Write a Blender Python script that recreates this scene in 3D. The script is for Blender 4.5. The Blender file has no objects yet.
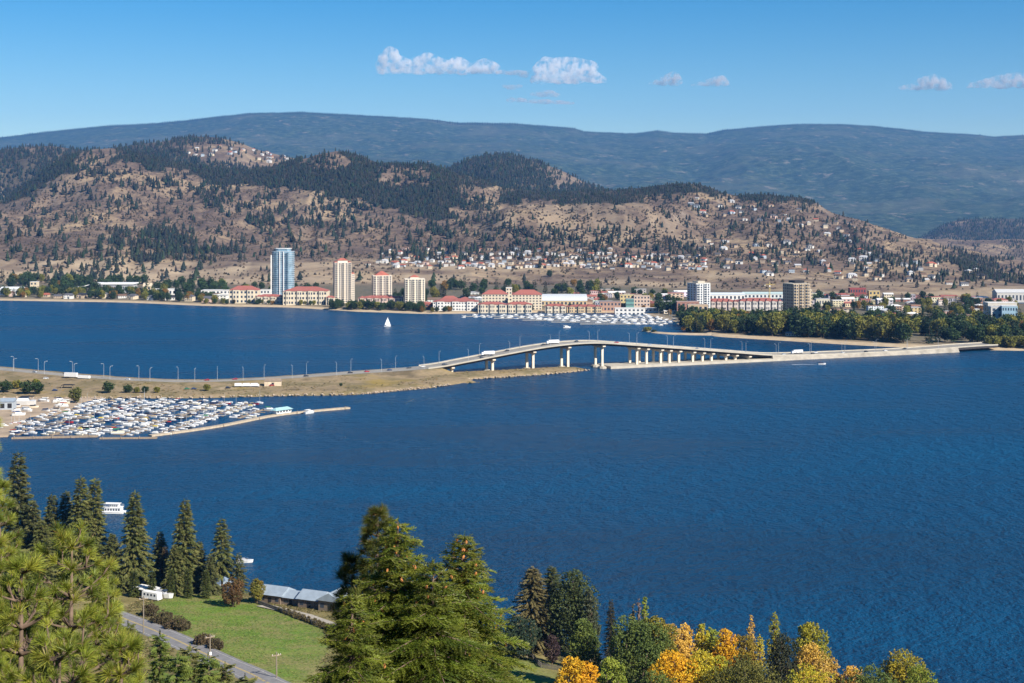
import bpy, bmesh, math, random
import numpy as np
from mathutils import Vector, Matrix

random.seed(7)
rng = np.random.default_rng(11)
SC = bpy.context.scene
COL = SC.collection
PI = math.pi

# ------------------------------------------------------------------ camera, sky, sun, exposure
FPX, YH, CAMZ = 1422.2, 212.0, 150.0            # focal length in pixels, horizon row, camera height above the lake
cam = bpy.data.cameras.new("camera")
cam.lens = 50.0; cam.sensor_width = 36.0
cam.shift_y = -(341.5 - YH) / 1024.0
cam.clip_start = 0.5; cam.clip_end = 90000
cam_o = bpy.data.objects.new("camera", cam); COL.objects.link(cam_o)
cam_o.location = (0, 0, CAMZ); cam_o.rotation_euler = (PI / 2, 0, 0)
SC.camera = cam_o

SUN_EL, SUN_AZ = math.radians(35), math.radians(133)   # azimuth clockwise from +Y (view direction): behind the camera, to the right
world = bpy.data.worlds.new("World"); SC.world = world; world.use_nodes = True
wn = world.node_tree
bg = wn.nodes["Background"]; bg.inputs["Strength"].default_value = 0.058
sky = wn.nodes.new("ShaderNodeTexSky"); sky.sky_type = 'NISHITA'; sky.sun_disc = False
sky.sun_elevation = SUN_EL; sky.sun_rotation = SUN_AZ
sky.altitude = 400; sky.air_density = 1.0; sky.dust_density = 0.25; sky.ozone_density = 3.0
hs_ = wn.nodes.new("ShaderNodeHueSaturation"); hs_.inputs["Saturation"].default_value = 1.6; hs_.inputs["Hue"].default_value = .503
wn.links.new(sky.outputs[0], hs_.inputs["Color"]); wn.links.new(hs_.outputs[0], bg.inputs[0])
sun = bpy.data.lights.new("sun", 'SUN'); sun.energy = 5.0; sun.angle = math.radians(0.5); sun.color = (1.0, 0.93, 0.82)
sun_o = bpy.data.objects.new("sun", sun); COL.objects.link(sun_o)
sd = Vector((math.sin(SUN_AZ) * math.cos(SUN_EL), math.cos(SUN_AZ) * math.cos(SUN_EL), math.sin(SUN_EL)))
sun_o.rotation_euler = sd.to_track_quat('Z', 'Y').to_euler(); sun_o.location = (200, -200, 500)
vs = SC.view_settings
vs.view_transform = 'Standard'; vs.look = 'None'; vs.gamma = 1.0; vs.exposure = 0.88; vs.use_curve_mapping = False
SC.render.engine = 'CYCLES'
cy = SC.cycles
cy.max_bounces = 12; cy.diffuse_bounces = 2; cy.glossy_bounces = 2; cy.transmission_bounces = 3
cy.transparent_max_bounces = 12; cy.volume_bounces = 12
cy.use_denoising = True
cy.caustics_reflective = False; cy.caustics_refractive = False

HAZE_DENSITY = 2.4e-5

# ------------------------------------------------------------------ helpers
def WX(px, Y):
    return (px - 512.0) * Y / FPX
def WZ(py, Y):
    return CAMZ - (py - YH) * Y / FPX
def YG(py, z=0.0):
    return (CAMZ - z) * FPX / (py - YH)
def PXY(x, y, z):
    return 512 + x * FPX / y, YH + (CAMZ - z) * FPX / y

def tag(o, label=None, cat=None, group=None, kind=None):
    if label: o["label"] = label
    if cat: o["category"] = cat
    if group: o["group"] = group
    if kind: o["kind"] = kind
    return o
def empty(name, loc=(0, 0, 0), rz=0.0):
    o = bpy.data.objects.new(name, None); COL.objects.link(o)
    o.location = loc; o.rotation_euler = (0, 0, rz); o.empty_display_size = 0.5
    return o
def link(name, me, parent=None, loc=(0, 0, 0)):
    o = bpy.data.objects.new(name, me); COL.objects.link(o)
    o.location = loc
    if parent is not None: o.parent = parent
    return o
def copy_tree(o, parent=None):
    c = o.copy(); COL.objects.link(c)
    if parent is not None: c.parent = parent
    for ch in list(o.children): copy_tree(ch, c)
    return c

def np_mesh(name, V, F, mats, colors=None, smooth=False, midx=None):
    """V (n,3) points; F (m,k) faces all of k corners, or a list of such arrays."""
    V = np.asarray(V, np.float32)
    Fs = F if isinstance(F, list) else [F]
    me = bpy.data.meshes.new(name)
    me.vertices.add(len(V)); me.vertices.foreach_set("co", V.ravel())
    loops = np.concatenate([f.ravel() for f in Fs]).astype(np.int32)
    sizes = np.concatenate([np.full(len(f), f.shape[1]) for f in Fs]).astype(np.int32)
    starts = np.concatenate([[0], np.cumsum(sizes)[:-1]]).astype(np.int32)
    me.loops.add(len(loops)); me.loops.foreach_set("vertex_index", loops)
    me.polygons.add(len(sizes)); me.polygons.foreach_set("loop_start", starts)
    if smooth: me.polygons.foreach_set("use_smooth", np.ones(len(sizes), bool))
    if midx is not None: me.polygons.foreach_set("material_index", np.asarray(midx, np.int32))
    for m in (mats if isinstance(mats, (list, tuple)) else [mats]): me.materials.append(m)
    if colors is not None:
        a = me.color_attributes.new("Col", 'FLOAT_COLOR', 'POINT')
        c = np.ones((len(V), 4), np.float32); c[:, :3] = colors
        a.data.foreach_set("color", c.ravel())
    me.update(calc_edges=True); me.validate()
    return me

class MB:
    """Collects boxes, prisms, tubes into ONE mesh."""
    def __init__(s): s.v, s.f, s.m = [], [], []
    def add(s, vs, fs, mi=0):
        b = len(s.v); s.v += [tuple(v) for v in vs]
        for f in fs: s.f.append(tuple(b + i for i in f)); s.m.append(mi)
        return s
    def box(s, x0, x1, y0, y1, z0, z1, mi=0):
        return s.add([(x0, y0, z0), (x1, y0, z0), (x1, y1, z0), (x0, y1, z0), (x0, y0, z1), (x1, y0, z1), (x1, y1, z1), (x0, y1, z1)],
                     [(0, 3, 2, 1), (4, 5, 6, 7), (0, 1, 5, 4), (1, 2, 6, 5), (2, 3, 7, 6), (3, 0, 4, 7)], mi)
    def prism(s, pts, z0, z1, mi=0, top_scale=None, z1s=None):
        n = len(pts); cx = sum(p[0] for p in pts) / n; cyy = sum(p[1] for p in pts) / n
        k = top_scale if top_scale is not None else 1.0
        lo = [(p[0], p[1], z0) for p in pts]
        hi = [(cx + (p[0] - cx) * k, cyy + (p[1] - cyy) * k, z1) for p in pts]
        fs = [tuple(range(n))[::-1], tuple(range(n, 2 * n))] + [(i, (i + 1) % n, n + (i + 1) % n, n + i) for i in range(n)]
        return s.add(lo + hi, fs, mi)
    def tube(s, p0, p1, r0, r1=None, n=6, mi=0):
        r1 = r0 if r1 is None else r1
        p0, p1 = Vector(p0), Vector(p1); d = (p1 - p0).normalized()
        a = d.orthogonal().normalized(); b = d.cross(a)
        lo = [p0 + (a * math.cos(2 * PI * i / n) + b * math.sin(2 * PI * i / n)) * r0 for i in range(n)]
        hi = [p1 + (a * math.cos(2 * PI * i / n) + b * math.sin(2 * PI * i / n)) * r1 for i in range(n)]
        fs = [tuple(range(n))[::-1], tuple(range(n, 2 * n))] + [(i, (i + 1) % n, n + (i + 1) % n, n + i) for i in range(n)]
        return s.add(lo + hi, fs, mi)
    def hip(s, x0, x1, y0, y1, z0, h, over=0.0, ridge=0.5, mi=0):
        """hip roof (ridge along the longer side); ridge = 1 gives a gable."""
        x0 -= over; x1 += over; y0 -= over; y1 += over
        w, d = x1 - x0, y1 - y0
        if w >= d:
            i = (1 - ridge) * w / 2; ym = (y0 + y1) / 2
            r = [(x0 + i, ym, z0 + h), (x1 - i, ym, z0 + h)]
            fs = [(0, 1, 5, 4), (1, 2, 5), (2, 3, 4, 5), (3, 0, 4), (0, 3, 2, 1)]
        else:
            i = (1 - ridge) * d / 2; xm = (x0 + x1) / 2
            r = [(xm, y0 + i, z0 + h), (xm, y1 - i, z0 + h)]
            fs = [(0, 1, 4), (1, 2, 5, 4), (2, 3, 5), (3, 0, 4, 5), (0, 3, 2, 1)]
        return s.add([(x0, y0, z0), (x1, y0, z0), (x1, y1, z0), (x0, y1, z0)] + r, fs, mi)
    def mesh(s, name, mats, smooth=False):
        me = bpy.data.meshes.new(name)
        me.from_pydata(s.v, [], s.f)
        for m in (mats if isinstance(mats, (list, tuple)) else [mats]): me.materials.append(m)
        me.polygons.foreach_set("material_index", s.m)
        if smooth: me.polygons.foreach_set("use_smooth", [True] * len(s.f))
        me.update(); return me
    def build(s, name, mats, parent=None, loc=(0, 0, 0), smooth=False):
        return link(name, s.mesh(name, mats, smooth), parent, loc)

# numpy value noise
def _hash(ix, iy, seed):
    h = (ix.astype(np.int64) * 374761393 + iy.astype(np.int64) * 668265263 + seed * 974634777) & 0xFFFFFFFF
    h = ((h ^ (h >> 13)) * 1274126177) & 0xFFFFFFFF
    return ((h ^ (h >> 16)) & 0xFFFF) / 65535.0
def vnoise(x, y, seed=0):
    ix, iy = np.floor(x), np.floor(y); fx, fy = x - ix, y - iy
    fx = fx * fx * fx * (fx * (fx * 6 - 15) + 10); fy = fy * fy * fy * (fy * (fy * 6 - 15) + 10)
    ix = ix.astype(np.int64); iy = iy.astype(np.int64)
    a, b = _hash(ix, iy, seed), _hash(ix + 1, iy, seed); c, d = _hash(ix, iy + 1, seed), _hash(ix + 1, iy + 1, seed)
    return (a + (b - a) * fx) * (1 - fy) + (c + (d - c) * fx) * fy
def fbm(x, y, octv=5, seed=0, ridged=False):
    x = np.asarray(x, float); y = np.asarray(y, float)
    t = np.zeros(np.broadcast(x, y).shape); amp, tot = 1.0, 0.0
    for o in range(octv):
        n = vnoise(x * 2 ** o + 17.3 * o, y * 2 ** o - 9.1 * o, seed + o)
        if ridged: n = 1 - np.abs(2 * n - 1)
        t += amp * n; tot += amp; amp *= 0.5
    return t / tot
def cinterp(x, pts, smooth=0.0):
    pts = sorted(pts); xs = np.array([p[0] for p in pts], float); ys = np.array([p[1] for p in pts], float)
    if not smooth: return np.interp(x, xs, ys)
    acc = 0
    for k in (-1.5, -1, -.5, 0, .5, 1, 1.5): acc = acc + np.interp(np.asarray(x) + k * smooth, xs, ys)
    return acc / 7
def inpoly(x, y, poly):
    x = np.asarray(x); y = np.asarray(y); c = np.zeros(x.shape, bool); j = len(poly) - 1
    for i in range(len(poly)):
        xi, yi = poly[i]; xj, yj = poly[j]
        c ^= ((yi > y) != (yj > y)) & (x < (xj - xi) * (y - yi) / (yj - yi + 1e-12) + xi)
        j = i
    return c

# ------------------------------------------------------------------ materials
class NT:
    def __init__(s, name):
        s.m = bpy.data.materials.new(name); s.m.use_nodes = True
        s.t = s.m.node_tree; s.b = s.t.nodes["Principled BSDF"]; s.out = s.t.nodes["Material Output"]
    def n(s, typ, **kw):
        nd = s.t.nodes.new(typ)
        for k, v in kw.items(): setattr(nd, k, v)
        return nd
    def l(s, a, b): s.t.links.new(a, b)
    def noise(s, scale, detail=4, rough=.55, vec=None, dist=0.0):
        nd = s.n("ShaderNodeTexNoise"); nd.inputs["Scale"].default_value = scale
        nd.inputs["Detail"].default_value = detail; nd.inputs["Roughness"].default_value = rough
        nd.inputs["Distortion"].default_value = dist
        if vec is None:
            if not hasattr(s, "_tc"): s._tc = s.n("ShaderNodeTexCoord")
            vec = s._tc.outputs["Object"]
        s.l(vec, nd.inputs["Vector"]); return nd.outputs["Fac"]
    def ramp(s, fac, stops):
        r = s.n("ShaderNodeValToRGB"); e = r.color_ramp.elements
        while len(e) < len(stops): e.new(0.5)
        for el, (p, c) in zip(e, stops):
            el.position = p; el.color = (c[0], c[1], c[2], 1) if isinstance(c, (tuple, list)) else (c, c, c, 1)
        s.l(fac, r.inputs[0]); return r.outputs[0]
    def mix(s, fac, a, b, mode='MIX'):
        m = s.n("ShaderNodeMix", data_type='RGBA', blend_type=mode)
        for sock, v in ((m.inputs["Factor"], fac), (m.inputs["A"], a), (m.inputs["B"], b)): s.put(sock, v)
        return m.outputs["Result"]
    def put(s, sock, v):
        if isinstance(v, bpy.types.NodeSocket): s.l(v, sock)
        elif isinstance(v, (tuple, list)): sock.default_value = (*v[:3], 1)
        else: sock.default_value = v
    def math(s, op, a, b=0.0, clamp=False):
        m = s.n("ShaderNodeMath", operation=op, use_clamp=clamp)
        s.put(m.inputs[0], a); s.put(m.inputs[1], b); return m.outputs[0]
    def bump(s, h, strength, dist):
        b = s.n("ShaderNodeBump"); b.inputs["Strength"].default_value = strength; b.inputs["Distance"].default_value = dist
        s.l(h, b.inputs["Height"]); s.l(b.outputs[0], s.b.inputs["Normal"])
    def done(s, color=None, rough=.7, spec=.3, metal=0.0):
        if color is not None: s.put(s.b.inputs["Base Color"], color)
        s.put(s.b.inputs["Roughness"], rough); s.b.inputs["Specular IOR Level"].default_value = spec
        s.b.inputs["Metallic"].default_value = metal
        return s.m

def plain(name, c, rough=.7, var=.18, scale=.6, spec=.3, metal=0.0, streak=False):
    t = NT(name)
    f = t.noise(scale, 5)
    col = t.ramp(f, [(.3, tuple(x * (1 - var) for x in c)), (.7, tuple(min(1, x * (1 + var)) for x in c))])
    return t.done(col, rough, spec, metal)
def tinted(name, rough=.7, var=.15, scale=.4, spec=.3):
    """takes the colour of the object that carries it (a paint or roof colour) with uneven wear"""
    t = NT(name); oi = t.n("ShaderNodeObjectInfo")
    f = t.noise(scale, 4); k = t.ramp(f, [(.3, 1 - var), (.7, 1.0)])
    return t.done(t.mix(1.0, oi.outputs["Color"], k, 'MULTIPLY'), rough, spec)
def foliage_mat(name, rough=.6, trans=.3, spec=.25):
    t = NT(name); oi = t.n("ShaderNodeObjectInfo"); at = t.n("ShaderNodeAttribute", attribute_name="Col")
    c = t.mix(1.0, at.outputs["Color"], oi.outputs["Color"], 'MULTIPLY')
    t.done(c, rough, spec)
    tr = t.n("ShaderNodeBsdfTranslucent"); t.l(c, tr.inputs[0])
    mx = t.n("ShaderNodeMixShader"); mx.inputs[0].default_value = trans
    t.l(t.b.outputs[0], mx.inputs[1]); t.l(tr.outputs[0], mx.inputs[2]); t.l(mx.outputs[0], t.out.inputs[0])
    return t.m

M = {}
M['foliage'] = foliage_mat("foliage", .6, .25); M['needles'] = foliage_mat("needles", .5, .3, .35)
M['bark'] = plain("bark", (.13, .09, .065), .9, .4, 6)
M['twig'] = plain("twig", (.17, .12, .08), .9, .3, 8)
M['cone'] = plain("fir_cone", (.36, .15, .045), .8, .3, 9)
M['white'] = plain("white_paint", (.78, .77, .74), .5, .05)
M['cream'] = plain("cream_render", (.62, .54, .44), .8, .08)
M['paint'] = tinted("painted_wall", .75); M['roof'] = tinted("roofing", .8, .25, .8); M['gloss'] = tinted("glossy_paint", .3, .05, .3, .5)
M['canvas'] = tinted("boat_canvas", .85, .15, 1.5)
M['tile'] = plain("red_roof_tile", (.36, .11, .075), .8, .25, .25)
M['glass'] = plain("window_glass", (.035, .05, .075), .12, .3, .3, .6)
M['blueglass'] = plain("tower_glass", (.17, .26, .33), .15, .45, .12, .6)
M['concrete'] = plain("concrete", (.42, .38, .31), .85, .15, .15)
M['darksteel'] = plain("girder_steel", (.035, .03, .032), .7, .2, .2)
M['steel'] = plain("galvanised_steel", (.42, .44, .46), .5, .1, 1, .5)
M['rubber'] = plain("rubber", (.02, .02, .02), .9)
M['hull'] = plain("boat_gelcoat", (.76, .76, .75), .3, .04, 1, .5)
M['timber'] = plain("weathered_timber", (.27, .21, .15), .9, .3, 1.2)
M['metalroof'] = plain("sheet_metal_roof", (.25, .30, .35), .5, .12, .5, .4)
M['dark'] = plain("dark_opening", (.02, .02, .022), .9)
M['yellow'] = plain("yellow_enamel", (.55, .42, .16), .6)
M['sail'] = plain("sailcloth", (.82, .82, .80), .8, .03)
M['greywood'] = plain("grey_wood", (.17, .15, .13), .9, .3, 1)
M['redpaint'] = plain("red_enamel", (.5, .03, .03), .5)

# lake
t = NT("lake_water")
tc = t.n("ShaderNodeTexCoord")
def mapped(sx, sy, rz=0.0):
    mp = t.n("ShaderNodeMapping"); mp.inputs["Scale"].default_value = (sx, sy, 1); mp.inputs["Rotation"].default_value = (0, 0, rz)
    t.l(tc.outputs["Object"], mp.inputs["Vector"]); return mp.outputs[0]
chop = t.noise(1.0, 4, .6, mapped(.42, .34, .12)); swell = t.noise(1.0, 3, .5, mapped(.11, .075, -.1)); wind = t.noise(1.0, 4, .55, mapped(.0022, .009, .05), .6)
hgt = t.math('ADD', t.math('MULTIPLY', chop, .8), t.math('MULTIPLY', swell, 1.3))
t.bump(hgt, 1.0, 4.0)
col = t.ramp(wind, [(.3, (.0004, .031, .083)), (.52, (.0007, .042, .108)), (.72, (.0016, .058, .138))])
M['lake'] = t.done(col, t.ramp(wind, [(.35, .25), (.7, .36)]), .12)

def zoned_ground(name, extra=None):
    """dry hill country: Col.r = town, Col.g = forest floor, Col.b = beach"""
    t = NT(name); at = t.n("ShaderNodeAttribute", attribute_name="Col"); sp = t.n("ShaderNodeSeparateColor"); t.l(at.outputs["Color"], sp.inputs[0])
    n1 = t.noise(.0042, 6, .62); n2 = t.noise(.022, 6, .65, None, .4); n3 = t.noise(.11, 5, .7)
    dry = t.ramp(n1, [(.38, (.105, .073, .055)), (.5, (.18, .127, .086)), (.62, (.30, .22, .132))])
    dry = t.mix(t.ramp(n2, [(.48, 0.0), (.6, .85)]), dry, (.090, .064, .052))
    dry = t.mix(t.ramp(n2, [(.30, .6), (.42, 0.0)]), dry, (.27, .20, .135))
    dry = t.mix(t.ramp(n3, [(.52, 0.0), (.66, .75)]), dry, (.055, .045, .034)); dry = t.mix(t.ramp(n3, [(.32, .5), (.44, 0.0)]), dry, (.30, .225, .145))
    ge = t.n("ShaderNodeNewGeometry"); sx = t.n("ShaderNodeSeparateXYZ"); t.l(ge.outputs["Normal"], sx.inputs[0])
    steep = t.ramp(sx.outputs[2], [(.80, 1.0), (.94, 0.0)])
    rock = t.ramp(n3, [(.35, (.10, .075, .06)), (.65, (.30, .24, .175))])
    dry = t.mix(t.math('MULTIPLY', steep, .75), dry, rock)
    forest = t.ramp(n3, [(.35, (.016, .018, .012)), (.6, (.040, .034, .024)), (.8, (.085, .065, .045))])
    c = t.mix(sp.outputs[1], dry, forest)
    town = t.ramp(n3, [(.3, (.05, .07, .03)), (.45, (.16, .13, .09)), (.6, (.07, .075, .05)), (.75, (.22, .20, .17))])
    c = t.mix(sp.outputs[0], c, town)
    sand = t.ramp(n3, [(.3, (.36, .27, .17)), (.7, (.5, .40, .27))])
    c = t.mix(sp.outputs[2], c, sand)
    return t.done(c, .95, .1)
M['hills'] = zoned_ground("dry_hill_country")

t = NT("far_forest_mountain")
n1 = t.noise(.0011, 7, .62, None, .5); n2 = t.noise(.006, 6, .7); n3 = t.noise(.011, 8, .85)
c = t.ramp(n3, [(.36, (.006, .014, .011)), (.5, (.024, .040, .024)), (.62, (.080, .100, .055))])
c = t.mix(t.ramp(n1, [(.50, 0.0), (.66, .5)]), c, (.09, .09, .06))
tcm = t.n("ShaderNodeMapping"); tcm.inputs["Scale"].default_value = (.006, .005, .012); t.l(t._tc.outputs["Object"], tcm.inputs[0])
n4 = t.noise(1.0, 7, .68, tcm.outputs[0], .3)
c = t.mix(t.ramp(n4, [(.585, 0.0), (.66, .7)]), c, (.20, .165, .13))
M['mountain'] = t.done(c, .95, .1)

# foreground slope and causeway
t = NT("slope_ground"); at = t.n("ShaderNodeAttribute", attribute_name="Col"); sp = t.n("ShaderNodeSeparateColor"); t.l(at.outputs["Color"], sp.inputs[0])
n1 = t.noise(.09, 5, .6); n2 = t.noise(1.3, 5, .7)
mp = t.n("ShaderNodeMapping"); mp.inputs["Rotation"].default_value = (0, 0, .75); mp.inputs["Scale"].default_value = (.06, .16, 1); t.l(t._tc.outputs["Object"], mp.inputs[0])
n5 = t.noise(1.0, 4, .6, mp.outputs[0])
dry = t.ramp(n1, [(.35, (.14, .12, .045)), (.55, (.23, .19, .08)), (.7, (.33, .27, .13))])
dry = t.mix(t.ramp(n2, [(.5, 0.0), (.7, .6)]), dry, (.06, .055, .025))
lawn = t.ramp(n5, [(.30, (.11, .20, .026)), (.5, (.16, .25, .036)), (.72, (.24, .265, .06))])
lawn = t.mix(t.ramp(n1, [(.42, 0.0), (.60, .85)]), lawn, (.27, .23, .09)); lawn = t.mix(t.ramp(n2, [(.40, 0.0), (.62, .7)]), lawn, (.05, .075, .02))
c = t.mix(sp.outputs[0], dry, lawn)
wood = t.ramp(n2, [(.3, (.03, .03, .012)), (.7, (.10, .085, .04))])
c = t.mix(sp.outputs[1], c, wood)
M['slope'] = t.done(c, .95, .1); M['slope'].name = "slope_ground"

t = NT("causeway_ground")
n1 = t.noise(.035, 5, .6); n2 = t.noise(.4, 5, .7)
c = t.ramp(n1, [(.3, (.13, .10, .06)), (.45, (.28, .21, .125)), (.6, (.16, .13, .065)), (.72, (.34, .26, .165))])
c = t.mix(t.ramp(n2, [(.5, 0.0), (.7, .55)]), c, (.12, .11, .05))
n3 = t.noise(.02, 4, .6)
c = t.mix(t.ramp(n3, [(.55, 0.0), (.7, .6)]), c, (.30, .21, .04))
M['causeway'] = t.done(c, .95, .1)
M['riprap'] = plain("riprap_rock", (.34, .27, .20), .95, .5, .6)
t = NT("asphalt_road"); n1 = t.noise(.15, 5); M['asphalt'] = t.done(t.ramp(n1, [(.3, (.085, .082, .08)), (.7, (.13, .125, .12))]), .9, .2)
t = NT("bleached_road"); n1 = t.noise(.08, 5); M['oldroad'] = t.done(t.ramp(n1, [(.3, (.22, .205, .18)), (.7, (.30, .28, .24))]), .9, .2)
M['line'] = plain("road_paint", (.42, .40, .36), .7, .3); M['yline'] = plain("yellow_road_paint", (.6, .42, .08), .7)

def puffy(name, dens, c=.95):
    t = NT(name); t.t.nodes.remove(t.b)
    pv = t.n("ShaderNodeVolumePrincipled"); pv.inputs["Color"].default_value = (c, c, min(1, c + .01), 1); pv.inputs["Anisotropy"].default_value = 0.1
    n = t.noise(.0075, 7, .7)
    d = t.math('MULTIPLY', t.ramp(n, [(.44, 0.0), (.64, 1.0)]), dens); t.l(d, pv.inputs["Density"])
    t.l(pv.outputs[0], t.out.inputs["Volume"]); return t.m
M['cloud'] = puffy("cloud_vapour", .017)
M['grey'] = puffy("thin_cloud_vapour", .017, .78)
M['wisp'] = puffy("cloud_wisp", .011, .72)
# ------------------------------------------------------------------ setting: lake, far shore, hills, mountain, haze
mb = MB(); mb.add([(-9000, 380, 0), (9000, 380, 0), (9000, 2600, 0), (-9000, 2600, 0)], [(0, 1, 2, 3)])
mb.add([(-9000, -400, -.0), (9000, -400, -.0), (9000, 380, -.0), (-9000, 380, -.0)], [(0, 1, 2, 3)])
tag(mb.build("lake_water", M['lake']), kind='structure')

class Loft:
    """A height field over (pixel column, depth row) built from contour profiles, each at its own distance."""
    def __init__(s, cols, curves, rows, noise):
        # curves: list of (height profile or None, {col: y}, {col: Y}) ; y may be ('z', value)
        s.cols = np.asarray(cols, float); K = len(curves); C = len(s.cols)
        Zc = np.zeros((K, C)); Yc = np.zeros((K, C))
        for k, (yp, Yp, sm) in enumerate(curves):
            Yc[k] = cinterp(s.cols, Yp, 20 if len(Yp) > 2 else 0) if isinstance(Yp, list) else Yp
            if isinstance(yp, tuple): Zc[k] = yp[1]
            else: Zc[k] = CAMZ - (cinterp(s.cols, yp, sm) - YH) * Yc[k] / FPX
        t = np.concatenate([k + np.arange(r) / r for k, r in enumerate(rows)] + [[K - 1]])
        s.t = t; k0 = np.minimum(t.astype(int), K - 2); f = (t - k0)[:, None]
        s.Y = Yc[k0] * (1 - f) + Yc[k0 + 1] * f
        # monotone-ish cubic in z
        dz = np.zeros_like(Zc); seg = (Zc[1:] - Zc[:-1]) / np.maximum(Yc[1:] - Yc[:-1], 1)
        for k in range(1, K - 1):
            a, b = seg[k - 1], seg[k]
            dz[k] = np.where(a * b > 0, 2 * a * b / (a + b + 1e-9), 0)
        dz[0] = seg[0]; dz[-1] = seg[-1]
        h = Yc[k0 + 1] - Yc[k0]; z0, z1, m0, m1 = Zc[k0], Zc[k0 + 1], dz[k0] * h, dz[k0 + 1] * h
        s.Z = (2 * f**3 - 3 * f**2 + 1) * z0 + (f**3 - 2 * f**2 + f) * m0 + (-2 * f**3 + 3 * f**2) * z1 + (f**3 - f**2) * m1
        s.X = (s.cols[None, :] - 512) * s.Y / FPX
        s.Z = s.Z + noise(s.X, s.Y, t[:, None] + 0 * s.X)
        s.P = YH + (CAMZ - s.Z) * FPX / s.Y
        R = len(t); s.R, s.C = R, C
    def mesh(s, name, mat, colors):
        V = np.stack([s.X, s.Y, s.Z], -1).reshape(-1, 3)
        i = (np.arange(s.R - 1)[:, None] * s.C + np.arange(s.C - 1)[None, :]).ravel()
        F = np.stack([i, i + 1, i + 1 + s.C, i + s.C], -1)
        return tag(link(name, np_mesh(name, V, F, mat, colors.reshape(-1, 3), smooth=True)), kind='structure')
    def hit(s, px, py, first=0.0):
        """first visible point of the surface seen at (px, py) at or beyond depth row FIRST, or None"""
        c = np.interp(px, s.cols, np.arange(s.C)); c0 = min(int(c), s.C - 2); f = c - c0
        col = s.P[:, c0] * (1 - f) + s.P[:, c0 + 1] * f
        run = np.minimum.accumulate(col)
        ok = np.nonzero((run <= py) & (s.t >= first))[0]
        if len(ok) == 0 or ok[0] == 0: return None
        r = ok[0]; g = (col[r - 1] - py) / max(col[r - 1] - col[r], 1e-6); g = min(max(g, 0), 1)
        def bi(A):
            a = A[r - 1, c0] * (1 - f) + A[r - 1, c0 + 1] * f; b = A[r, c0] * (1 - f) + A[r, c0 + 1] * f
            return a * (1 - g) + b * g
        return float(bi(s.X)), float(bi(s.Y)), float(bi(s.Z))
    def zat(s, x, y):
        px = 512 + x * FPX / y
        c = int(round(np.interp(px, s.cols, np.arange(s.C))))
        return float(np.interp(y, s.Y[:, c], s.Z[:, c]))

cols1 = np.arange(-330, 1361, 2.6)
ridge1 = [(-330, 240), (-120, 222), (0, 203), (30, 180), (60, 160), (85, 151), (110, 149), (130, 152), (160, 160), (190, 167), (240, 171), (270, 166), (290, 160), (310, 158), (330, 152),
          (345, 151), (360, 155), (380, 163), (400, 165), (430, 165), (450, 172), (500, 187), (540, 191), (600, 190), (625, 188), (650, 186), (690, 183), (700, 184), (730, 195),
          (770, 196), (800, 199), (812, 203), (830, 213), (850, 219), (870, 224), (890, 231), (905, 237), (925, 240), (950, 248), (975, 253), (1000, 258), (1024, 262), (1360, 275)]
shore = [(-330, 296), (0, 300.5), (60, 301.5), (130, 302.5), (200, 306), (318, 308), (328, 311), (400, 313), (440, 315), (465, 313), (560, 312.5), (655, 313), (672, 319), (684, 333), (700, 336),
         (770, 340), (850, 345), (900, 347.5), (935, 349), (975, 350), (1024, 351), (1360, 352)]
cl = np.array([p[0] for p in shore]); cy_ = np.array([p[1] for p in shore])
shoreY = [(p[0], CAMZ * FPX / (p[1] - YH)) for p in shore]
def off(lst, d): return [(a, b + d) for a, b in lst]
curves1 = [
    (('z', -3.0), off(shoreY, -18), 0), (('z', .4), off(shoreY, 4), 0), (('z', 2.0), off(shoreY, 26), 0),
    ([(-330, 282), (0, 283), (250, 285), (400, 284), (600, 285), (700, 288), (800, 291), (900, 297), (1024, 302), (1360, 302)], [(-330, 2850), (0, 2800), (600, 2800), (800, 2600), (1024, 2350), (1360, 2350)], 8),
    ([(-330, 262), (0, 263), (30, 266), (60, 261), (90, 265), (113, 258), (135, 267), (150, 262), (185, 270), (220, 266), (250, 264), (400, 266), (600, 268), (700, 271), (800, 276), (850, 280), (950, 284), (1024, 288), (1360, 290)],
     [(-330, 3050), (0, 3050), (600, 3100), (800, 2900), (1024, 2700), (1360, 2700)], 5),
    ([(-330, 240), (0, 240), (100, 240), (200, 246), (250, 252), (300, 253), (380, 253), (500, 251), (690, 252), (750, 250), (800, 255), (850, 258), (900, 262), (1024, 280), (1360, 284)], [(-330, 3400), (700, 3400), (900, 3200), (1360, 3200)], 10),
    ([(-330, 240), (0, 224), (100, 217), (200, 223), (260, 226), (330, 226), (400, 228), (450, 228), (480, 224), (495, 214), (512, 206), (560, 204), (600, 202), (640, 206), (665, 213), (685, 223), (705, 232), (730, 228),
      (760, 222), (800, 226), (850, 236), (900, 245), (950, 256), (1024, 270), (1360, 280)], 3850, 5),
    ([(-330, 238), (0, 213), (100, 202), (200, 209), (330, 213), (400, 216), (450, 216), (495, 212), (512, 208), (560, 206), (600, 205), (640, 207), (670, 210), (700, 212), (730, 210), (760, 210), (800, 215), (850, 228), (900, 240), (950, 253),
      (1024, 268), (1360, 279)], 4120, 8),
    (ridge1, [(-330, 4900), (440, 4900), (600, 4500), (1024, 4400), (1360, 4400)], 4),
    (off(ridge1, 20), [(-330, 5500), (440, 5500), (600, 5200), (1024, 5000), (1360, 5000)], 10),
    (('z', 30.0), 6200, 0)]
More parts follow.
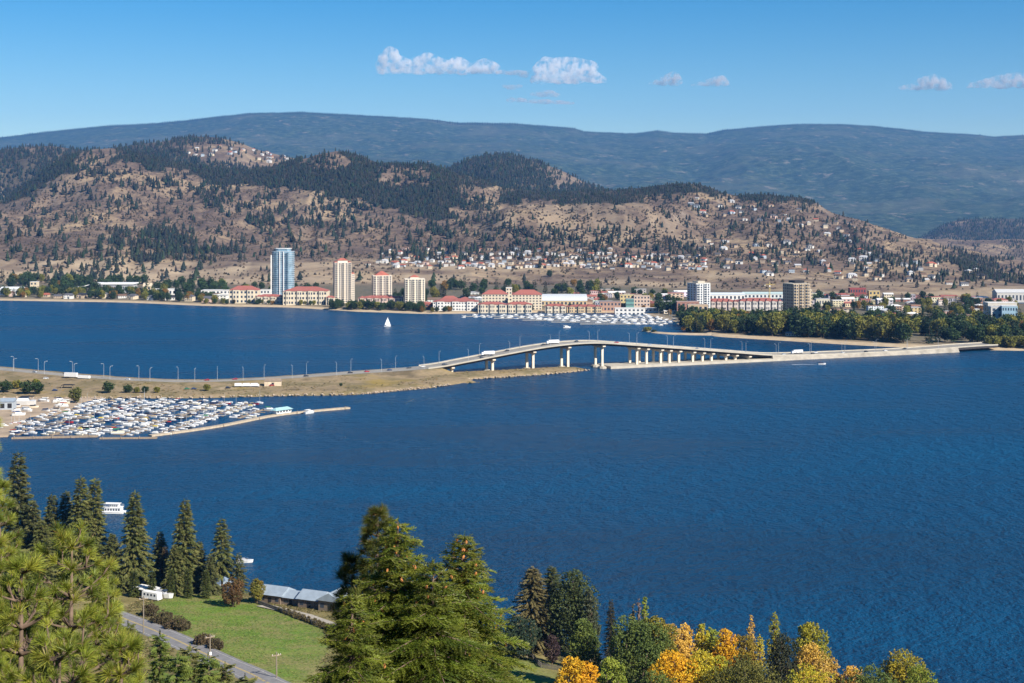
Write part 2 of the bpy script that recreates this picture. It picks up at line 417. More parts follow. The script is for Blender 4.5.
def noise1(X, Y, t):
    amp = np.interp(t, [0, 2, 3, 3.5, 4, 5, 6, 7, 8, 9], [0, 0, 2, 9, 6, 14, 34, 36, 14, 10])
    g = fbm(X / 170, Y / 420, 6, 3, True) - .62                       # gullies running down the slopes
    h = fbm(X / 460, Y / 460, 5, 9) - .5
    return amp * (1.5 * g + 1.2 * h) + np.interp(t, [2, 3, 9], [0, .5, 2.5]) * (fbm(X / 40, Y / 40, 3, 5) - .5)
T1 = Loft(cols1, curves1, [3, 3, 14, 22, 16, 26, 16, 26, 12, 6], noise1)
Xf, Yf = T1.X, T1.Y; tt = T1.t[:, None] + 0 * Xf
col = np.zeros((T1.R, T1.C, 3), np.float32)
col[..., 0] = np.interp(tt, [0, 1.9, 2.05, 2.85, 3.1], [0, 0, 1, 1, 0]); col[..., 2] = np.interp(tt, [0, 1.8, 2.1], [1, 1, 0]) + .5 * np.interp(tt, [2.95, 3.15, 4.0, 4.3], [0, 1, 1, 0]) * np.clip(fbm(Xf / 160, Yf / 60, 4, 12) * 3 - .9, 0, 1)

# woodland density over the hills (per image column and row), used for the forest floor and the trees
def woods(px, py, jit=True):
    px = np.asarray(px, float); py = np.asarray(py, float)
    if jit:
        px = px + 26 * (fbm(px / 20, py / 9, 3, 31) - .5); py = py + 14 * (fbm(px / 22, py / 11, 3, 77) - .5)
    d = np.full(np.broadcast(px, py).shape, .05)
    for poly, v in WOODS: d = np.where(inpoly(px, py, poly), v, d)
    n = fbm(px / 15, py / 6, 3, 51)
    return np.where(d > .7, d * np.clip(.35 + 1.6 * n, 0, 1.2), d * .6 * np.clip(4.4 * n - 1.3, 0, 2))
WOODS = [
    ([(0, 175), (300, 175), (300, 262), (0, 262)], .055),
    ([(300, 225), (520, 225), (520, 252), (300, 252)], .05),
    ([(-40, 175), (40, 155), (85, 140), (300, 130), (460, 130), (620, 150), (660, 180), (660, 202), (505, 204), (490, 214), (460, 222), (400, 215), (350, 200), (300, 188), (220, 186), (180, 175),
      (140, 172), (115, 166), (85, 160), (60, 178), (30, 192), (-5, 208), (-40, 215)], 1.0),
    ([(80, 150), (118, 150), (118, 170), (95, 185), (60, 195), (55, 185), (70, 172)], .10),
    ([(85, 163), (120, 163), (185, 172), (190, 188), (120, 190), (85, 188)], .24),
    ([(190, 184), (300, 186), (370, 204), (390, 220), (370, 230), (250, 228), (200, 205)], .24),
    ([(300, 152), (345, 150), (350, 168), (310, 172)], .25),
    ([(378, 168), (425, 168), (425, 186), (380, 184)], .22),
    ([(462, 186), (505, 186), (505, 202), (470, 206)], .3),
    ([(455, 207), (500, 205), (500, 225), (470, 222)], .2),
    ([(420, 220), (525, 222), (525, 246), (440, 242)], .17),
    ([(112, 228), (170, 228), (200, 240), (200, 263), (150, 262), (115, 250)], .6),
    ([(200, 247), (228, 247), (228, 263), (200, 263)], .5),
    ([(0, 225), (60, 222), (60, 250), (0, 250)], .1),
    ([(510, 228), (545, 228), (620, 232), (700, 238), (760, 232), (760, 256), (510, 252)], .17),
    ([(525, 206), (640, 206), (680, 222), (700, 236), (520, 228)], .02),
    ([(655, 186), (730, 190), (820, 203), (820, 214), (720, 205), (640, 200)], .24),
    ([(640, 200), (700, 205), (700, 222), (665, 214)], .16),
    ([(590, 180), (700, 180), (760, 192), (830, 201), (830, 205), (760, 199), (700, 192), (600, 197)], 1.0),
    ([(700, 205), (900, 240), (900, 260), (860, 275), (750, 262), (700, 240)], .14),
    ([(760, 200), (850, 222), (900, 236), (870, 240), (800, 228)], .10),
    ([(860, 245), (960, 258), (970, 285), (880, 280)], .27),
    ([(950, 250), (1100, 265), (1100, 290), (960, 278)], .75),
    ([(378, 247), (705, 247), (705, 269), (378, 266)], .2),
    ([(1000, 240), (1300, 255), (1300, 290), (1000, 280)], .5),
    ([(215, 261), (400, 262), (700, 268), (850, 276), (900, 282), (900, 300), (200, 300)], .004)]
pxx = np.broadcast_to(T1.cols, T1.P.shape)
bluff = inpoly(pxx, T1.P, [(488, 212), (515, 205), (640, 203), (690, 222), (722, 246), (520, 244), (500, 230)]) | inpoly(pxx, T1.P, [(0, 259), (250, 262), (250, 284), (0, 284)])
col[..., 2] += bluff * .30 * np.clip(fbm(Xf / 26, Yf / 160, 4, 66) * 3.2 - 1.0, 0, 1)
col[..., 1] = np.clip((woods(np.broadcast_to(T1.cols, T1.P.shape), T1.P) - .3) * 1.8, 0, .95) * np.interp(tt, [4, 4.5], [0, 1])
T1.mesh("far_shore_land", M['hills'], col)

# second range behind
cols2 = np.arange(-330, 1361, 4.0)
top2 = [(-330, 150), (0, 150), (20, 147), (50, 146), (75, 150), (95, 150), (120, 147), (165, 142), (190, 137), (215, 138), (240, 143), (256, 150), (275, 154), (300, 160), (340, 168), (400, 174), (450, 168), (470, 159), (490, 154.5),
        (512, 155), (540, 162), (565, 172), (580, 180), (600, 189), (650, 205), (800, 232), (1024, 275), (1360, 285)]
def noise2(X, Y, t):
    a = np.interp(t, [0, 1, 2, 3], [6, 22, 5, 10])
    return a * (1.4 * (fbm(X / 260, Y / 420, 5, 23, True) - .62) + 1.2 * (fbm(X / 500, Y / 500, 4, 29) - .5)) + 3 * (fbm(X / 45, Y / 45, 3, 5) - .5)
T2 = Loft(cols2, [(off(top2, 80), 5450, 10), (off(top2, 15), 5900, 8), (top2, 6500, 3), (off(top2, 20), 7300, 10)], [10, 18, 8], noise2)
col = np.zeros((T2.R, T2.C, 3), np.float32)
p2 = np.broadcast_to(T2.cols, T2.P.shape); bare2 = inpoly(p2, T2.P, [(186, 146), (240, 144), (292, 153), (300, 172), (250, 172), (190, 160)]) | inpoly(p2, T2.P, [(548, 162), (565, 170), (588, 186), (565, 187), (545, 178)])
col[..., 1] = np.clip(.75 - .7 * bare2 - .5 * (fbm(p2 / 20, T2.P / 8, 3, 88) > .58), 0, 1)
T2.mesh("wooded_hills", M['hills'], col)

# dark hill behind the right end of the town
T3 = Loft(np.arange(700, 1401, 5.0), [([(700, 290), (1400, 262)], 7200, 0), ([(700, 275), (860, 262), (925, 242), (985, 234), (1400, 236)], 8000, 8),
          ([(700, 270), (860, 258), (900, 246), (925, 236), (940, 226), (960, 219.5), (985, 218), (1024, 219), (1400, 226)], 8600, 4), ([(700, 280), (1024, 245), (1400, 245)], 9600, 8)], [6, 12, 6],
          lambda X, Y, t: np.interp(t, [0, 1, 2, 3], [4, 22, 5, 8]) * (1.6 * (fbm(X / 300, Y / 400, 5, 63, True) - .62)) + 6 * (fbm(X / 50, Y / 50, 3, 5) - .5))
col = np.zeros((T3.R, T3.C, 3), np.float32); p3 = np.broadcast_to(T3.cols, T3.P.shape)
col[..., 1] = np.clip(.8 - .7 * (fbm(p3 / 25, T3.P / 7, 3, 18) > .57), 0, 1)
T3.mesh("wooded_ridge_hill", M['hills'], col)

# the long blue mountain
top4 = [(-500, 150), (-200, 146), (0, 138), (50, 131.5), (100, 127), (125, 125.5), (155, 123.5), (175, 121.5), (212, 117.5), (250, 113.7), (300, 112.7), (340, 114.5), (431, 120), (456, 122.7), (512, 123.5), (537, 125.5), (574, 128.5), (585, 132),
        (617, 133.5), (634, 134), (657, 131), (672, 133), (707, 134.2), (724, 130.5), (762, 127.3), (800, 125), (843, 125.3), (873, 127), (908, 130.7), (930, 133), (980, 136), (993, 138), (1008, 137), (1024, 136), (1300, 140), (1500, 150)]
mid = [(a, 232 - (232 - b) * .52) for a, b in top4]; mid2 = [(a, 232 - (232 - b) * .86) for a, b in top4]
def noise4(X, Y, t):
    a = np.interp(t, [0, .6, 1, 2, 3, 4], [60, 190, 200, 90, 8, 50])
    return a * (1.5 * (fbm(X / 2100, Y / 3200, 6, 41, True) - .62) + .9 * (fbm(X / 1500, Y / 2500, 5, 47) - .5)) + np.interp(t, [2.5, 3], [14, 11]) * (fbm(X / 60, Y / 200, 3, 5) - .5)
T4 = Loft(np.arange(-520, 1521, 2.5), [([(-520, 240), (600, 236), (900, 234), (1520, 240)], 9800, 0), (mid, 13500, 12), (mid2, 17000, 8), (top4, 19000, 0), (off(top4, 6), 21000, 8)], [22, 26, 20, 5], noise4)
T4.mesh("mountain", M['mountain'], np.zeros((T4.R, T4.C, 3), np.float32))

# haze: one closed box of even thin air
mb = MB(); mb.box(-10500, 10500, -450, 21600, -40, 1680)
t = NT("haze_air"); t.t.nodes.remove(t.b); pv = t.n("ShaderNodeVolumePrincipled")
pv.inputs["Color"].default_value = (.17, .46, 1.0, 1); pv.inputs["Density"].default_value = HAZE_DENSITY; pv.inputs["Anisotropy"].default_value = 0.0
t.l(pv.outputs[0], t.out.inputs["Volume"])
tag(mb.build("haze", t.m), kind='stuff')

# clouds (outside the haze), each a puffy volume with a flat base
def cloud(label, lobes, Y, m='cloud', thick=.9):
    """lobes: (px, py, radius px, squash)"""
    bm = bmesh.new(); s = Y / FPX
    x0 = sum(l[0] for l in lobes) / len(lobes); y0 = sum(l[1] for l in lobes) / len(lobes)
    for i, (px, py, r, sq) in enumerate(lobes):
        mat = Matrix.Translation(((px - x0) * s, random.uniform(-.5, .5) * r * s, (y0 - py) * s)) @ Matrix.Diagonal((r * s * 1.22, r * s * thick, r * s * sq * 1.22, 1))
        bmesh.ops.create_icosphere(bm, subdivisions=3, radius=1, matrix=mat)
    me = bpy.data.meshes.new("cloud"); bm.to_mesh(me); bm.free(); me.materials.append(M[m])
    o = link("cloud", me, loc=(WX(x0, Y), Y, WZ(y0, Y)))
    r = o.modifiers.new("merge", 'REMESH'); r.mode = 'VOXEL'; r.voxel_size = .8 * s
    return tag(o, label, "cloud")
R_ = random.Random(5)
def puffs(base, tops, dens=3.2):
    """cumulus outline: base row, tops = [(px, top row)]"""
    out = []; x = tops[0][0]
    while x < tops[-1][0]:
        top = np.interp(x, [p[0] for p in tops], [p[1] for p in tops]); h = base - top
        r = max(1.3, min(h * .42, 5.5) * R_.uniform(.6, 1.1))
        out.append((x, top + r, r, .95)); y = top + 2 * r
        while y < base:
            out.append((x + R_.uniform(-2, 2), min(y, base - r * .55), r * R_.uniform(.9, 1.1), .6)); y += r * 1.2
        x += r * R_.uniform(.45, .75)
    return out
CY = 27000
cloud("widest white cumulus cloud with a bumpy top and grey flat base", puffs(74, [(379, 66), (384, 53), (391, 46), (397, 55), (410, 60), (428, 52), (438, 57), (448, 61), (458, 56), (470, 64), (486, 58), (496, 64), (500, 70)]), CY)
cloud("bright compact white cumulus cloud with a thin tail", puffs(83, [(536, 68), (545, 57), (553, 58), (565, 57), (580, 58), (593, 62), (596, 72), (606, 78)]), CY)
cloud("small grey rounded puff of cloud beyond the bright compact cumulus", puffs(85, [(650, 82), (662, 77), (674, 71), (681, 80)]), CY, 'grey')
cloud("small low grey cloud streak, just past the rounded grey puff", puffs(86, [(692, 84), (708, 79), (722, 75), (729, 82)]), CY, 'grey')
cloud("torn grey cloud above the right slope of the long mountain", puffs(90, [(900, 86), (915, 83), (922, 77), (935, 74), (948, 82), (952, 85)]), CY, 'grey')
cloud("grey cloud with a white crest cut off by the picture's edge", puffs(88, [(970, 83), (985, 79), (1000, 75), (1015, 72), (1032, 74), (1045, 82)]), CY, 'grey')
for lab, pts in (("thin dark wisp of cloud hanging below the gap between the two white clouds", [(511, 100, 3, .5), (520, 100, 4, .35), (532, 101.5, 5, .28), (545, 102, 5, .28), (558, 102.5, 5, .25), (568, 103, 4, .25)]),
                 ("small grey wisp of cloud under the bright compact cumulus", [(535, 94, 3, .4), (542, 93.5, 4, .5), (549, 93.5, 4, .5), (556, 95, 3, .4)]),
                 ("faint grey wisp at the end of the long cumulus cloud", [(503, 72, 4, .35), (511, 72.5, 5, .3), (518, 73, 4, .4), (524, 74, 4, .5)]),
                 ("tiny grey fleck of cloud between the long cumulus and the wisps", [(506, 86, 3, .4), (512, 87, 4, .4), (518, 86, 3, .35)])):
    cloud(lab, [(a, b_, r * 1.5, q) for a, b_, r, q in pts], CY, 'wisp')
# ------------------------------------------------------------------ causeway, road and bridge
def spline(pts, step):
    P = np.array(pts, float); out = []
    for i in range(len(P) - 1):
        p0, p1, p2, p3 = P[max(i - 1, 0)], P[i], P[i + 1], P[min(i + 2, len(P) - 1)]
        n = max(2, int(np.linalg.norm((p2 - p1)[:2]) / step))
        for k in range(n):
            u = k / n
            out.append(.5 * (2 * p1 + (p2 - p0) * u + (2 * p0 - 5 * p1 + 4 * p2 - p3) * u * u + (3 * p1 - p0 - 3 * p2 + p3) * u**3))
    out.append(P[-1]); return np.array(out)
def bl(x): return 1301 + .42 * (x + 52)
near_edge = spline([(-1000, 1700, 5), (-700, 1470, 5), (-560, 1360, 5), (-443, 1281, 5), (-380, 1243, 5), (-326, 1217, 5), (-265, 1208, 5), (-199, 1230, 5.2), (-140, 1262, 6),
                    (-76, bl(-76), 7.7), (-40, bl(-40), 12.3), (-11, bl(-11), 16.7), (26, bl(26), 22), (55, bl(55), 24.5), (84, bl(84), 24.6), (123, bl(123), 20.8), (160, bl(160), 16.8), (186, bl(186), 14), (225, bl(225), 9.6), (262, bl(262), 5.6),
                    (300, bl(300), 4.2), (360, bl(360), 3.6), (430, bl(430), 3.7), (500, bl(500), 5.4), (560, bl(560), 6), (640, 1605, 9), (760, 1660, 9)], 5.0)
tan = np.gradient(near_edge[:, :2], axis=0); tan /= np.linalg.norm(tan, axis=1)[:, None]
nrm = np.stack([-tan[:, 1], tan[:, 0]], 1)
ROADW = 25.0
def road_pt(i, o, dz=0.0):
    return (near_edge[i, 0] + nrm[i, 0] * o, near_edge[i, 1] + nrm[i, 1] * o, near_edge[i, 2] + dz)
def at_x(x): return int(np.argmin(np.abs(near_edge[:, 0] - x)))
def strip(i0, i1, prof, closed=True, cap=True):
    """sweep a cross-section [(offset across, height)] along the road path, height relative to the deck"""
    b = MB(); n = len(prof); vs, fs = [], []
    for i in range(i0, i1 + 1): vs += [road_pt(i, o, h) for o, h in prof]
    for k in range(i1 - i0):
        for j in range(n if closed else n - 1):
            fs.append((k * n + j, (k + 1) * n + j, (k + 1) * n + (j + 1) % n, k * n + (j + 1) % n))
    if closed and cap: fs += [tuple(range(n)), tuple((i1 - i0) * n + j for j in range(n))[::-1]]
    return b.add(vs, fs)
iA, iB, iC, iD = 0, at_x(-76), at_x(262), len(near_edge) - 1

# causeway earthwork: loft of stations (near toe, near shoulder, far shoulder, far toe)
toe = [(-1000, 1500), (-700, 1290), (-520, 1180), (-400, 1143), (-330, 1142), (-262, 1146), (-222, 1157), (-178, 1165), (-140, 1186), (-100, 1212), (-75, 1236), (-60, 1252)]
toeY = lambda x: np.interp(x, [p[0] for p in toe], [p[1] for p in toe])
vs, fs = [], []; S = list(range(0, iB + 3)); NP = 15
for a, i in enumerate(S):
    x, y, z = near_edge[i]
    nx, ny = nrm[i]
    ty = toeY(x); d = max((y - ty) / max(ny, .3), 10.0); zr = min(z, 7.6)
    prof = [(-d - 6, -2.5), (-d, .15), (-d + 2.5, 1.3), (-d * .75, 2.1), (-d * .5, 2.6), (-d * .3, 3.2), (-9, 4.2 + (zr - 5) * .6), (-3.5, zr - .25), (-.4, zr - .06), (ROADW + .4, zr - .06), (ROADW + 3, zr - .4), (ROADW + 7, 2.0), (ROADW + 10, .4), (ROADW + 14, -2.5), (ROADW + 18, -3)]
    for o, h in prof:
        q = (x + nx * o, y + ny * o)
        w = 0.0 if -1 < o < ROADW + 1 or h < 0 else .9 * (float(fbm(np.array(q[0] / 9.0), np.array(q[1] / 9.0), 3, 4)) - .5)
        vs.append((q[0], q[1], h + w))
x, y, z = near_edge[iB + 2]; q0 = vs[-NP:]      # sloped front of the abutment
for k, (dx, hz) in enumerate(((3.5, .72), (8.5, .3), (13, .0))):
    for q in q0: vs.append((q[0] + dx, q[1] + dx * .42, max(q[2], 2.6) * hz + min(q[2], 2.6) * (1 - hz) * (1 if k < 2 else -.3)))
S += [0, 0, 0]
for a in range(len(S) - 1):
    for j in range(NP - 1): fs.append((a * NP + j, (a + 1) * NP + j, (a + 1) * NP + j + 1, a * NP + j + 1))
mb = MB().add(vs, fs); tag(mb.build("causeway_ground", M['causeway'], smooth=True), kind='structure')
# spit of land under the first spans
vs, fs = [], []; st = [(-128, 12, 1.0), (-110, 20, 2.0), (-90, 25, 2.8), (-70, 25, 3.2), (-50, 24, 3.2), (-20, 22, 3.0), (10, 20, 3.1), (35, 17, 3.2), (52, 12, 3.0), (64, 6, 1.6), (71, 1, -.8)]
st = spline([(a, b, c) for a, b, c in st], 4)
for x, w, h in st:
    yc = bl(x) + 2 - np.interp(x, [-128, -90, 60], [20, 14, 2])
    for u in np.linspace(-1, 1, 15):
        zz = h * max(0, 1 - abs(u) ** 3) + (.8 * (float(fbm(np.array(x / 5.0), np.array((yc + u * w) / 5.0), 3, 8)) - .4) if abs(u) < .95 else -2.0)
        vs.append((x, yc + u * (w + 6), zz if h > 0 else -2))
n = len(st)
for a in range(n - 1):
    for j in range(14): fs.append((a * 15 + j, (a + 1) * 15 + j, (a + 1) * 15 + j + 1, a * 15 + j + 1))
tag(MB().add(vs, fs).build("spit_ground", M['causeway'], smooth=True), kind='structure')
def rocks(name, pts, r0, r1, seed):
    rr = np.random.default_rng(seed); V, F, b = [], [], 0
    ico = np.array([(0, 0, 1), (.9, 0, .3), (.28, .85, .3), (-.72, .53, .3), (-.72, -.53, .3), (.28, -.85, .3), (0, 0, -.6)])
    fc = np.array([(0, 1, 2), (0, 2, 3), (0, 3, 4), (0, 4, 5), (0, 5, 1), (6, 2, 1), (6, 3, 2), (6, 4, 3), (6, 5, 4), (6, 1, 5)])
    for p in pts:
        V.append(ico * (1 + .35 * rr.standard_normal(ico.shape)) * rr.uniform(r0, r1) * np.array([1.2, 1, .8]) + np.array(p)); F.append(fc + b); b += 7
    return tag(link(name, np_mesh(name, np.concatenate(V), np.concatenate(F), M['riprap'])), kind='stuff')
pts = []
for i in range(at_x(-520), iB):
    x, y, z = near_edge[i]; nx, ny = nrm[i]; d = max((y - toeY(x)) / max(ny, .3), 10.0)
    for k in range(9): o = -d + random.uniform(-1.5, 2.2); pts.append((x + nx * o + random.uniform(-2, 2), y + ny * o, random.uniform(.0, 1.0)))
for x, w, h in st:
    yc = bl(x) + 2 - np.interp(x, [-128, -90, 60], [20, 14, 2])
    for k in range(7): pts.append((x + random.uniform(-2, 2), yc - (w + 5) * random.uniform(.86, 1.0), random.uniform(0, .7)))
rocks("shore_gravel", pts, .5, 1.3, 3)

# road surface over the causeway, painted lines
def half(i): return float(np.interp(i, [iB - 34, iB - 2], [7.5, ROADW / 2]))
vs, fs = [], []
for i in range(iA, iB + 1): vs += [road_pt(i, 12.5 - half(i), .0), road_pt(i, 12.5 + half(i), .0)]
for k in range(iB - iA): fs.append((2 * k, 2 * k + 2, 2 * k + 3, 2 * k + 1))
tag(MB().add(vs, fs).build("road", M['oldroad']), kind='structure')
b = MB()
for o in (6.2, 12.3, 12.7, 18.8):
    s_ = strip(iA, iB, [(o - .1, .006), (o + .1, .006)], closed=False); b.add(s_.v, s_.f)
tag(b.build("road_markings", M['line']), kind='structure')

# the bridge: one thing with its deck, girders, parapets, piers and pontoon
BR = empty("road_bridge", tuple(near_edge[iB]))
tag(BR, "long concrete road bridge arching over the lake on white hammerhead piers", "bridge")
def bpart(mbx, name, mat, parent=BR):
    p = BR.location
    mbx.v = [(v[0] - p.x, v[1] - p.y, v[2] - p.z) for v in mbx.v]
    return mbx.build(name, mat, parent)
bpart(strip(iB, iC, [(-.6, -.35), (ROADW + .6, -.35), (ROADW + .6, 0), (-.6, 0)]), "deck", M['oldroad'])
b = MB()
for o in (1.2, 12.3, 12.7, ROADW - 1.2):
    s_ = strip(iB, iC, [(o - .1, .006), (o + .1, .006)], closed=False); b.add(s_.v, s_.f)
bpart(b, "lane_marking", M['line'])
bpart(strip(iB, iC, [(2.2, -2.3), (8.5, -2.3), (8.9, -.36), (1.6, -.36)]), "girder", M['darksteel'])
bpart(strip(iB, iC, [(ROADW - 8.5, -2.3), (ROADW - 2.2, -2.3), (ROADW - 1.6, -.36), (ROADW - 8.9, -.36)]), "girder", M['darksteel'])
for o in (-.6, ROADW + .35):
    bpart(strip(iB, iC, [(o, .002), (o + .25, .002), (o + .25, .95), (o, .95)]), "parapet", M['concrete'])
    bpart(strip(iB, iC, [(o + .08, 1.25), (o + .17, 1.25), (o + .17, 1.36), (o + .08, 1.36)]), "handrail", M['steel'])
def pier(x, zbase, footing):
    i = at_x(x); z = near_edge[i, 2]
    t_, n_ = Vector((*tan[i], 0)), Vector((*nrm[i], 0)); c0 = Vector(road_pt(i, 0)); c0.z = 0
    def P(a, o, zz): v = c0 + t_ * a + n_ * o; return (v.x, v.y, zz)
    top = z - 2.32; hw = 1.5; B0 = BR.location
    def rel(b): b.v = [(v[0] - B0.x, v[1] - B0.y, v[2] - B0.z) for v in b.v]; return b
    b = MB()   # hammerhead cap, tapering to both ends
    sec = [(.3, -1.0), (3.6, -2.4), (ROADW - 3.6, -2.4), (ROADW - .3, -1.0)]
    vs = []
    for o, lo in sec: vs += [P(-hw, o, top + lo), P(hw, o, top + lo), P(hw, o, top - .02), P(-hw, o, top - .02)]
    fs = [(0, 1, 2, 3), (12, 15, 14, 13)]
    for k in range(3):
        for j in range(4): fs.append((k * 4 + j, (k + 1) * 4 + j, (k + 1) * 4 + (j + 1) % 4, k * 4 + (j + 1) % 4))
    r = rel(b.add(vs, fs)).build("pier", M['pier'], BR)
    for o in (5.2, ROADW - 5.2):
        b = MB().add([P(-1.1, o - 1.1, zbase), P(1.1, o - 1.1, zbase), P(1.1, o + 1.1, zbase), P(-1.1, o + 1.1, zbase), P(-1.1, o - 1.1, top - 2.42), P(1.1, o - 1.1, top - 2.42), P(1.1, o + 1.1, top - 2.42), P(-1.1, o + 1.1, top - 2.42)],
              [(0, 1, 5, 4), (1, 2, 6, 5), (2, 3, 7, 6), (3, 0, 4, 7), (4, 5, 6, 7)])
        rel(b).build("column", M['pier'], r)
        if footing:
            b = MB()
            for (r0, z0, z1) in ((4.4, -1.5, 1.6), (3.2, 1.6, 2.4)):
                ring = [P(r0 * math.cos(q * PI / 5), o + r0 * math.sin(q * PI / 5), z0) for q in range(10)]; ring2 = [(p[0], p[1], z1) for p in ring]
                b.add(ring + ring2, [tuple(range(10))[::-1], tuple(range(10, 20))] + [(k, (k + 1) % 10, 10 + (k + 1) % 10, 10 + k) for k in range(10)])
            rel(b).build("footing", M['concrete'], r)
M['pier'] = plain("pier_concrete", (.62, .55, .44), .85, .1, .2)
for px, zb, ft in ((455, 2, 1), (495, 2, 1), (533, 2, 1), (571, 1, 1), (604, -1, 1), (637, 2.3, 0), (649, 2.3, 0), (661, 2.3, 0), (671.5, 2.3, 0), (682.5, 2.3, 0), (693.5, 2.3, 0), (704.5, 2.3, 0), (715, 2.3, 0), (726, 2.3, 0), (737, 2.3, 0), (748, 2.3, 0)):
    x = 0.0
    for _ in range(30): x = (px - 512) * (bl(x) + 5) / FPX
    pier(x, zb, ft)
ip0, ip1 = at_x(92), at_x(275)
b = MB(); n = 4
pontoon_prof = [(-2.5, None), (ROADW + 2.5, None)]
vs, fs = [], []
for i in range(ip0, ip1 + 1):
    for o, zz in ((-3.5, -1.5), (ROADW + 3.5, -1.5), (ROADW + 3.5, 2.35), (-3.5, 2.35)):
        p = road_pt(i, o); vs.append((p[0], p[1], zz))
for k in range(ip1 - ip0):
    for j in range(4): fs.append((k * 4 + j, (k + 1) * 4 + j, (k + 1) * 4 + (j + 1) % 4, k * 4 + (j + 1) % 4))
fs += [(0, 1, 2, 3), tuple((ip1 - ip0) * 4 + j for j in (3, 2, 1, 0))]
bpart(b.add(vs, fs), "pontoon", M['concrete'])

# low solid roadway from the pontoon to the town side
iE = at_x(478)
vs, fs = [], []; n = 6
for i in range(iC, iE + 1):
    z = near_edge[i, 2]
    for o, zz in ((-4.5, -1.5), (-2.2, 1.2), (-.8, z - .01), (ROADW + .8, z - .01), (ROADW + 2, 1.2), (ROADW + 5, -1.5)):
        p = road_pt(i, o); vs.append((p[0], p[1], zz))
for k in range(iE - iC):
    for j in range(n): fs.append((k * n + j, (k + 1) * n + j, (k + 1) * n + (j + 1) % n, k * n + (j + 1) % n))
fs += [tuple(range(n)), tuple((iE - iC) * n + j for j in range(n))[::-1]]
LR = empty("low_roadway", road_pt(iC, 0)); tag(LR, "low solid beige concrete roadway carrying the highway from the bridge to the town", "roadway")
def lpart(b, name, mat):
    p = LR.location; b.v = [(v[0] - p.x, v[1] - p.y, v[2] - p.z) for v in b.v]; return b.build(name, mat, LR)
lpart(MB().add(vs, fs), "embankment", plain("pale_embankment", (.30, .27, .225), .9, .3, .12))
lpart(strip(iC, iE, [(0, .004), (ROADW, .004)], closed=False), "carriageway", M['oldroad'])
for o in (-.75, ROADW + .5): lpart(strip(iC, iE, [(o, .0), (o + .25, .0), (o + .25, .9), (o, .9)]), "parapet", M['concrete'])
iF = at_x(528)
OP = empty("overpass_span", road_pt(iE, 0)); tag(OP, "short dark underpass span at the town end of the low roadway", "overpass")
def opart(b, name, mat):
    p = OP.location; b.v = [(v[0] - p.x, v[1] - p.y, v[2] - p.z) for v in b.v]; return b.build(name, mat, OP)
opart(strip(iE, iF, [(-.8, -.5), (ROADW + .8, -.5), (ROADW + .8, 0), (-.8, 0)]), "deck", M['oldroad'])
opart(strip(iE, iF, [(-.4, -2.6), (ROADW + .4, -2.6), (ROADW + .4, -.51), (-.4, -.51)]), "girder", M['darksteel'])
for o in (-.75, ROADW + .5): opart(strip(iE, iF, [(o, .003), (o + .25, .003), (o + .25, 1.0), (o, 1.0)]), "parapet", M['concrete'])

# street lamps: pole, curved arm, lamp head
LAMP = empty("street_lamp")
MB().tube((0, 0, 0), (0, 0, 10.5), .13, .09, 6).build("pole", M['steel'], LAMP)
MB().tube((0, 0, 10.5), (.8, 0, 11.3), .13, .11, 5).tube((.8, 0, 11.3), (2.6, 0, 11.5), .11, .09, 5).build("arm", M['steel'], LAMP)
MB().box(2.2, 3.5, -.25, .25, 11.35, 11.6).build("lamp_head", M['steel'], LAMP)
first = True
for side, o, phase in (("near", -.25, 0), ("far", ROADW + .25, 4)):
    x = -560 + phase * 5
    for i in range(at_x(-560) + phase, at_x(470), 8):
        lp = LAMP if first else copy_tree(LAMP); first = False
        q_ = 0 if i > iB else ROADW / 2 - half(i); lp.location = road_pt(i, o + (.45 + q_ if o < 0 else -.45 - q_), 0.0)
        a = math.atan2(nrm[i, 1], nrm[i, 0]); lp.rotation_euler = (0, 0, a if side == "near" else a + PI)
        where = "causeway" if i <= iB else ("bridge" if i <= iC else "low roadway")
        tag(lp, f"tall grey street lamp on the {side} kerb of the {where}", "street lamp", f"street lamps along the {side} kerb of the {where}")

# road vehicles
def make_car(name):
    r = empty(name)
    MB().add([(-2.2, -.9, .35), (2.2, -.9, .35), (2.2, .9, .35), (-2.2, .9, .35), (-2.2, -.9, .85), (2.15, -.9, .8), (2.15, .9, .8), (-2.2, .9, .85), (-1.7, -.88, .98), (1.0, -.88, .95), (1.0, .88, .95), (-1.7, .88, .98)],
             [(0, 3, 2, 1), (0, 1, 5, 4), (1, 2, 6, 5), (2, 3, 7, 6), (3, 0, 4, 7), (4, 5, 9, 8), (5, 6, 10, 9), (6, 7, 11, 10), (7, 4, 8, 11), (8, 9, 10, 11)]).build("body", M['gloss'], r)
    MB().add([(-1.8, -.86, .96), (1.05, -.86, .96), (1.05, .86, .96), (-1.8, .86, .96), (-1.4, -.7, 1.5), (.35, -.7, 1.5), (.35, .7, 1.5), (-1.4, .7, 1.5)],
             [(4, 5, 6, 7), (0, 1, 5, 4), (1, 2, 6, 5), (2, 3, 7, 6), (3, 0, 4, 7)]).build("windows", M['glass'], r)
    MB().box(-1.38, .33, -.68, .68, 1.502, 1.56).build("car_roof", M['gloss'], r)
    for sx in (-1.35, 1.35):
        for sy in (-1, 1): MB().tube((sx, sy * .72, .33), (sx, sy * .93, .33), .33, .33, 10).build("wheel", M['rubber'], r)
    return r
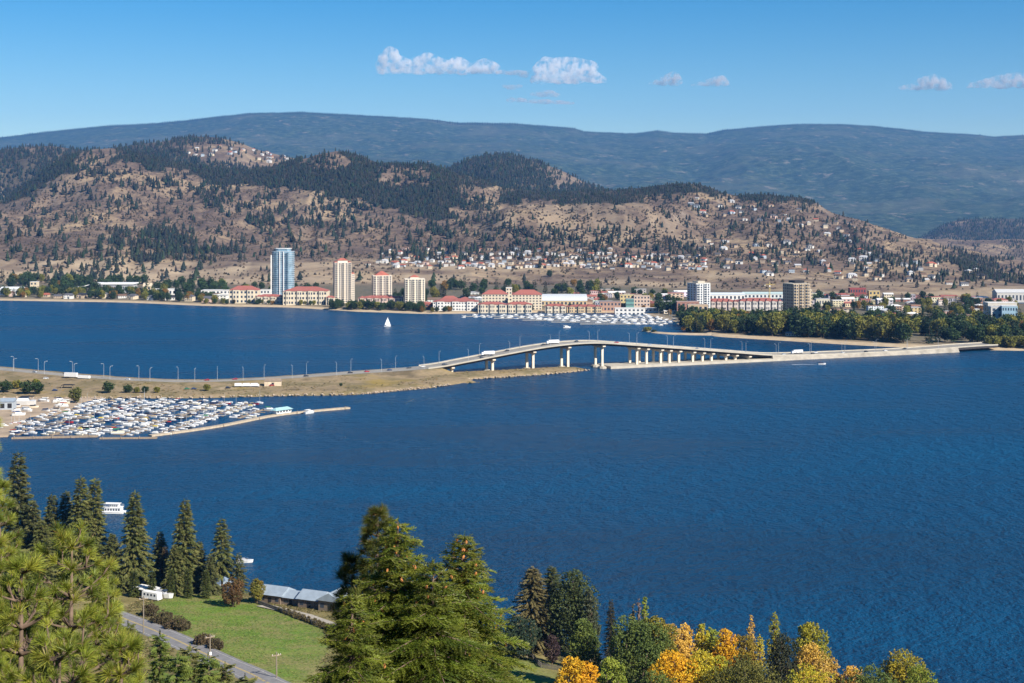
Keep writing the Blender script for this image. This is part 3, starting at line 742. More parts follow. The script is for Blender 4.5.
def make_truck(name):
    r = empty(name)
    MB().box(-6.5, 4.2, -1.25, 1.25, 1.1, 3.9).build("cargo_box", M['gloss'], r)
    MB().add([(4.5, -1.2, .6), (6.6, -1.2, .6), (6.6, 1.2, .6), (4.5, 1.2, .6), (4.5, -1.2, 3.0), (6.0, -1.2, 3.0), (6.0, 1.2, 3.0), (4.5, 1.2, 3.0)], [(0, 3, 2, 1), (4, 5, 6, 7), (0, 1, 5, 4), (1, 2, 6, 5), (2, 3, 7, 6), (3, 0, 4, 7)]).build("cab", M['gloss'], r)
    MB().box(-6.3, 6.4, -.9, .9, .75, 1.08).build("chassis", M['rubber'], r)
    for sx in (-5.4, -4.3, 3.2, 5.5):
        for sy in (-1, 1): MB().tube((sx, sy * .85, .5), (sx, sy * 1.2, .5), .5, .5, 10).build("wheel", M['rubber'], r)
    return r
CAR = make_car("car"); TRK = make_truck("box_truck"); used = {}
def tint(o, c):
    o.color = (*c, 1)
    for ch in o.children: tint(ch, c)
COLS = {"white": (.75, .75, .75), "black": (.015, .015, .018), "dark blue": (.02, .04, .12), "silver": (.5, .52, .54), "red": (.42, .02, .02), "dark grey": (.06, .065, .07), "green": (.03, .16, .06)}
def vehicle(src, loc, rz, colr, label, cat, group=None):
    o = src if src.name not in used else copy_tree(src); used[src.name] = 1
    o.location = loc; o.rotation_euler = (0, 0, rz); tint(o, COLS[colr]); return tag(o, label, cat, group)
def on_road(px, lane):
    i = int(np.argmin(np.abs(512 + near_edge[:, 0] / near_edge[:, 1] * FPX + 0 - px))); p = road_pt(i, lane, .01)
    return p, math.atan2(tan[i, 1], tan[i, 0])
seen_lab = {}
for px, lane, colr, k in ((28, 6, "silver", 0), (52, 18, "dark blue", 0), (120, 6, "white", 0), (206, 17, "red", 0), (236, 18, "red", 0), (311, 6, "black", 0), (352, 9, "black", 0), (369, 6, "red", 0), (396, 6, "dark blue", 0), (417, 19, "dark grey", 0), (432, 15, "white", 0), (447, 6, "black", 0),
                          (449, 10, "dark grey", 0), (484, 6, "black", 0), (493, 9, "dark grey", 0), (516, 19, "black", 0), (549, 17, "black", 0), (585, 18, "dark grey", 0), (622, 17, "red", 0), (657, 18, "silver", 0), (700, 7, "dark blue", 0), (790, 8, "silver", 0), (818, 8, "dark grey", 0), (827, 17, "white", 0),
                          (845, 6, "silver", 0), (872, 8, "black", 0), (889, 9, "white", 0), (915, 17, "black", 0), (493, 17, "white", 1), (561, 18, "white", 1), (807, 17, "white", 1)):
    lane = lane if px > 425 else (10 if lane < 12 else 15.5); p, a = on_road(px, lane)
    if lane > 12.5: a += PI
    wh = "causeway" if px < 425 else ("bridge deck" if px < 770 else "low roadway")
    typ = "car" if k == 0 else "box truck"
    lab = f"{colr} {typ} driving along the {wh} on the {'far' if lane > 12 else 'near'} side"
    vehicle(CAR if k == 0 else TRK, p, a, colr, lab, typ, f"{colr} {typ}s on the {'far' if lane > 12 else 'near'} side of the {wh}")
# parked beside the causeway
def slope_z(x, y):
    """height of the causeway bank at a point, from its stations"""
    i = int(np.argmin((near_edge[:iB, 0] - x) ** 2 + (near_edge[:iB, 1] - y) ** 2)); nx, ny = nrm[i]
    o = (x - near_edge[i, 0]) * nx + (y - near_edge[i, 1]) * ny; d = max((near_edge[i, 1] - toeY(near_edge[i, 0])) / max(ny, .3), 10.0); zr = min(near_edge[i, 2], 7.6)
    return float(np.interp(o, [-d - 6, -d, -d + 2.5, -d * .75, -d * .5, -d * .3, -9, -3.5], [-2.5, .15, 1.3, 2.1, 2.6, 3.2, 4.2, zr - .25]))
def bank(px, py):
    Y = YG(py, 3.0)
    for _ in range(6): z = slope_z(WX(px, Y), Y); Y = YG(py, z)
    return WX(px, Y), Y, z
for px, py, colr, lab in ((55, 391, "dark blue", "dark blue car parked below the two white trailers on the causeway"), (187, 389.5, "green", "green car parked on the causeway verge near the far end of the marina"), (194, 389.5, "dark blue", "dark blue car parked next to the green car on the causeway verge"),
                          (228, 388.5, "black", "black car parked beside the white camper row on the causeway"), (272, 386, "red", "red car parked just past the tan hut on the causeway"), (46, 379, "white", "white car parked on the verge just before the white trailers")):
    x, y, z = bank(px, py); vehicle(CAR, (x, y, z + .15), .2, colr, lab, "car")
TRL = empty("semi_trailer")
MB().box(-6.2, 6.2, -1.25, 1.25, 1.15, 4.6).build("cargo_box", M['white'], TRL)
b = MB()
for sx in (-4.8, -3.6, 4.6):
    for sy in (-1, 1): b.tube((sx, sy * .85, .5), (sx, sy * 1.2, .5), .5, .5, 10)
b.build("wheels", M['rubber'], TRL)
x, y, z = bank(71, 378); TRL.location = (x, y, z + .1); TRL.rotation_euler = (0, 0, -.3); tag(TRL, "tall white box trailer parked beside the causeway road, the taller of two", "trailer")
T2_ = copy_tree(TRL); x, y, z = bank(84, 379); T2_.location = (x, y, z + .1); T2_.rotation_euler = (0, 0, -.3); T2_.scale = (.9, 1, .62); tag(T2_, "lower white trailer parked right behind the taller white box trailer", "trailer")
for px, py, lab in ((239, 387, "white camper van parked on the causeway, first of the camper row"), (247, 387, "white camper van parked in the middle of the camper row on the causeway"), (255, 387, "white camper van parked next to the tan hut on the causeway")):
    x, y, z = bank(px, py)
    r = copy_tree(TRK); r.name = "camper_van"; r.location = (x, y, z + .1); r.rotation_euler = (0, 0, .1); r.scale = (.55, .9, .8); tint(r, COLS["white"]); tag(r, lab, "camper van")
H = empty("roadside_hut"); x, y, z = bank(273, 385.5); H.location = (x, y, z - .2); H.rotation_euler = (0, 0, .1)
MB().box(-7, 7, -3, 3, 0, 4.2).build("wall", plain("hut_wall", (.55, .45, .33), .85), H)
MB().hip(-7, 7, -3, 3, 4.2, 2.2, .5, .8).build("roof", plain("hut_roof", (.22, .17, .13), .9), H)
MB().box(-1, 1, -3.06, -2.98, .3, 3).build("door", M['dark'], H)
tag(H, "tan hut with a brown hipped roof on the causeway bank by the road", "hut")
S_ = empty("roadside_shelter"); x, y, z = bank(68, 388); S_.location = (x, y, z)
MB().hip(-5, 5, -3, 3, 2.6, .8, .3, .6).build("roof", M['dark'], S_)
for sx in (-4.5, 4.5):
    for sy in (-2.5, 2.5): MB().box(sx - .15, sx + .15, sy - .15, sy + .15, 0, 2.58).build("post", M['timber'], S_)
tag(S_, "small dark open shelter on the dry bank between the white trailers and the marina", "shelter")
# ------------------------------------------------------------------ the town across the lake
def land_z(x, y): return T1.zat(x, y)
def site(px, py_base, Y=None):
    """world point on the far shore for a building base seen (or hidden) at px"""
    x = WX(px, Y); return x, Y, land_z(x, Y)

def windows(mbx, x0, x1, z0, z1, nx, nz, y, fw=.55, fh=.55, axis='x', out=-.04):
    """a grid of panes on the face y = const (axis x) or x = const (axis y), set just proud of the wall"""
    for i in range(nx):
        for k in range(nz):
            a = x0 + (x1 - x0) * (i + .5 - fw / 2) / nx; b_ = x0 + (x1 - x0) * (i + .5 + fw / 2) / nx
            c = z0 + (z1 - z0) * (k + .5 - fh / 2) / nz; d = z0 + (z1 - z0) * (k + .5 + fh / 2) / nz
            q = [(a, y + out, c), (b_, y + out, c), (b_, y + out, d), (a, y + out, d)] if axis == 'x' else [(y + out, a, c), (y + out, b_, c), (y + out, b_, d), (y + out, a, d)]
            mbx.add(q, [(0, 1, 2, 3)])
def tower(name, label, px0, px1, ytop, Y, floors, wall, roofm, rz, bays, roof_h, shoulder=None, depth=None, win=M['glass'], slab=True, group=None):
    """apartment tower: wall shaft, a window strip per bay and face, balcony slabs, roof"""
    xc = (px0 + px1) / 2; w = (px1 - px0) * Y / FPX; D = depth or w * .85
    if rz: w = w / (math.cos(rz) + .85 * abs(math.sin(rz))); D = w * .85
    x, y, z = WX(xc, Y), Y, 0; z = land_z(x, Y); H = WZ(ytop, Y) - z - roof_h
    r = empty(name, (x, y, z - .5), rz); tag(r, label, "tower", group)
    fh = H / floors
    MB().box(-w / 2, w / 2, -D / 2, D / 2, 0, H).build("wall", wall, r)
    faces = [('x', -w / 2, w / 2, -D / 2, -.06), ('y', -D / 2, D / 2, -w / 2, -.06), ('y', -D / 2, D / 2, w / 2, .06)]
    for ax, a, b_, c, o in faces:
        nb = bays if ax == 'x' else max(2, bays - 1)
        for i in range(nb):
            m = MB(); s0 = a + (b_ - a) * i / nb; s1 = a + (b_ - a) * (i + 1) / nb
            windows(m, s0, s1, 1.5, H - .8, 1, floors, c, .62 if i % 2 == 0 else .42, .66, ax, o); m.build("window_strip", win, r)
    if slab:
        for i in range(0, bays, 2):
            s0 = -w / 2 + w * (i + .12) / bays; s1 = -w / 2 + w * (i + .88) / bays; m = MB()
            for k in range(1, floors): m.box(s0, s1, -D / 2 - 1.5, -D / 2 - .08, 1.5 + (H - 2.3) * k / floors - .12, 1.5 + (H - 2.3) * k / floors + .75)
            m.box(s0 - .25, s0 - .02, -D / 2 - 1.5, -D / 2 - .08, 1.5, H - .8); m.box(s1 + .02, s1 + .25, -D / 2 - 1.5, -D / 2 - .08, 1.5, H - .8)
            m.build("balcony_stack", wall, r)
    if shoulder:
        for sx, sw, sh in shoulder:   # lower shafts beside the main one
            x0, x1 = (w / 2 + .02, w / 2 + sw) if sx > 0 else (-w / 2 - sw, -w / 2 - .02)
            p = MB().box(x0, x1, -D * .4, D * .4, 0, H * sh).build("side_wing", wall, r); m = MB()
            windows(m, x0, x1, 1.5, H * sh - .8, 2, int(floors * sh), -D * .4, .5, .6); m.build("window_strip", win, p)
            MB().hip(x0, x1, -D * .4, D * .4, H * sh + .01, 2.5, .4, .4).build("roof", roofm, p)
    return r, w, D, H
# 1 the blue glass tower with a curved front
def glass_tower():
    Y = 2345; px0, px1 = 272.5, 294; w = (px1 - px0) * Y / FPX; x = WX((px0 + px1) / 2, Y); z = land_z(x, Y); H = WZ(251, Y) - z
    r = empty("glass_tower", (x, Y, z - .5), -.1); tag(r, "tallest tower in town, slender curved blue glass high-rise with pale bands", "tower")
    def outline(k, n=18): return [(w / 2 * k * math.copysign(abs(math.cos(a)) ** .55, math.cos(a)), w * .42 * k * math.copysign(abs(math.sin(a)) ** .75, math.sin(a))) for a in [2 * PI * i / n for i in range(n)]]
    MB().prism(outline(1.0), 0, H).build("wall", M['blueglass'], r)
    nf = 26; BAND = plain("pale_blue_band", (.40, .46, .50), .5)
    for k in range(1, nf + 1, 1): MB().prism(outline(1.035), H * k / nf - .35, H * k / nf + .25).build("floor_band", BAND, r)
    for u in (-.46, -.05, .13):
        a = u * w; MB().box(a - .35, a + .35, -w * .47, -w * .36, 0, H * (1.0 if abs(u) < .3 else .93)).build("pier_fin", M['white'], r)
    for u in (-.25, .3):
        m = MB()
        for k in range(nf): m.box(u * w - 2.1, u * w + 2.1, -w * .47, -w * .41, H * k / nf + .3, H * k / nf + 1.2)
        m.build("balcony_stack", M['blueglass'], r)
    MB().prism(outline(.72), H, H + 4.5).build("crown", M['blueglass'], r); MB().prism(outline(.78), H + 4.5, H + 5.1).build("roof", M['white'], r)
glass_tower()
r, w, D, H = tower("apartment_tower", "tall cream apartment tower with stepped red roof, next to the blue glass tower", 332.5, 352, 258.5, 2300, 19, M['cream'], M['tile'], .22, 5, 5.5, [(1, 5.5, .72)])
MB().hip(-w * .3, w * .3, -D * .3, D * .3, H + 3.2, 3.4, .8, .35).build("roof", M['tile'], r); MB().box(-w * .3, w * .3, -D * .3, D * .3, H, H + 3.19).build("penthouse", M['cream'], r)
MB().hip(-w / 2, -w * .3, -D / 2, D / 2, H + .02, 2, .3, .5).build("corner_roof", M['tile'], r); MB().hip(w * .3, w / 2, -D / 2, D / 2, H + .02, 2, .3, .5).build("corner_roof", M['tile'], r)
r, w, D, H = tower("apartment_tower", "cream apartment tower with one broad red pyramid roof, between two other cream towers", 371, 392.5, 270.5, 2290, 12, M['cream'], M['tile'], .2, 6, 7, None)
MB().hip(-w * .38, w * .38, -D * .38, D * .38, H + .02, 6.8, .8, .12).build("roof", M['tile'], r)
r, w, D, H = tower("apartment_tower", "cream apartment tower with a small red peak, beside the lakeside hotel", 403.5, 425.5, 275, 2240, 12, plain("pale_render", (.64, .57, .46), .8), M['tile'], .12, 6, 5, None)
MB().box(-w * .22, w * .22, -D * .22, D * .22, H, H + 2.5).build("penthouse", M['cream'], r); MB().hip(-w * .22, w * .22, -D * .22, D * .22, H + 2.52, 3.4, .6, .1).build("roof", M['tile'], r)
r, w, D, H = tower("apartment_tower", "grey and white apartment tower with dark window bands above the park trees", 687.5, 710, 281, 2080, 12, plain("grey_white_wall", (.55, .56, .56), .7), M['concrete'], .5, 4, 2.5, None)
MB().box(-w * .25, w * .25, -D * .3, D * .3, H, H + 3).build("penthouse", M['concrete'], r); MB().box(-w / 2 - .3, w / 2 + .3, -D / 2 - .3, D / 2 + .3, H + .01, H + .7).build("roof", M['concrete'], r)
r, w, D, H = tower("apartment_tower", "brown and cream apartment tower with dark balcony columns at the park's edge", 783.5, 809.5, 280, 1990, 11, plain("brown_cream_wall", (.42, .34, .24), .8), M['concrete'], .42, 6, 4, [(1, 5, .8)])
MB().box(-w * .28, w * .28, -D * .3, D * .3, H, H + 4).build("penthouse", M['dark'], r); MB().hip(-w / 2, w / 2, -D / 2, D / 2, H + .02, 1.2, .4, .6).build("roof", M['concrete'], r)

def block(name, label, px0, px1, ytop, Y, ybase=None, wall=(.62, .53, .4), roof='flat', roofc=(.5, .5, .5), floors=3, bays=6, depth=None, rz=0.0, cat="building", group=None, rh=None, win=True, roofm=None):
    w = (px1 - px0) * Y / FPX; D = depth or min(max(w * .5, 12), 40)
    x = WX((px0 + px1) / 2, Y); yy = Y + D / 2; z = land_z(x, yy)
    if ybase is not None: z = WZ(ybase, Y)
    top = WZ(ytop, Y)
    r = empty(name, (x, yy, z - .6), rz); tag(r, label, cat, group)
    rh = rh if rh is not None else (0 if roof == 'flat' else min(max(2.0, (top - z) * .24), w * .22)); H = max(2.6, top - z + .6 - rh)
    ww = MB().box(-w / 2, w / 2, -D / 2, D / 2, 0, H).build("wall", M['paint'], r); ww.color = (*wall, 1)
    if roof == 'flat': o = MB().box(-w / 2 - .25, w / 2 + .25, -D / 2 - .25, D / 2 + .25, H + .01, H + .6).build("roof", M['roof'], r)
    elif roof == 'hip': o = MB().hip(-w / 2, w / 2, -D / 2, D / 2, H + .02, rh, .6, .45).build("roof", roofm or M['roof'], r)
    elif roof == 'gable': o = MB().hip(-w / 2, w / 2, -D / 2, D / 2, H + .02, rh, .6, 1.0).build("roof", roofm or M['roof'], r)
    elif roof == 'vault':
        m = MB(); n = 8; vs = []
        for i in range(n + 1):
            a = PI * i / n; yy_ = -math.cos(a) * (D / 2 + .6); zz = H + rh * math.sin(a)
            vs += [(-w / 2 - .5, yy_, zz), (w / 2 + .5, yy_, zz)]
        m.add(vs, [(2 * i, 2 * i + 1, 2 * i + 3, 2 * i + 2) for i in range(n)] + [tuple(2 * i for i in range(n + 1))[::-1], tuple(2 * i + 1 for i in range(n + 1))]); o = m.build("roof", M['roof'], r)
    o.color = (*roofc, 1)
    if win and floors:
        for k in range(floors):
            m = MB(); windows(m, -w / 2, w / 2, H * k / floors + .3, H * (k + 1) / floors, max(bays, int(w / 6)), 1, -D / 2, .5, .5); m.build("window_row", M['glass'], r)
        m = MB(); windows(m, -D / 2, D / 2, .3, H, max(2, bays // 2, int(D / 6)), floors, -w / 2, .45, .5, 'y', -.05); m.build("window_row", M['glass'], r)
    return r, w, D, H
RED = (.34, .115, .09); CRM = (.62, .54, .41); WHT = (.70, .68, .64); PNK = (.56, .43, .36)
def redblock(name, label, px0, px1, ytop, Y, gables=0, floors=3, bays=8, wall=CRM, **k):
    r, w, D, H = block(name, label, px0, px1, ytop, Y, None, wall, 'hip', RED, floors, bays, **k)
    for i in range(gables):
        gx = -w / 2 + w * (i + .5) / gables; gw = w / gables * .45
        p = MB().box(gx - gw / 2, gx + gw / 2, -D / 2 - 2, -D / 2 - .1, 0, H + .6).build("gable_bay", M['paint'], r); p.color = (*wall, 1)
        q = MB().hip(gx - gw / 2, gx + gw / 2, -D / 2 - 2, -D / 2 + D * .3, H + .62, 2.6, .4, .9).build("roof", M['roof'], p); q.color = (*RED, 1)
        m = MB(); windows(m, gx - gw / 2, gx + gw / 2, .5, H, 2, floors, -D / 2 - 2, .5, .5); m.build("window_row", M['glass'], p)
    return r
redblock("apartment_block", "cream low apartment block with a red hipped roof, farthest from the hotel", 229, 258, 286, 2300, 2)
redblock("apartment_block", "low red-roofed row of terraces in front of the blue glass tower", 255, 283, 294.5, 2285, 4, 2)
redblock("apartment_block", "wide cream apartment block with red gabled roofs beside the glass tower", 283, 327, 287, 2260, 4, 3, 12)
redblock("apartment_block", "small red-roofed building at the foot of the tall cream tower", 326, 334, 296, 2250, 1, 2, 3)
redblock("apartment_block", "low pink and red roofed row behind the lakeside trees, under the pyramid-roofed tower", 358, 402, 296, 2240, 6, 2, 12, PNK)
redblock("apartment_block", "maroon roofed low building at the foot of the small-peaked tower", 416, 434, 302, 2150, 1, 2, 4, (.3, .12, .09))
redblock("hotel_building", "white lakeside hotel wing with a red roof and pale arcade nearest the cream towers", 433, 478, 299, 2130, 3, 3, 16, WHT)
r_, w_, D_, H_ = block("hotel_building", "raised central hotel block with a small red peak above the white arcade wing", 441, 458, 296, 2165, None, CRM, 'hip', RED, 4, 6)
redblock("hotel_building", "large cream hotel block with red roof rising behind the hotel's low front roofs", 482, 508, 290, 2180, 0, 5, 8)
block("hotel_building", "pale hotel lift tower between the two large red-trimmed hotel blocks", 506, 512, 288, 2190, None, CRM, 'flat', WHT, 6, 2)
r_, w_, D_, H_ = block("hotel_building", "tallest cream hotel block with balconies and red trim beside the grey arena roof", 512, 542, 290, 2150, None, CRM, 'hip', RED, 6, 9)
redblock("hotel_building", "low red-tiled hotel restaurant along the promenade behind the far marina", 478, 506, 302, 2110, 3, 2, 8)
redblock("hotel_building", "low red-tiled hotel pavilion in front of the tallest hotel block", 506, 532, 302, 2110, 3, 2, 8)
block("arena_building", "big arena with a pale grey vaulted roof and tan walls behind the far marina", 541, 587, 295, 2230, None, (.52, .40, .24), 'vault', (.55, .58, .60), 1, 10, depth=60, rh=9, cat="arena")
redblock("apartment_block", "low cream terrace with red roofs in front of the arena", 545, 566, 304, 2110, 3, 2, 6)
redblock("apartment_block", "low tan terrace with a red roof between the arena and the orange block", 567, 602, 305, 2115, 4, 2, 10, (.55, .42, .26))
block("office_block", "yellow-topped tan block with a teal glass front behind the white yacht club", 620, 634, 295, 2160, None, (.55, .44, .22), 'flat', (.5, .42, .25), 4, 4, cat="office")
block("office_block", "teal glass block wedged between the yellow and the salmon block", 626, 634, 299, 2140, None, (.14, .29, .27), 'flat', (.3, .3, .3), 3, 4, cat="office")
block("office_block", "salmon pink flat-roofed block behind the white yacht club", 634, 650, 296, 2150, None, (.54, .41, .33), 'flat', (.5, .4, .3), 4, 5, cat="office")
block("office_block", "dull brown low block left of the teal glass block", 600, 621, 302, 2130, None, (.38, .24, .18), 'flat', (.3, .22, .2), 2, 6, cat="office")
block("yacht_club", "long white two-storey yacht club with dark window bands behind the far marina", 615, 661, 308.5, 2085, None, WHT, 'flat', WHT, 2, 1, depth=14, cat="clubhouse")
block("yacht_club", "low white boat shed at the end of the yacht club by the park trees", 664, 681, 311, 2060, None, (.6, .52, .4), 'flat', WHT, 1, 4, cat="clubhouse")
block("office_block", "tan flat-roofed block between the yacht club and the park trees", 688, 708, 305, 1980, None, (.48, .36, .24), 'flat', (.45, .36, .28), 2, 4, cat="office")
block("office_block", "red brick block at the foot of the grey and white tower", 677, 699, 302, 2050, None, (.33, .17, .13), 'flat', (.4, .28, .24), 2, 5, cat="office")
block("warehouse", "long white warehouse with a pale blue-grey roof behind the grey and white tower", 709, 745, 293, 2350, None, WHT, 'gable', (.62, .68, .72), 1, 8, cat="warehouse")
block("warehouse", "long pale green-roofed warehouse beside the yellow crane", 744, 790, 292.5, 2400, None, (.6, .62, .6), 'gable', (.48, .60, .58), 1, 8, cat="warehouse")
redblock("terrace_row", "stepped white and pink terrace row in front of the long warehouses", 704, 738, 299, 2120, 6, 2, 12, (.54, .45, .40))
redblock("terrace_row", "pale terrace row with pink roofs running to the brown and cream tower", 738, 783, 298.5, 2120, 7, 2, 14, (.56, .52, .48))
block("civic_building", "dark red flat roofed building on the dry flats beyond the brown and cream tower", 850, 866, 288.5, 2420, None, (.24, .06, .055), 'flat', (.38, .08, .08), 2, 6, cat="building")
block("civic_building", "small yellow building beside the dark red flat roofed building", 869, 880, 291, 2400, None, (.48, .36, .16), 'flat', (.5, .4, .25), 2, 3, cat="building")
block("glass_building", "rounded pale blue glass building with a white flank at the right end of town", 1003, 1018, 306.5, 1800, None, (.30, .45, .55), 'flat', (.55, .62, .66), 4, 6, cat="office", rz=-.15)
block("glass_building", "white banded office with dark windows joined to the pale blue glass building", 991, 1003, 307, 1810, None, (.52, .5, .47), 'flat', (.5, .5, .5), 4, 1, cat="office")
block("glass_building", "white upper storey block behind the banded office", 988, 1017, 303, 1870, None, (.52, .48, .42), 'flat', WHT, 2, 7, cat="office")
block("glass_building", "long white roofed hall at the foot of the dark wooded slope", 997, 1026, 289.5, 2360, None, (.48, .46, .43), 'gable', (.5, .5, .5), 1, 5, cat="hall")
# white halls on the far left shore
def saddle_hall():
    Y = 2560; x0, x1 = WX(73, Y), WX(133, Y); z = land_z((x0 + x1) / 2, Y); H = WZ(283.5, Y) - z
    r = empty("long_hall", ((x0 + x1) / 2, Y + 20, z - .5)); w = x1 - x0
    tag(r, "long white hall with a roof sweeping down at one end", "hall")
    n = 10; vs, fs = [], []
    for i in range(n + 1):
        u = i / n; xx = -w / 2 + w * u; hh = H * (.55 + .45 * min(1, u / .3) ** 1.5) if u < .3 else H
        vs += [(xx, -20, hh), (xx, 20, hh + 1), (xx, 20, hh - .7), (xx, -20, hh - 1.2)]
    for i in range(n):
        for j in range(4): fs.append((i * 4 + j, (i + 1) * 4 + j, (i + 1) * 4 + (j + 1) % 4, i * 4 + (j + 1) % 4))
    fs += [(0, 1, 2, 3), tuple(n * 4 + j for j in (3, 2, 1, 0))]
    MB().add(vs, fs).build("roof", M['white'], r)
    MB().box(-w * .2, w * .48, -18, 18, 0, H - 1.3).build("wall", plain("grey_hall_wall", (.36, .36, .36), .8), r)
    m = MB(); windows(m, -w * .2, w * .48, .5, H - 1.5, 22, 1, -18, .6, .5); m.build("window_row", M['glass'], r)
saddle_hall()
block("long_hall", "low white hall with a pale roof at the far left end of the shore", 0, 22, 287, 2500, None, (.6, .6, .58), 'gable', (.68, .70, .72), 1, 6, cat="hall")
block("long_hall", "small tan block with a white gable by the far left hall", 30, 37, 282, 2560, None, (.62, .52, .36), 'flat', WHT, 3, 2, cat="hall")
block("long_hall", "white flat hall partly behind trees, just past the sweeping-roofed hall", 150, 176, 289.5, 2500, None, WHT, 'flat', WHT, 1, 6, cat="hall")
block("long_hall", "tan gabled church-like hall rising from the trees beside the sweeping-roofed hall", 143, 151, 283, 2520, None, (.6, .48, .3), 'gable', (.6, .5, .36), 2, 2, cat="hall", rh=6)
block("long_hall", "long low white building behind the red-roofed block farthest along the shore", 201, 231, 290.5, 2440, None, WHT, 'flat', (.6, .58, .55), 2, 8, cat="hall")
block("long_hall", "low white building tucked between the red-roofed block and the glass tower", 257, 273, 290, 2420, None, WHT, 'flat', (.62, .6, .56), 2, 5, cat="hall")
# town blocks scattered between the park and the flats, deterministic scatter of shops and offices
R_ = random.Random(21)
walls = [("white", WHT), ("cream", CRM), ("tan", (.46, .34, .2)), ("pink", PNK), ("grey", (.4, .4, .4)), ("brick red", (.34, .17, .13)), ("pale yellow", (.58, .5, .34))]
roofs = [("grey", (.38, .38, .38)), ("white", (.7, .7, .68)), ("red", RED), ("brown", (.2, .13, .09))]
def scatter_blocks(n, px0, px1, Y0, Y1, hmin, hmax, where, grp):
    for _ in range(n):
        px = R_.uniform(px0, px1); Y = R_.uniform(Y0, Y1); wpx = R_.uniform(6, 17); wn_, wc = R_.choice(walls); rn, rc = R_.choice(roofs)
        x = WX(px, Y); z = land_z(x, Y); yt = PXY(x, Y, z + R_.uniform(hmin, hmax))[1]; rt = R_.choice(['flat', 'flat', 'hip', 'gable'])
        block("town_building", f"{wn_} low building with a {rn} {'flat' if rt == 'flat' else 'pitched'} roof {where}", px - wpx / 2, px + wpx / 2, yt, Y, None, tuple(c * R_.uniform(.85, 1.1) for c in wc), rt, rc, R_.choice([1, 2, 2, 3]), R_.randint(3, 6),
              depth=R_.uniform(10, 22), rz=R_.uniform(-.2, .2), group=f"{wn_} buildings with {rn} roofs {grp}")
scatter_blocks(62, 815, 1015, 1880, 2450, 5, 11, "in the town beyond the lakeside park", "beyond the park")
scatter_blocks(26, 585, 690, 2170, 2500, 6, 11, "behind the yacht club", "behind the yacht club")
scatter_blocks(22, 430, 600, 2250, 2560, 4, 8, "behind the lakeside hotel", "behind the hotel")
scatter_blocks(16, 690, 850, 2180, 2480, 4, 8, "near the terrace rows and the crane", "near the crane")
scatter_blocks(10, 180, 330, 2330, 2550, 5, 8, "behind the red-roofed lakeside blocks", "behind the lakeside blocks")
# construction crane
Y = 2250; x = WX(769.5, Y); z = land_z(x, Y); Hc = WZ(283, Y) - z
r = empty("tower_crane", (x, Y, z)); tag(r, "yellow tower crane standing over the terrace rows", "crane")
def lattice(p0, p1, s, n, axis):
    m = MB(); p0, p1 = Vector(p0), Vector(p1)
    if axis == 'z': cs = [Vector((a, b, 0)) for a, b in ((-s, -s), (s, -s), (s, s), (-s, s))]
    else: cs = [Vector((0, a, b)) for a, b in ((-s, 0), (s, 0), (0, 1.6 * s))]
    for c in cs: m.tube(p0 + c, p1 + c, .22, n=4)
    for k in range(n):
        a, b_ = p0.lerp(p1, k / n), p0.lerp(p1, (k + 1) / n)
        for i in range(len(cs)): m.tube(a + cs[i], b_ + cs[(i + 1) % len(cs)], .14, n=4)
    return m
lattice((0, 0, 0), (0, 0, Hc), .9, 14, 'z').build("mast", M['yellow'], r)
lattice((-6, 0, Hc - 3), (9, 0, Hc - 3), .8, 10, 'x').build("jib", M['yellow'], r)
MB().box(-8.5, -6, -1, 1, Hc - 4.6, Hc - 2.6).build("counterweight", M['concrete'], r)
MB().box(-.9, .9, -2.4, -.95, Hc - 5.8, Hc - 3.6).build("cab", M['white'], r)
MB().tube((0, 0, Hc), (0, 0, Hc + 3.5), .4, .1, 5).build("apex", M['yellow'], r)
# red and white beacon on the park beach
x, Y = WX(730, 1765), 1765; z = land_z(x, Y)
r = empty("harbour_beacon", (x, Y, z)); tag(r, "small white beacon with a red cone roof on the park beach", "beacon")
MB().prism([(2.2 * math.cos(a), 2.2 * math.sin(a)) for a in [k * PI / 4 for k in range(8)]], 0, 4.5, 0, .85).build("tower", M['white'], r)
MB().prism([(2.3 * math.cos(a), 2.3 * math.sin(a)) for a in [k * PI / 4 for k in range(8)]], 4.52, 9.5, 0, .08).build("roof", M['redpaint'], r)
x, Y = WX(793, 1700), 1700; z = land_z(x, Y)
r = empty("beach_pavilion", (x, Y, z)); tag(r, "pale blue low pavilion on the park beach", "pavilion")
ww = MB().box(-9, 9, -3, 3, 0, 3.2).build("wall", M['white'], r); ww = MB().hip(-9, 9, -3, 3, 3.22, 1.6, .8, .7).build("roof", M['metalroof'], r)
m = MB(); windows(m, -9, 9, .4, 3, 6, 1, -3, .6, .6); m.build("window_row", M['glass'], r)
# the flat spit of sand with a bush at the tip of the park
sp = spline([(WX(642, 1790), 1790, 0), (WX(655, 1768), 1768, 0), (WX(672, 1752), 1752, 0), (WX(690, 1745), 1745, 0), (WX(712, 1742), 1742, 0)], 6)
vs, fs = [], []
for k, p in enumerate(sp):
    wdt = np.interp(k, [0, 3, len(sp)], [2, 9, 16])
    for u in (-1.3, -1, -.6, 0, .6, 1, 1.3): vs.append((p[0], p[1] + u * wdt, 1.5 * (1 - abs(u) ** 2)))
for k in range(len(sp) - 1):
    for j in range(6): fs.append((k * 7 + j, (k + 1) * 7 + j, (k + 1) * 7 + j + 1, k * 7 + j + 1))
tag(MB().add(vs, fs).build("beach", plain("beach_sand", (.42, .33, .22), .95, .2, .1), smooth=True), kind='structure')

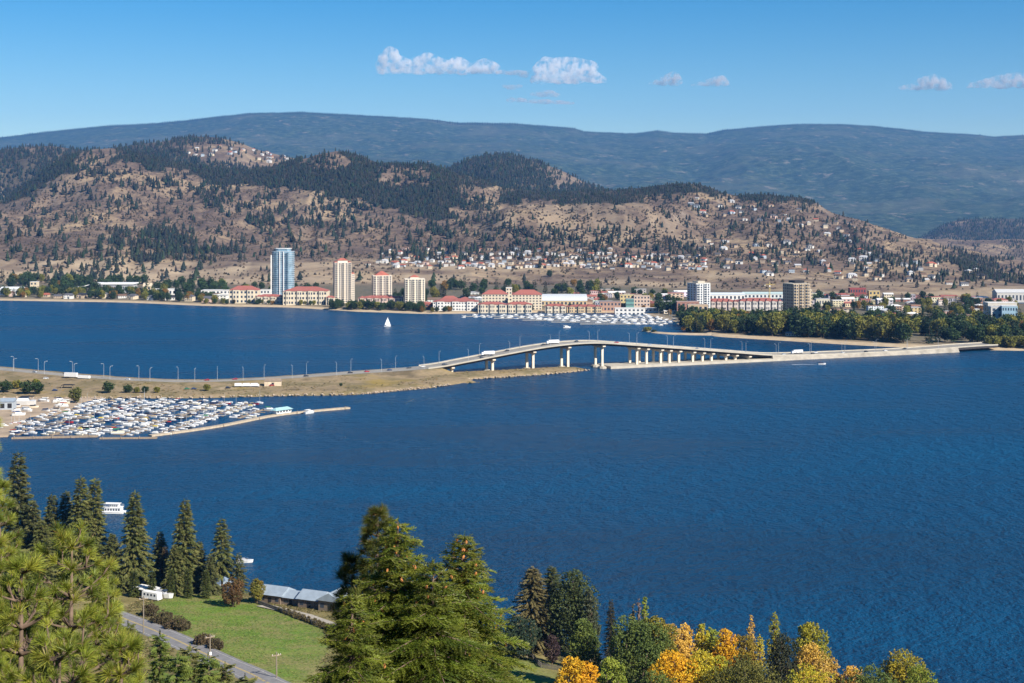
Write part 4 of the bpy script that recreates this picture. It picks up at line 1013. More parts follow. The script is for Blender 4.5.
# ------------------------------------------------------------------ houses on the terrace and the hills
def make_house(w, d, h, rh, ridge, ell):
    r = empty("house")
    MB().box(-w / 2, w / 2, -d / 2, d / 2, -1.5, h).build("wall", M['paint'], r)
    MB().hip(-w / 2, w / 2, -d / 2, d / 2, h + .02, rh, .5, ridge).build("roof", M['roof'], r)
    m = MB(); windows(m, -w / 2, w / 2, .4, h, 4, max(1, int(h / 2.7)), -d / 2, .5, .5); m.build("window_row", M['glass'], r)
    if ell:
        MB().box(w * .1, w * .46, -d / 2 - 3.5, -d / 2 - .03, -1.5, h * .8).build("garage", M['paint'], r)
        MB().hip(w * .1, w * .46, -d / 2 - 3.5, -d / 2 - .05, h * .8 + .02, 1.6, .3, .6).build("garage_roof", M['roof'], r)
    return r
HOUSES = [make_house(13, 9, 5.2, 2.6, .5, True), make_house(11, 9, 3.2, 2.4, 1.0, False), make_house(15, 10, 5.6, 2.8, .6, True), make_house(10, 10, 5.8, 2.6, .2, False)]
used_h = set()
hw = [("white", (.62, .60, .56)), ("cream", (.56, .47, .34)), ("grey", (.42, .42, .42)), ("tan", (.46, .35, .24)), ("pale blue", (.42, .48, .54)), ("pink", (.62, .44, .36))]
hr = [("dark grey", (.10, .10, .11)), ("brown", (.15, .09, .06)), ("red", (.36, .11, .07)), ("pale grey", (.45, .45, .46)), ("black", (.03, .03, .035))]
TOPICS = {"terrace": ("house_on_terrace", "in the dry terrace suburb", "terrace suburb"), "slope": ("", "on the slope above the park", "slope behind the park"),
          "ridge": ("", "on the ridge above the bluff", "bare ridge"), "hilltop": ("", "in the hilltop subdivision", "hilltop subdivision"), "shore": ("", "among the far left lakeside trees", "lakeside trees"),
          "far": ("", "at the foot of the dark wooded hill", "foot of the wooded hill")}
house_n = 0
def put_house(p, topic, rz, sc=1.0):
    global house_n
    k = R_.randrange(4); src = HOUSES[k]; o = src if k not in used_h else copy_tree(src); used_h.add(k); house_n += 1
    (wn_, wc), (rn, rc) = R_.choices(hw, [4, 3, 2, 2.5, 1.2, .8])[0], R_.choices(hr, [4, 3, 1.5, 2, 1])[0]
    o.location = p; o.rotation_euler = (0, 0, rz); o.scale = (sc,) * 3
    for ch in o.children: ch.color = (*(rc if 'roof' in ch.name else wc), 1)
    st = ("two-storey", "low", "large", "boxy")[k]
    tag(o, f"{st} {wn_} house with a {rn} roof {TOPICS[topic][1]}", "house", f"{st} {wn_} houses with {rn} roofs, {TOPICS[topic][2]}")
placed = []
def try_house(L, px, py, topic, sc=1.0, mind=13, first=2.9):
    h = L.hit(px, py, first)
    if h is None: return
    for q in placed:
        if abs(q[0] - h[0]) < mind and abs(q[1] - h[1]) < mind: return
    placed.append(h); put_house((h[0], h[1], h[2]), topic, R_.uniform(-.5, .5), sc)
for row, (ya, yb) in enumerate(((251, 252), (255, 255.5), (259, 259), (263.5, 264), (267, 268))):
    px = 368 if row == 3 else (380 + 4 * row)
    while px < (705 if row > 0 else 620):
        y = ya + (yb - ya) * (px - 380) / 310 + (px > 560) * (px - 560) * .012
        if not (row == 0 and R_.random() < .45): try_house(T1, px, y + R_.uniform(-1.8, 1.8), "terrace", R_.uniform(.85, 1.1), 11)
        px += R_.uniform(5.6, 10.5) if row else R_.uniform(8, 16)
for _ in range(140):
    px = R_.uniform(700, 985); lo = np.interp(px, [700, 780, 850, 990], [240, 243, 250, 272]); hi = np.interp(px, [700, 780, 850, 990], [273, 277, 281, 288])
    if R_.random() < (.95 if px < 880 else .55): try_house(T1, px, R_.uniform(lo, hi), "slope", R_.uniform(.9, 1.3), 24)
for _ in range(52):
    px = R_.uniform(690, 860); y0 = np.interp(px, [690, 740, 800, 860], [198, 202, 208, 226]); try_house(T1, px, y0 + R_.uniform(0, 20), "ridge", R_.uniform(.9, 1.35), 28)
for _ in range(50):
    px = R_.uniform(188, 292); y0 = np.interp(px, [188, 215, 250, 292], [150, 146, 150, 158]); try_house(T2, px, y0 + R_.uniform(0, 9), "hilltop", R_.uniform(1.0, 1.6), 34, 0)
for px, py in ((12, 296), (24, 297), (45, 297), (58, 298), (69, 298.5), (82, 298), (96, 297.5), (105, 298), (122, 298), (133, 299), (152, 300), (170, 300), (190, 301), (208, 302)): try_house(T1, px, py, "shore", R_.uniform(1.0, 1.4), 10, 2.0)
# ------------------------------------------------------------------ foliage tools
def rand_rot(n, g):
    q = g.standard_normal((n, 4)); q /= np.linalg.norm(q, axis=1)[:, None]; w, x, y, z = q.T
    return np.stack([np.stack([1 - 2 * (y * y + z * z), 2 * (x * y - z * w), 2 * (x * z + y * w)], -1), np.stack([2 * (x * y + z * w), 1 - 2 * (x * x + z * z), 2 * (y * z - x * w)], -1),
                     np.stack([2 * (x * z - y * w), 2 * (y * z + x * w), 1 - 2 * (x * x + y * y)], -1)], 1)
def frame_from(d, g, roll=True):
    """rotation matrices whose x axis is d"""
    d = d / np.maximum(np.linalg.norm(d, axis=1)[:, None], 1e-9); up = np.tile([0., 0., 1.], (len(d), 1)); up[np.abs(d[:, 2]) > .97] = [1, 0, 0]
    y = np.cross(up, d); y /= np.linalg.norm(y, axis=1)[:, None]; z = np.cross(d, y)
    if roll:
        a = g.uniform(-.6, .6, len(d))[:, None]; y, z = y * np.cos(a) + z * np.sin(a), z * np.cos(a) - y * np.sin(a)
    return np.stack([d, y, z], -1)
def tile(base_v, base_f, R, P, S, C):
    """copies of a base shape: rotations R (n,3,3), places P (n,3), sizes S (n,) or (n,3), colours C (n,3)"""
    n, k = len(P), len(base_v)
    S = np.asarray(S); S = S[:, None] * np.ones(3) if S.ndim == 1 else S
    V = np.einsum('nij,nkj->nki', R, base_v[None] * S[:, None, :]) + P[:, None]
    F = (base_f[None] + (np.arange(n) * k)[:, None, None]).reshape(-1, base_f.shape[1])
    return V.reshape(-1, 3), F, np.repeat(C, k, 0)
def leaf_base(nl, g, flat=.5):
    """a spray of nl separate pointed leaves filling a unit ball"""
    V, F = [], []
    for i in range(nl):
        c = g.standard_normal(3); c = c / np.linalg.norm(c) * g.uniform(.15, .75) ; r = rand_rot(1, g)[0]; s = g.uniform(.32, .55)
        q = np.array([(-1, 0, 0), (0, -.55, .1), (1, 0, 0), (0, .55, .1)]) * s
        V.append(q @ r.T + c); F.append(np.array([[0, 1, 2, 3]]) + 4 * i)
    return np.concatenate(V), np.concatenate(F)
def frond_base(n, g):
    """a flat drooping conifer spray along +x: a mid blade with side blades"""
    V = [(0, -.13, 0), (.55, -.12, .02), (1, 0, -.1), (.55, .12, .02), (0, .13, 0)]; F3 = [(0, 1, 3), (1, 2, 3), (0, 3, 4)]
    for i in range(n):
        u = .1 + .75 * i / n; sgn = 1 if i % 2 else -1; L = .5 * (1 - .55 * u) * g.uniform(.8, 1.2); b = len(V); zz = g.uniform(-.1, .06)
        V += [(u, 0, 0), (u + .22, .02 * sgn, .02), (u + L * .75, sgn * L * .8, zz - .06)]; F3.append((b, b + 1, b + 2))
    return np.array(V, float), np.array(F3)
GF = np.random.default_rng(5)
LEAF = leaf_base(9, GF); LEAF_S = leaf_base(5, GF); FROND = frond_base(8, GF)
def blend(pal, n, g, sharp=1.0):
    """n colours drawn between the palette's colours"""
    pal = np.array(pal, float); i = g.integers(0, len(pal), n); j = g.integers(0, len(pal), n); f = g.uniform(0, 1, n)[:, None] ** sharp
    return (pal[i] * (1 - f) + pal[j] * f) * g.uniform(.8, 1.2, n)[:, None]
def trunk_mesh(name, pts, radii, n=7, limbs=()):
    b = MB()
    def chain(pts, rad, n):
        vs = []; fs = []
        for k, p in enumerate(pts):
            p = Vector(p); q = Vector(pts[min(k + 1, len(pts) - 1)]) - Vector(pts[max(k - 1, 0)]); q.normalize(); a = q.orthogonal().normalized(); c = q.cross(a)
            vs += [p + (a * math.cos(2 * PI * i / n) + c * math.sin(2 * PI * i / n)) * rad[k] for i in range(n)]
        for k in range(len(pts) - 1):
            for i in range(n): fs.append((k * n + i, k * n + (i + 1) % n, (k + 1) * n + (i + 1) % n, (k + 1) * n + i))
        fs.append(tuple((len(pts) - 1) * n + i for i in range(n))); b.add(vs, fs)
    chain(pts, radii, n)
    for lp, lr in limbs: chain(lp, lr, 5)
    return b.mesh(name, M['bark'], True)

def broadleaf(H, W, seed, pal, clump=.9, n=260, shape='round', trunk_frac=.2, base=None, gap=.35, lobes=None):
    """leaf-clump crown of separate boughs; returns crown mesh, trunk mesh"""
    g = np.random.default_rng(seed); base = base or LEAF
    z0 = H * trunk_frac; hc = (H - z0) / 2; zc = z0 + hc
    nl = lobes or (11 if shape == 'round' else 9)
    lob = []
    for i in range(nl):
        u = (i + .5) / nl; a = i * 2.4 + g.uniform(-.4, .4)
        if shape == 'round': zz = -1 + 2 * u; rr = math.sqrt(max(0, 1 - zz * zz)) * .68; r = g.uniform(.38, .55)
        elif shape == 'column': zz = -1 + 2 * u; rr = .35 * (1 - .7 * max(zz, 0)); r = g.uniform(.5, .75) * (1 - .6 * max(zz, 0) ** 2)
        else: zz = -1 + 2 * u; rr = .62 * (1 - max(zz, 0) * .8); r = g.uniform(.4, .55) * (1 - .3 * max(zz, 0))
        lob.append((rr * math.cos(a) * W / 2, rr * math.sin(a) * W / 2, zc + zz * hc * (.72 if shape != 'column' else .85), r * W / 2, min(r * W / 2 * g.uniform(.8, 1.1), hc)))
    lob = np.array(lob); li = g.choice(nl, n, p=lob[:, 3] ** 2 / (lob[:, 3] ** 2).sum())
    d = g.standard_normal((n, 3)); d /= np.linalg.norm(d, axis=1)[:, None]; rad = g.uniform(gap, 1.0, n) ** .5
    P = lob[li, :3] + d * rad[:, None] * np.stack([lob[li, 3], lob[li, 3], lob[li, 4]], -1)
    P[:, 2] = np.maximum(P[:, 2], z0 * .7)
    lc = blend(pal, nl, g); C = lc[li] * .6 + blend(pal, n, g) * .4
    V, F, CC = tile(base[0], base[1], rand_rot(n, g), P, clump * g.uniform(.7, 1.3, n), C)
    crown = np_mesh("crown", V, F, M['foliage'], CC)
    limbs = []
    for i in range(0, nl, 2):
        e = lob[i]; limbs.append(([(0, 0, z0 * .8 + hc * .2 * (i / nl)), (e[0] * .5, e[1] * .5, (z0 + e[2]) / 2), (e[0], e[1], e[2])], [H * .012, H * .009, H * .004]))
    tr = trunk_mesh("trunk", [(0, 0, -.6), (0, 0, z0), (W * .02, 0, zc), (0, 0, H * .85)], [H * .022, H * .017, H * .011, H * .003], 7, limbs)
    return crown, tr
def conifer(H, W, seed, pal, whorl=.9, frond=1.1, per=7, prof=.9, z0=.1, droop=.25, jag=.3, base=None, dead=0.0, tips=None):
    """conical crown of branches carrying drooping sprays; returns crown mesh, trunk mesh"""
    g = np.random.default_rng(seed); base = base or FROND
    P, D, S, C, limbs = [], [], [], [], []
    z = H * z0; k = 0
    while z < H * .985:
        u = (z - H * z0) / (H * (1 - z0)); L = W / 2 * ((1 - u) ** prof) * (1 if u > .12 else .75 + 2 * u) + .12 * frond
        nb = int(max(4, per * (.55 + .45 * (1 - u))))
        for b in range(nb):
            a = k * 1.1 + 2 * PI * b / nb + g.uniform(-.35, .35); Lb = L * g.uniform(1 - jag, 1 + jag * .6)
            if g.random() < dead: continue
            el = (.55 * u - .12) + g.uniform(-.1, .1); dr = np.array([math.cos(a), math.sin(a), 0.])
            ns = max(1, int(Lb / (frond * .30))); zz0 = z + g.uniform(-.4, .4) * whorl
            col = blend(pal, 1, g)[0]
            for s in range(ns):
                v = (s + .6) / ns; p = dr * Lb * v * .92; p = p + np.array([0, 0, zz0 + Lb * v * el - droop * Lb * v * v * .5])
                for side in ((-1, 1) if v > .25 or ns == 1 else (g.choice([-1, 1]),)):
                    aa = a + side * g.uniform(.35, 1.0) * (1 - .5 * v); D.append((math.cos(aa), math.sin(aa), el - droop * v - .15 + g.uniform(-.25, .2))); P.append(p + g.uniform(-.15, .15, 3) * frond)
                    S.append(frond * g.uniform(.75, 1.2) * (1.05 - .3 * v)); cc = col * .5 + blend(pal, 1, g)[0] * .5
                    if tips is not None and v > .8: cc = cc * .5 + np.array(tips) * .5
                    C.append(cc)
        z += whorl * (.55 + .45 * (1 - u)); k += 1
    P.append((0, 0, H - frond * .5)); D.append((0.05, 0, 1)); S.append(frond * .8); C.append(blend(pal, 1, g)[0])
    P, D, S, C = map(np.array, (P, D, S, C))
    V, F, CC = tile(base[0], base[1], frame_from(D, g), P, S, C)
    crown = np_mesh("crown", V, F, M['foliage'], CC)
    tr = trunk_mesh("trunk", [(0, 0, -.8), (0, 0, H * .3), (0, 0, H * .7), (0, 0, H * .97)], [H * .014 + .05, H * .011 + .03, H * .006 + .02, .02], 7)
    return crown, tr
def plant(name, meshes, loc, label, cat, group=None, rz=None, sc=1.0, tintc=None):
    r = empty(name, loc, random.uniform(0, 6.28) if rz is None else rz); r.scale = (sc, sc, sc) if not isinstance(sc, tuple) else sc
    c = link("crown", meshes[0], r); t_ = link("trunk", meshes[1], r)
    if tintc: c.color = (*tintc, 1)
    return tag(r, label, cat, group)

# ------------------------------------------------------------------ trees over the far hills
G2 = np.random.default_rng(77)
def far_pine(seed, tiers=4, n=6):
    g = np.random.default_rng(seed); V, F = [], []
    for k in range(tiers):
        z = .12 + .8 * k / tiers; r = .26 * (1 - .8 * k / tiers); b = len(V); top = min(1.0, z + .42)
        V.append((g.uniform(-.02, .02), 0, top))
        for i in range(n): a = 2 * PI * i / n + k; q = r * g.uniform(.55, 1.25); V.append((q * math.cos(a), q * math.sin(a), z + g.uniform(-.06, .06)))
        for i in range(n): F.append((b, b + 1 + i, b + 1 + (i + 1) % n))
    b = len(V)
    for i in range(3): V.append((.025 * math.cos(i * 2.1), .025 * math.sin(i * 2.1), -.05))
    V.append((0, 0, .3)); F += [(b, b + 1, b + 3), (b + 1, b + 2, b + 3), (b + 2, b, b + 3)]
    return np.array(V), np.array(F)
PINE_V = [far_pine(s) for s in range(5)]
def pine_cols(n): return np.array([.021, .026, .015]) * G2.uniform(.6, 1.5, (n, 1)) * (1 + .25 * G2.standard_normal((n, 3)) * [1, .5, .8]).clip(.5, 1.5)
def mass(name, pts, hs, wide=1.0, cols=None):
    Vs, Fs, Cs, b = [], [], [], 0; pts = np.array(pts); hs = np.array(hs); kind = G2.integers(0, 5, len(pts))
    for k in range(5):
        m = kind == k; n = m.sum()
        if not n: continue
        a = G2.uniform(0, 6.28, n); R = np.zeros((n, 3, 3)); R[:, 0, 0] = np.cos(a); R[:, 0, 1] = -np.sin(a); R[:, 1, 0] = np.sin(a); R[:, 1, 1] = np.cos(a); R[:, 2, 2] = 1
        S = hs[m][:, None] * np.stack([G2.uniform(.8, 1.3, n) * wide, G2.uniform(.8, 1.3, n) * wide, np.ones(n)], -1)
        V, F, C = tile(PINE_V[k][0], PINE_V[k][1], R, pts[m] - [0, 0, .5], S, pine_cols(n) if cols is None else blend(cols, n, G2)); Vs.append(V); Fs.append(F + b); Cs.append(C); b += len(V)
    return tag(link(name, np_mesh(name, np.concatenate(Vs), np.concatenate(Fs), M['foliage'], np.concatenate(Cs))), kind='stuff')
def sample(L, n, box, dens, first):
    px = G2.uniform(box[0], box[1], n); py = G2.uniform(box[2], box[3], n); w = dens(px, py); keep = G2.random(n) < w; out = []
    for a, b_ in zip(px[keep], py[keep]):
        h = L.hit(a, b_, first)
        if h: out.append((a, b_, *h))
    return np.array(out)
S1 = sample(T1, 105000, (-60, 1084, 146, 290), woods, 3.2)
hs = np.where(woods(S1[:, 0], S1[:, 1]) > .5, 8 + 13 * G2.random(len(S1)) ** 1.3, 10 + 16 * G2.random(len(S1))) * np.interp(S1[:, 0], [430, 540], [1, .76]) * np.interp(woods(S1[:, 0], S1[:, 1]), [.1, 1.0], [1.0, .78])
near_h = np.array([min((abs(q[0] - x) + abs(q[1] - y) for q in placed), default=99) for x, y in S1[:, 2:4]]); ok = near_h > 8
S1, hs = S1[ok], hs[ok]
sparse = woods(S1[:, 0], S1[:, 1]) < .5; vis = (S1[:, 0] > 4) & (S1[:, 0] < 1020)
size = hs / S1[:, 3]; order = np.argsort(-np.where(vis & sparse, size, 0))[:285]
ind = np.zeros(len(S1), bool); ind[order] = True
mass("hillside_forest", S1[~ind][:, 2:], hs[~ind])
SB = sample(T1, 60000, (-60, 1084, 165, 290), lambda a, b: np.clip(3.2 * fbm(a / 9, b / 4, 4, 131) - 1.15, 0, .8) * (woods(a, b) < .6) * np.where(b > 261, .3, 1), 3.05)
mass("hillside_scrub", SB[:, 2:], G2.uniform(2.2, 5.5, len(SB)), 2.6, [(.05, .046, .030), (.075, .056, .040), (.035, .038, .022), (.10, .075, .05), (.13, .085, .04)])
PMESH = [(np_mesh("crown", V[:-4], F[:-3], M['foliage'], np.tile(pine_cols(1), (len(V) - 4, 1))), np_mesh("trunk", V[-4:], F[-3:] - (len(V) - 4), M['bark'])) for V, F in PINE_V]
for i in np.nonzero(ind)[0]:
    px, py, x, y, z = S1[i]; k = int(G2.integers(0, 5)); h = hs[i]
    if px < 300 and py > 222: wh, gr = "in the scatter low on the left hill's dry foot", "pines low on the left hill"
    elif px < 300: wh, gr = "dotted across the dry upper face of the left hill", "pines on the left hill's dry face"
    elif px < 520: wh, gr = "on the dry slope just above the terrace houses", "pines above the terrace houses"
    elif px < 740: wh, gr = "at the foot of the bare bluff", "pines at the bluff foot"
    else: wh, gr = "among the slope houses at the right end of the hills", "pines among the slope houses"
    fat = G2.random() < .4; s = h * (1.25 if fat else .9)
    r = empty("hillside_pine", (x, y, z - .4), G2.uniform(0, 6.28)); r.scale = (s, s, h)
    c = link("crown", PMESH[k][0], r); v = G2.uniform(.75, 1.3); c.color = (v, v, v, 1); link("trunk", PMESH[k][1], r)
    tag(r, f"{'broad' if fat else 'narrow'} dark pine {wh}", "pine", f"{'broad' if fat else 'narrow'} {gr}")
def woods2(px, py):
    d = np.full(px.shape, .9); d[inpoly(px, py, [(186, 146), (240, 145), (292, 154), (300, 168), (250, 168), (190, 158)])] = .12
    d[inpoly(px, py, [(548, 164), (562, 170), (588, 185), (565, 186), (545, 178)])] = .18
    d[inpoly(px, py, [(0, 160), (38, 160), (30, 185), (0, 195)])] = .4
    return d * np.clip(.3 + 1.4 * fbm(px / 14, py / 6, 3, 93), 0, 1.5)
S2 = np.concatenate([sample(T2, 9000, (-60, 330, 134, 200), woods2, 0), sample(T2, 5500, (430, 640, 150, 195), woods2, 0)])
mass("forest_behind_the_hills", S2[:, 2:], G2.uniform(14, 22, len(S2)))
S3 = sample(T3, 4500, (880, 1084, 216, 262), lambda a, b: np.clip(.2 + 1.5 * fbm(a / 16, b / 6, 3, 18), 0, 1) * (1 - .8 * inpoly(a, b, [(975, 243), (1100, 240), (1100, 252), (980, 252)])), 0)
mass("forest_on_the_ridge_hill", S3[:, 2:], G2.uniform(14, 20, len(S3)))
# ridge line of the long mountain: trees breaking the skyline
px = G2.uniform(-60, 1084, 6000); pts = []
ci = np.interp(px, T4.cols, np.arange(T4.C)).astype(int); r0 = int(np.nonzero(T4.t >= 2.97)[0][0])
rr_ = G2.integers(r0 - 6, r0 + 1, 6000); pts = np.stack([T4.X[rr_, ci], T4.Y[rr_, ci], T4.Z[rr_, ci]], -1)
mass("mountain_forest", pts, G2.uniform(9, 20, len(pts)), 2.4)

# ------------------------------------------------------------------ town trees
PAL_G = [(.035, .06, .018), (.05, .085, .022), (.028, .05, .02)]; PAL_YG = [(.19, .185, .03), (.13, .145, .03), (.25, .21, .03)]; PAL_OR = [(.30, .13, .02), (.24, .15, .02), (.18, .12, .03)]
TREES = {"dark green": [broadleaf(15, 11, s, PAL_G, 1.7, 300, base=LEAF_S, trunk_frac=.12, gap=.55) for s in (1, 2, 3)],
         "olive yellow": [broadleaf(15, 11, s, PAL_YG, 1.7, 300, base=LEAF_S, trunk_frac=.12, gap=.55) for s in (4, 5, 6)],
         "orange brown": [broadleaf(13, 10, s, PAL_OR, 1.5, 260, base=LEAF_S, trunk_frac=.12, gap=.55) for s in (7, 8)],
         "tall dark": [conifer(19, 7.5, s, [(.02, .036, .018), (.03, .05, .02)], 1.7, 2.3, 6) for s in (9, 10)]}
town_n = 0
def town_tree(px, Y, kind, label, group, sc=1.0, name="town_tree"):
    global town_n
    x = WX(px, Y); z = land_z(x, Y); k = random.choice(TREES[kind]); town_n += 1
    v = random.uniform(.75, 1.25); plant(name, k, (x, Y, z - .2), label, "tree", group, None, sc * random.uniform(.85, 1.15), (v, v * random.uniform(.95, 1.05), v))
random.seed(31)
def shoreY_at(px): return float(np.interp(px, [p[0] for p in shoreY], [p[1] for p in shoreY]))
def grove(n, px0, px1, d0, d1, kinds, weights, where, name, sc=1.0):
    for _ in range(n):
        px = random.uniform(px0, px1); k = random.choices(kinds, weights)[0]; Y = shoreY_at(px) + random.uniform(d0, d1)
        town_tree(px, Y, k, f"{k} tree {where}", f"{k} trees {where}", sc, name)
KS = ["dark green", "olive yellow", "orange brown", "tall dark"]
grove(80, 684, 775, 35, 170, KS, [5, 4, 1.0, 1.0], "in the lakeside park near its sandy point", "park_tree", 1.3)
grove(76, 770, 905, 30, 120, KS, [4, 5, 1.0, .8], "in the tall grove of the lakeside park", "park_tree", 1.65)
grove(40, 775, 940, 130, 240, KS, [6, 2, .8, 1.5], "at the town edge of the lakeside park", "park_tree", 1.4)
grove(70, 925, 1030, 40, 300, KS, [6, 2, 1.4, 2], "around the right end of town", "roadside_tree", 1.3)
grove(110, 815, 1020, 280, 850, KS, [5, 1.8, .8, 1.2], "between the town buildings beyond the park", "town_tree", .95)
grove(125, 0, 215, 40, 190, KS, [5, 4, 1.6, .5], "along the far left shore", "shore_tree", .95)
grove(80, 0, 225, 180, 460, KS, [8, 1, .3, 1.4], "behind the halls on the left shore", "grove_tree", 1.3)
grove(22, 205, 330, 22, 42, KS, [4, 3, 1.5, .3], "on the beach front below the glass tower", "shore_tree", .55)
grove(34, 220, 345, 180, 450, KS, [7, 1, .6, 1.5], "behind the red-roofed lakeside blocks", "town_tree", 1.1)
grove(52, 326, 425, 18, 60, KS, [7, 1.6, .3, .3], "on the wooded point below the cream towers", "shore_tree", .85)
grove(16, 395, 425, 150, 330, KS, [7, 1, .6, 1.5], "behind the small-peaked cream tower", "town_tree", .9)
grove(26, 428, 545, 25, 40, KS, [3, 2.5, 2, .6], "along the hotel promenade", "shore_tree", .5)
grove(60, 425, 610, 260, 620, KS, [6, 1, .4, 2.5], "on the flats behind the hotel and arena", "town_tree", 1.15)
grove(24, 545, 690, 25, 48, KS, [3, 3, 2.5, .6], "along the far marina promenade", "shore_tree", .6)
grove(40, 600, 690, 90, 420, KS, [5, 2, 1, 1], "among the offices behind the yacht club", "town_tree", .9)
for px, Y, sc in ((660, 2075, 1.2), (667, 2080, 1.25), (673, 2070, 1.15), (678, 2090, 1.2)): town_tree(px, Y, "dark green", "dark green tree in the clump between the yacht club and the tower", "clump by the yacht club", sc)
x, Y = WX(549, 2900), 2900
h = T1.hit(549.5, 277, 2.9)
if h: plant("lone_tree", TREES["dark green"][0], (h[0], h[1], h[2] - .3), "single round dark tree standing alone on the dry flats behind the arena", "tree", None, 0, 1.0)
x, Y = WX(647.5, 1780), 1780; plant("shore_bush", TREES["olive yellow"][1], (x, Y, .2), "yellow bush on the tip of the park's sand spit", "bush", None, 0, (.9, .8, .42))
x, Y = WX(654, 1768), 1768; plant("shore_bush", TREES["dark green"][1], (x, Y, .2), "low green bush beside the yellow bush on the sand spit", "bush", None, 0, (.6, .5, .25))
for i in range(12): # shrubs right of the underpass
    px = 990 + i * 4.2; Y = shoreY_at(px) + random.uniform(14, 30); plant("shore_bush", random.choice(TREES["olive yellow"]), (WX(px, Y), Y, 1.0), "dense olive shrub on the bank right of the underpass", "bush", "olive shrubs right of the underpass", None, (1.15, 1.15, .85))
for px, py, k, sc, lab in ((6, 392, "dark green", .75, "green bush at the causeway's left end, farthest from the trailers"), (27, 394, "dark green", .85, "wide green bush on the causeway above the boat storage"), (38, 394, "dark green", .75, "dark green bush beside the wide one above the boat storage"), (17, 389, "olive yellow", .6, "brownish bush behind the two green bushes on the causeway"), (36, 387, "olive yellow", .55, "thin olive bush behind the dark green one on the causeway"),
                           (108, 393, "dark green", .72, "round green tree on the causeway behind the marina, largest of its row"), (128, 393, "dark green", .55, "rounded green bush on the causeway, second of the row behind the marina"), (137, 393, "olive yellow", .4, "small olive bush between the round bushes on the causeway"), (145, 393, "dark green", .45, "bushy green shrub on the causeway, third round one of the row"), (157, 393, "olive yellow", .42, "last olive shrub of the row behind the marina"),
                           (207, 391, "olive yellow", .45, "small olive bush by the green parked car on the causeway"), (341, 386, "dark green", .22, "tiny dark shrub on the causeway bank near the bridge")):
    x, y, z = bank(px, py); plant("causeway_bush", random.choice(TREES[k]), (x, y, z - .3), lab, "bush", None, None, (sc * 1.15, sc * 1.15, sc * .9))
# ------------------------------------------------------------------ boats and marinas
def hull_mb(L, W, H, flare=1.12):
    """boat hull: pointed bow at +x, transom at -x"""
    st = [(-.5, .86), (-.2, 1.0), (.15, .95), (.35, .62), (.5, .04)]; vs, fs = [], []
    for u, w in st:
        x = u * L; sh = H * (1 + .18 * max(0, u * 2)); hw = W / 2 * w
        vs += [(x - (.05 * L if u == .5 else 0), -hw * .72, -.25), (x, -hw * flare, sh), (x, hw * flare, sh), (x - (.05 * L if u == .5 else 0), hw * .72, -.25)]
    for k in range(4):
        for j in range(4): fs.append((k * 4 + j, (k + 1) * 4 + j, (k + 1) * 4 + (j + 1) % 4, k * 4 + (j + 1) % 4))
    fs += [(0, 1, 2, 3), (16, 19, 18, 17)]
    return MB().add(vs, fs)
def frustum(x0, x1, hw, z0, z1, rake_f, rake_b, k=.85):
    return MB().add([(x0, -hw, z0), (x1, -hw, z0), (x1, hw, z0), (x0, hw, z0), (x0 + rake_b, -hw * k, z1), (x1 - rake_f, -hw * k, z1), (x1 - rake_f, hw * k, z1), (x0 + rake_b, hw * k, z1)],
                    [(0, 3, 2, 1), (4, 5, 6, 7), (0, 1, 5, 4), (1, 2, 6, 5), (2, 3, 7, 6), (3, 0, 4, 7)])
def motorboat(name="motorboat"):
    r = empty(name); hull_mb(7.2, 2.5, .95).build("hull", M['gloss'], r)
    frustum(-3.1, 1.4, 1.1, .98, 1.75, 1.0, .25, .8).build("canvas_cover", M['canvas'], r); frustum(.2, 1.5, .95, 1.76, 2.1, .6, .1, .85).build("windshield", M['glass'], r); return r
def cruiser(name="cabin_cruiser"):
    r = empty(name); hull_mb(9.6, 3.1, 1.35).build("hull", M['gloss'], r); frustum(-2.6, 2.6, 1.25, 1.38, 2.3, 1.4, .3, .82).build("cabin", M['hull'], r)
    frustum(-2.3, 1.5, 1.1, 2.32, 2.75, .9, .2, .9).build("windows", M['glass'], r); frustum(-4.4, .6, 1.15, 2.78, 3.0, .3, .1, .95).build("canvas_top", M['canvas'], r)
    MB().tube((-3.9, 0, 1.4), (-3.9, 0, 2.77), .05).build("roof_post", M['steel'], r); return r
def pontoon_boat(name="pontoon_boat"):
    r = empty(name)
    for s in (-1, 1): MB().tube((-3.4, s * .95, .25), (3.2, s * .95, .25), .35, .35, 8).build("float", M['steel'], r)
    MB().box(-3.5, 3.3, -1.3, 1.3, .62, .75).build("deck", M['hull'], r)
    MB().box(-3.4, 3.2, -1.28, -1.2, .76, 1.45).box(-3.4, 3.2, 1.2, 1.28, .76, 1.45).box(3.12, 3.2, -1.19, 1.19, .76, 1.45).build("railing", M['gloss'], r)
    frustum(-2.8, .6, 1.25, 2.55, 2.72, .2, .2, .9).build("canvas_top", M['canvas'], r)
    MB().tube((-2.4, 0, .76), (-2.4, 0, 2.54), .06).tube((.2, 0, .76), (.2, 0, 2.54), .06).build("awning_post", M['steel'], r); return r
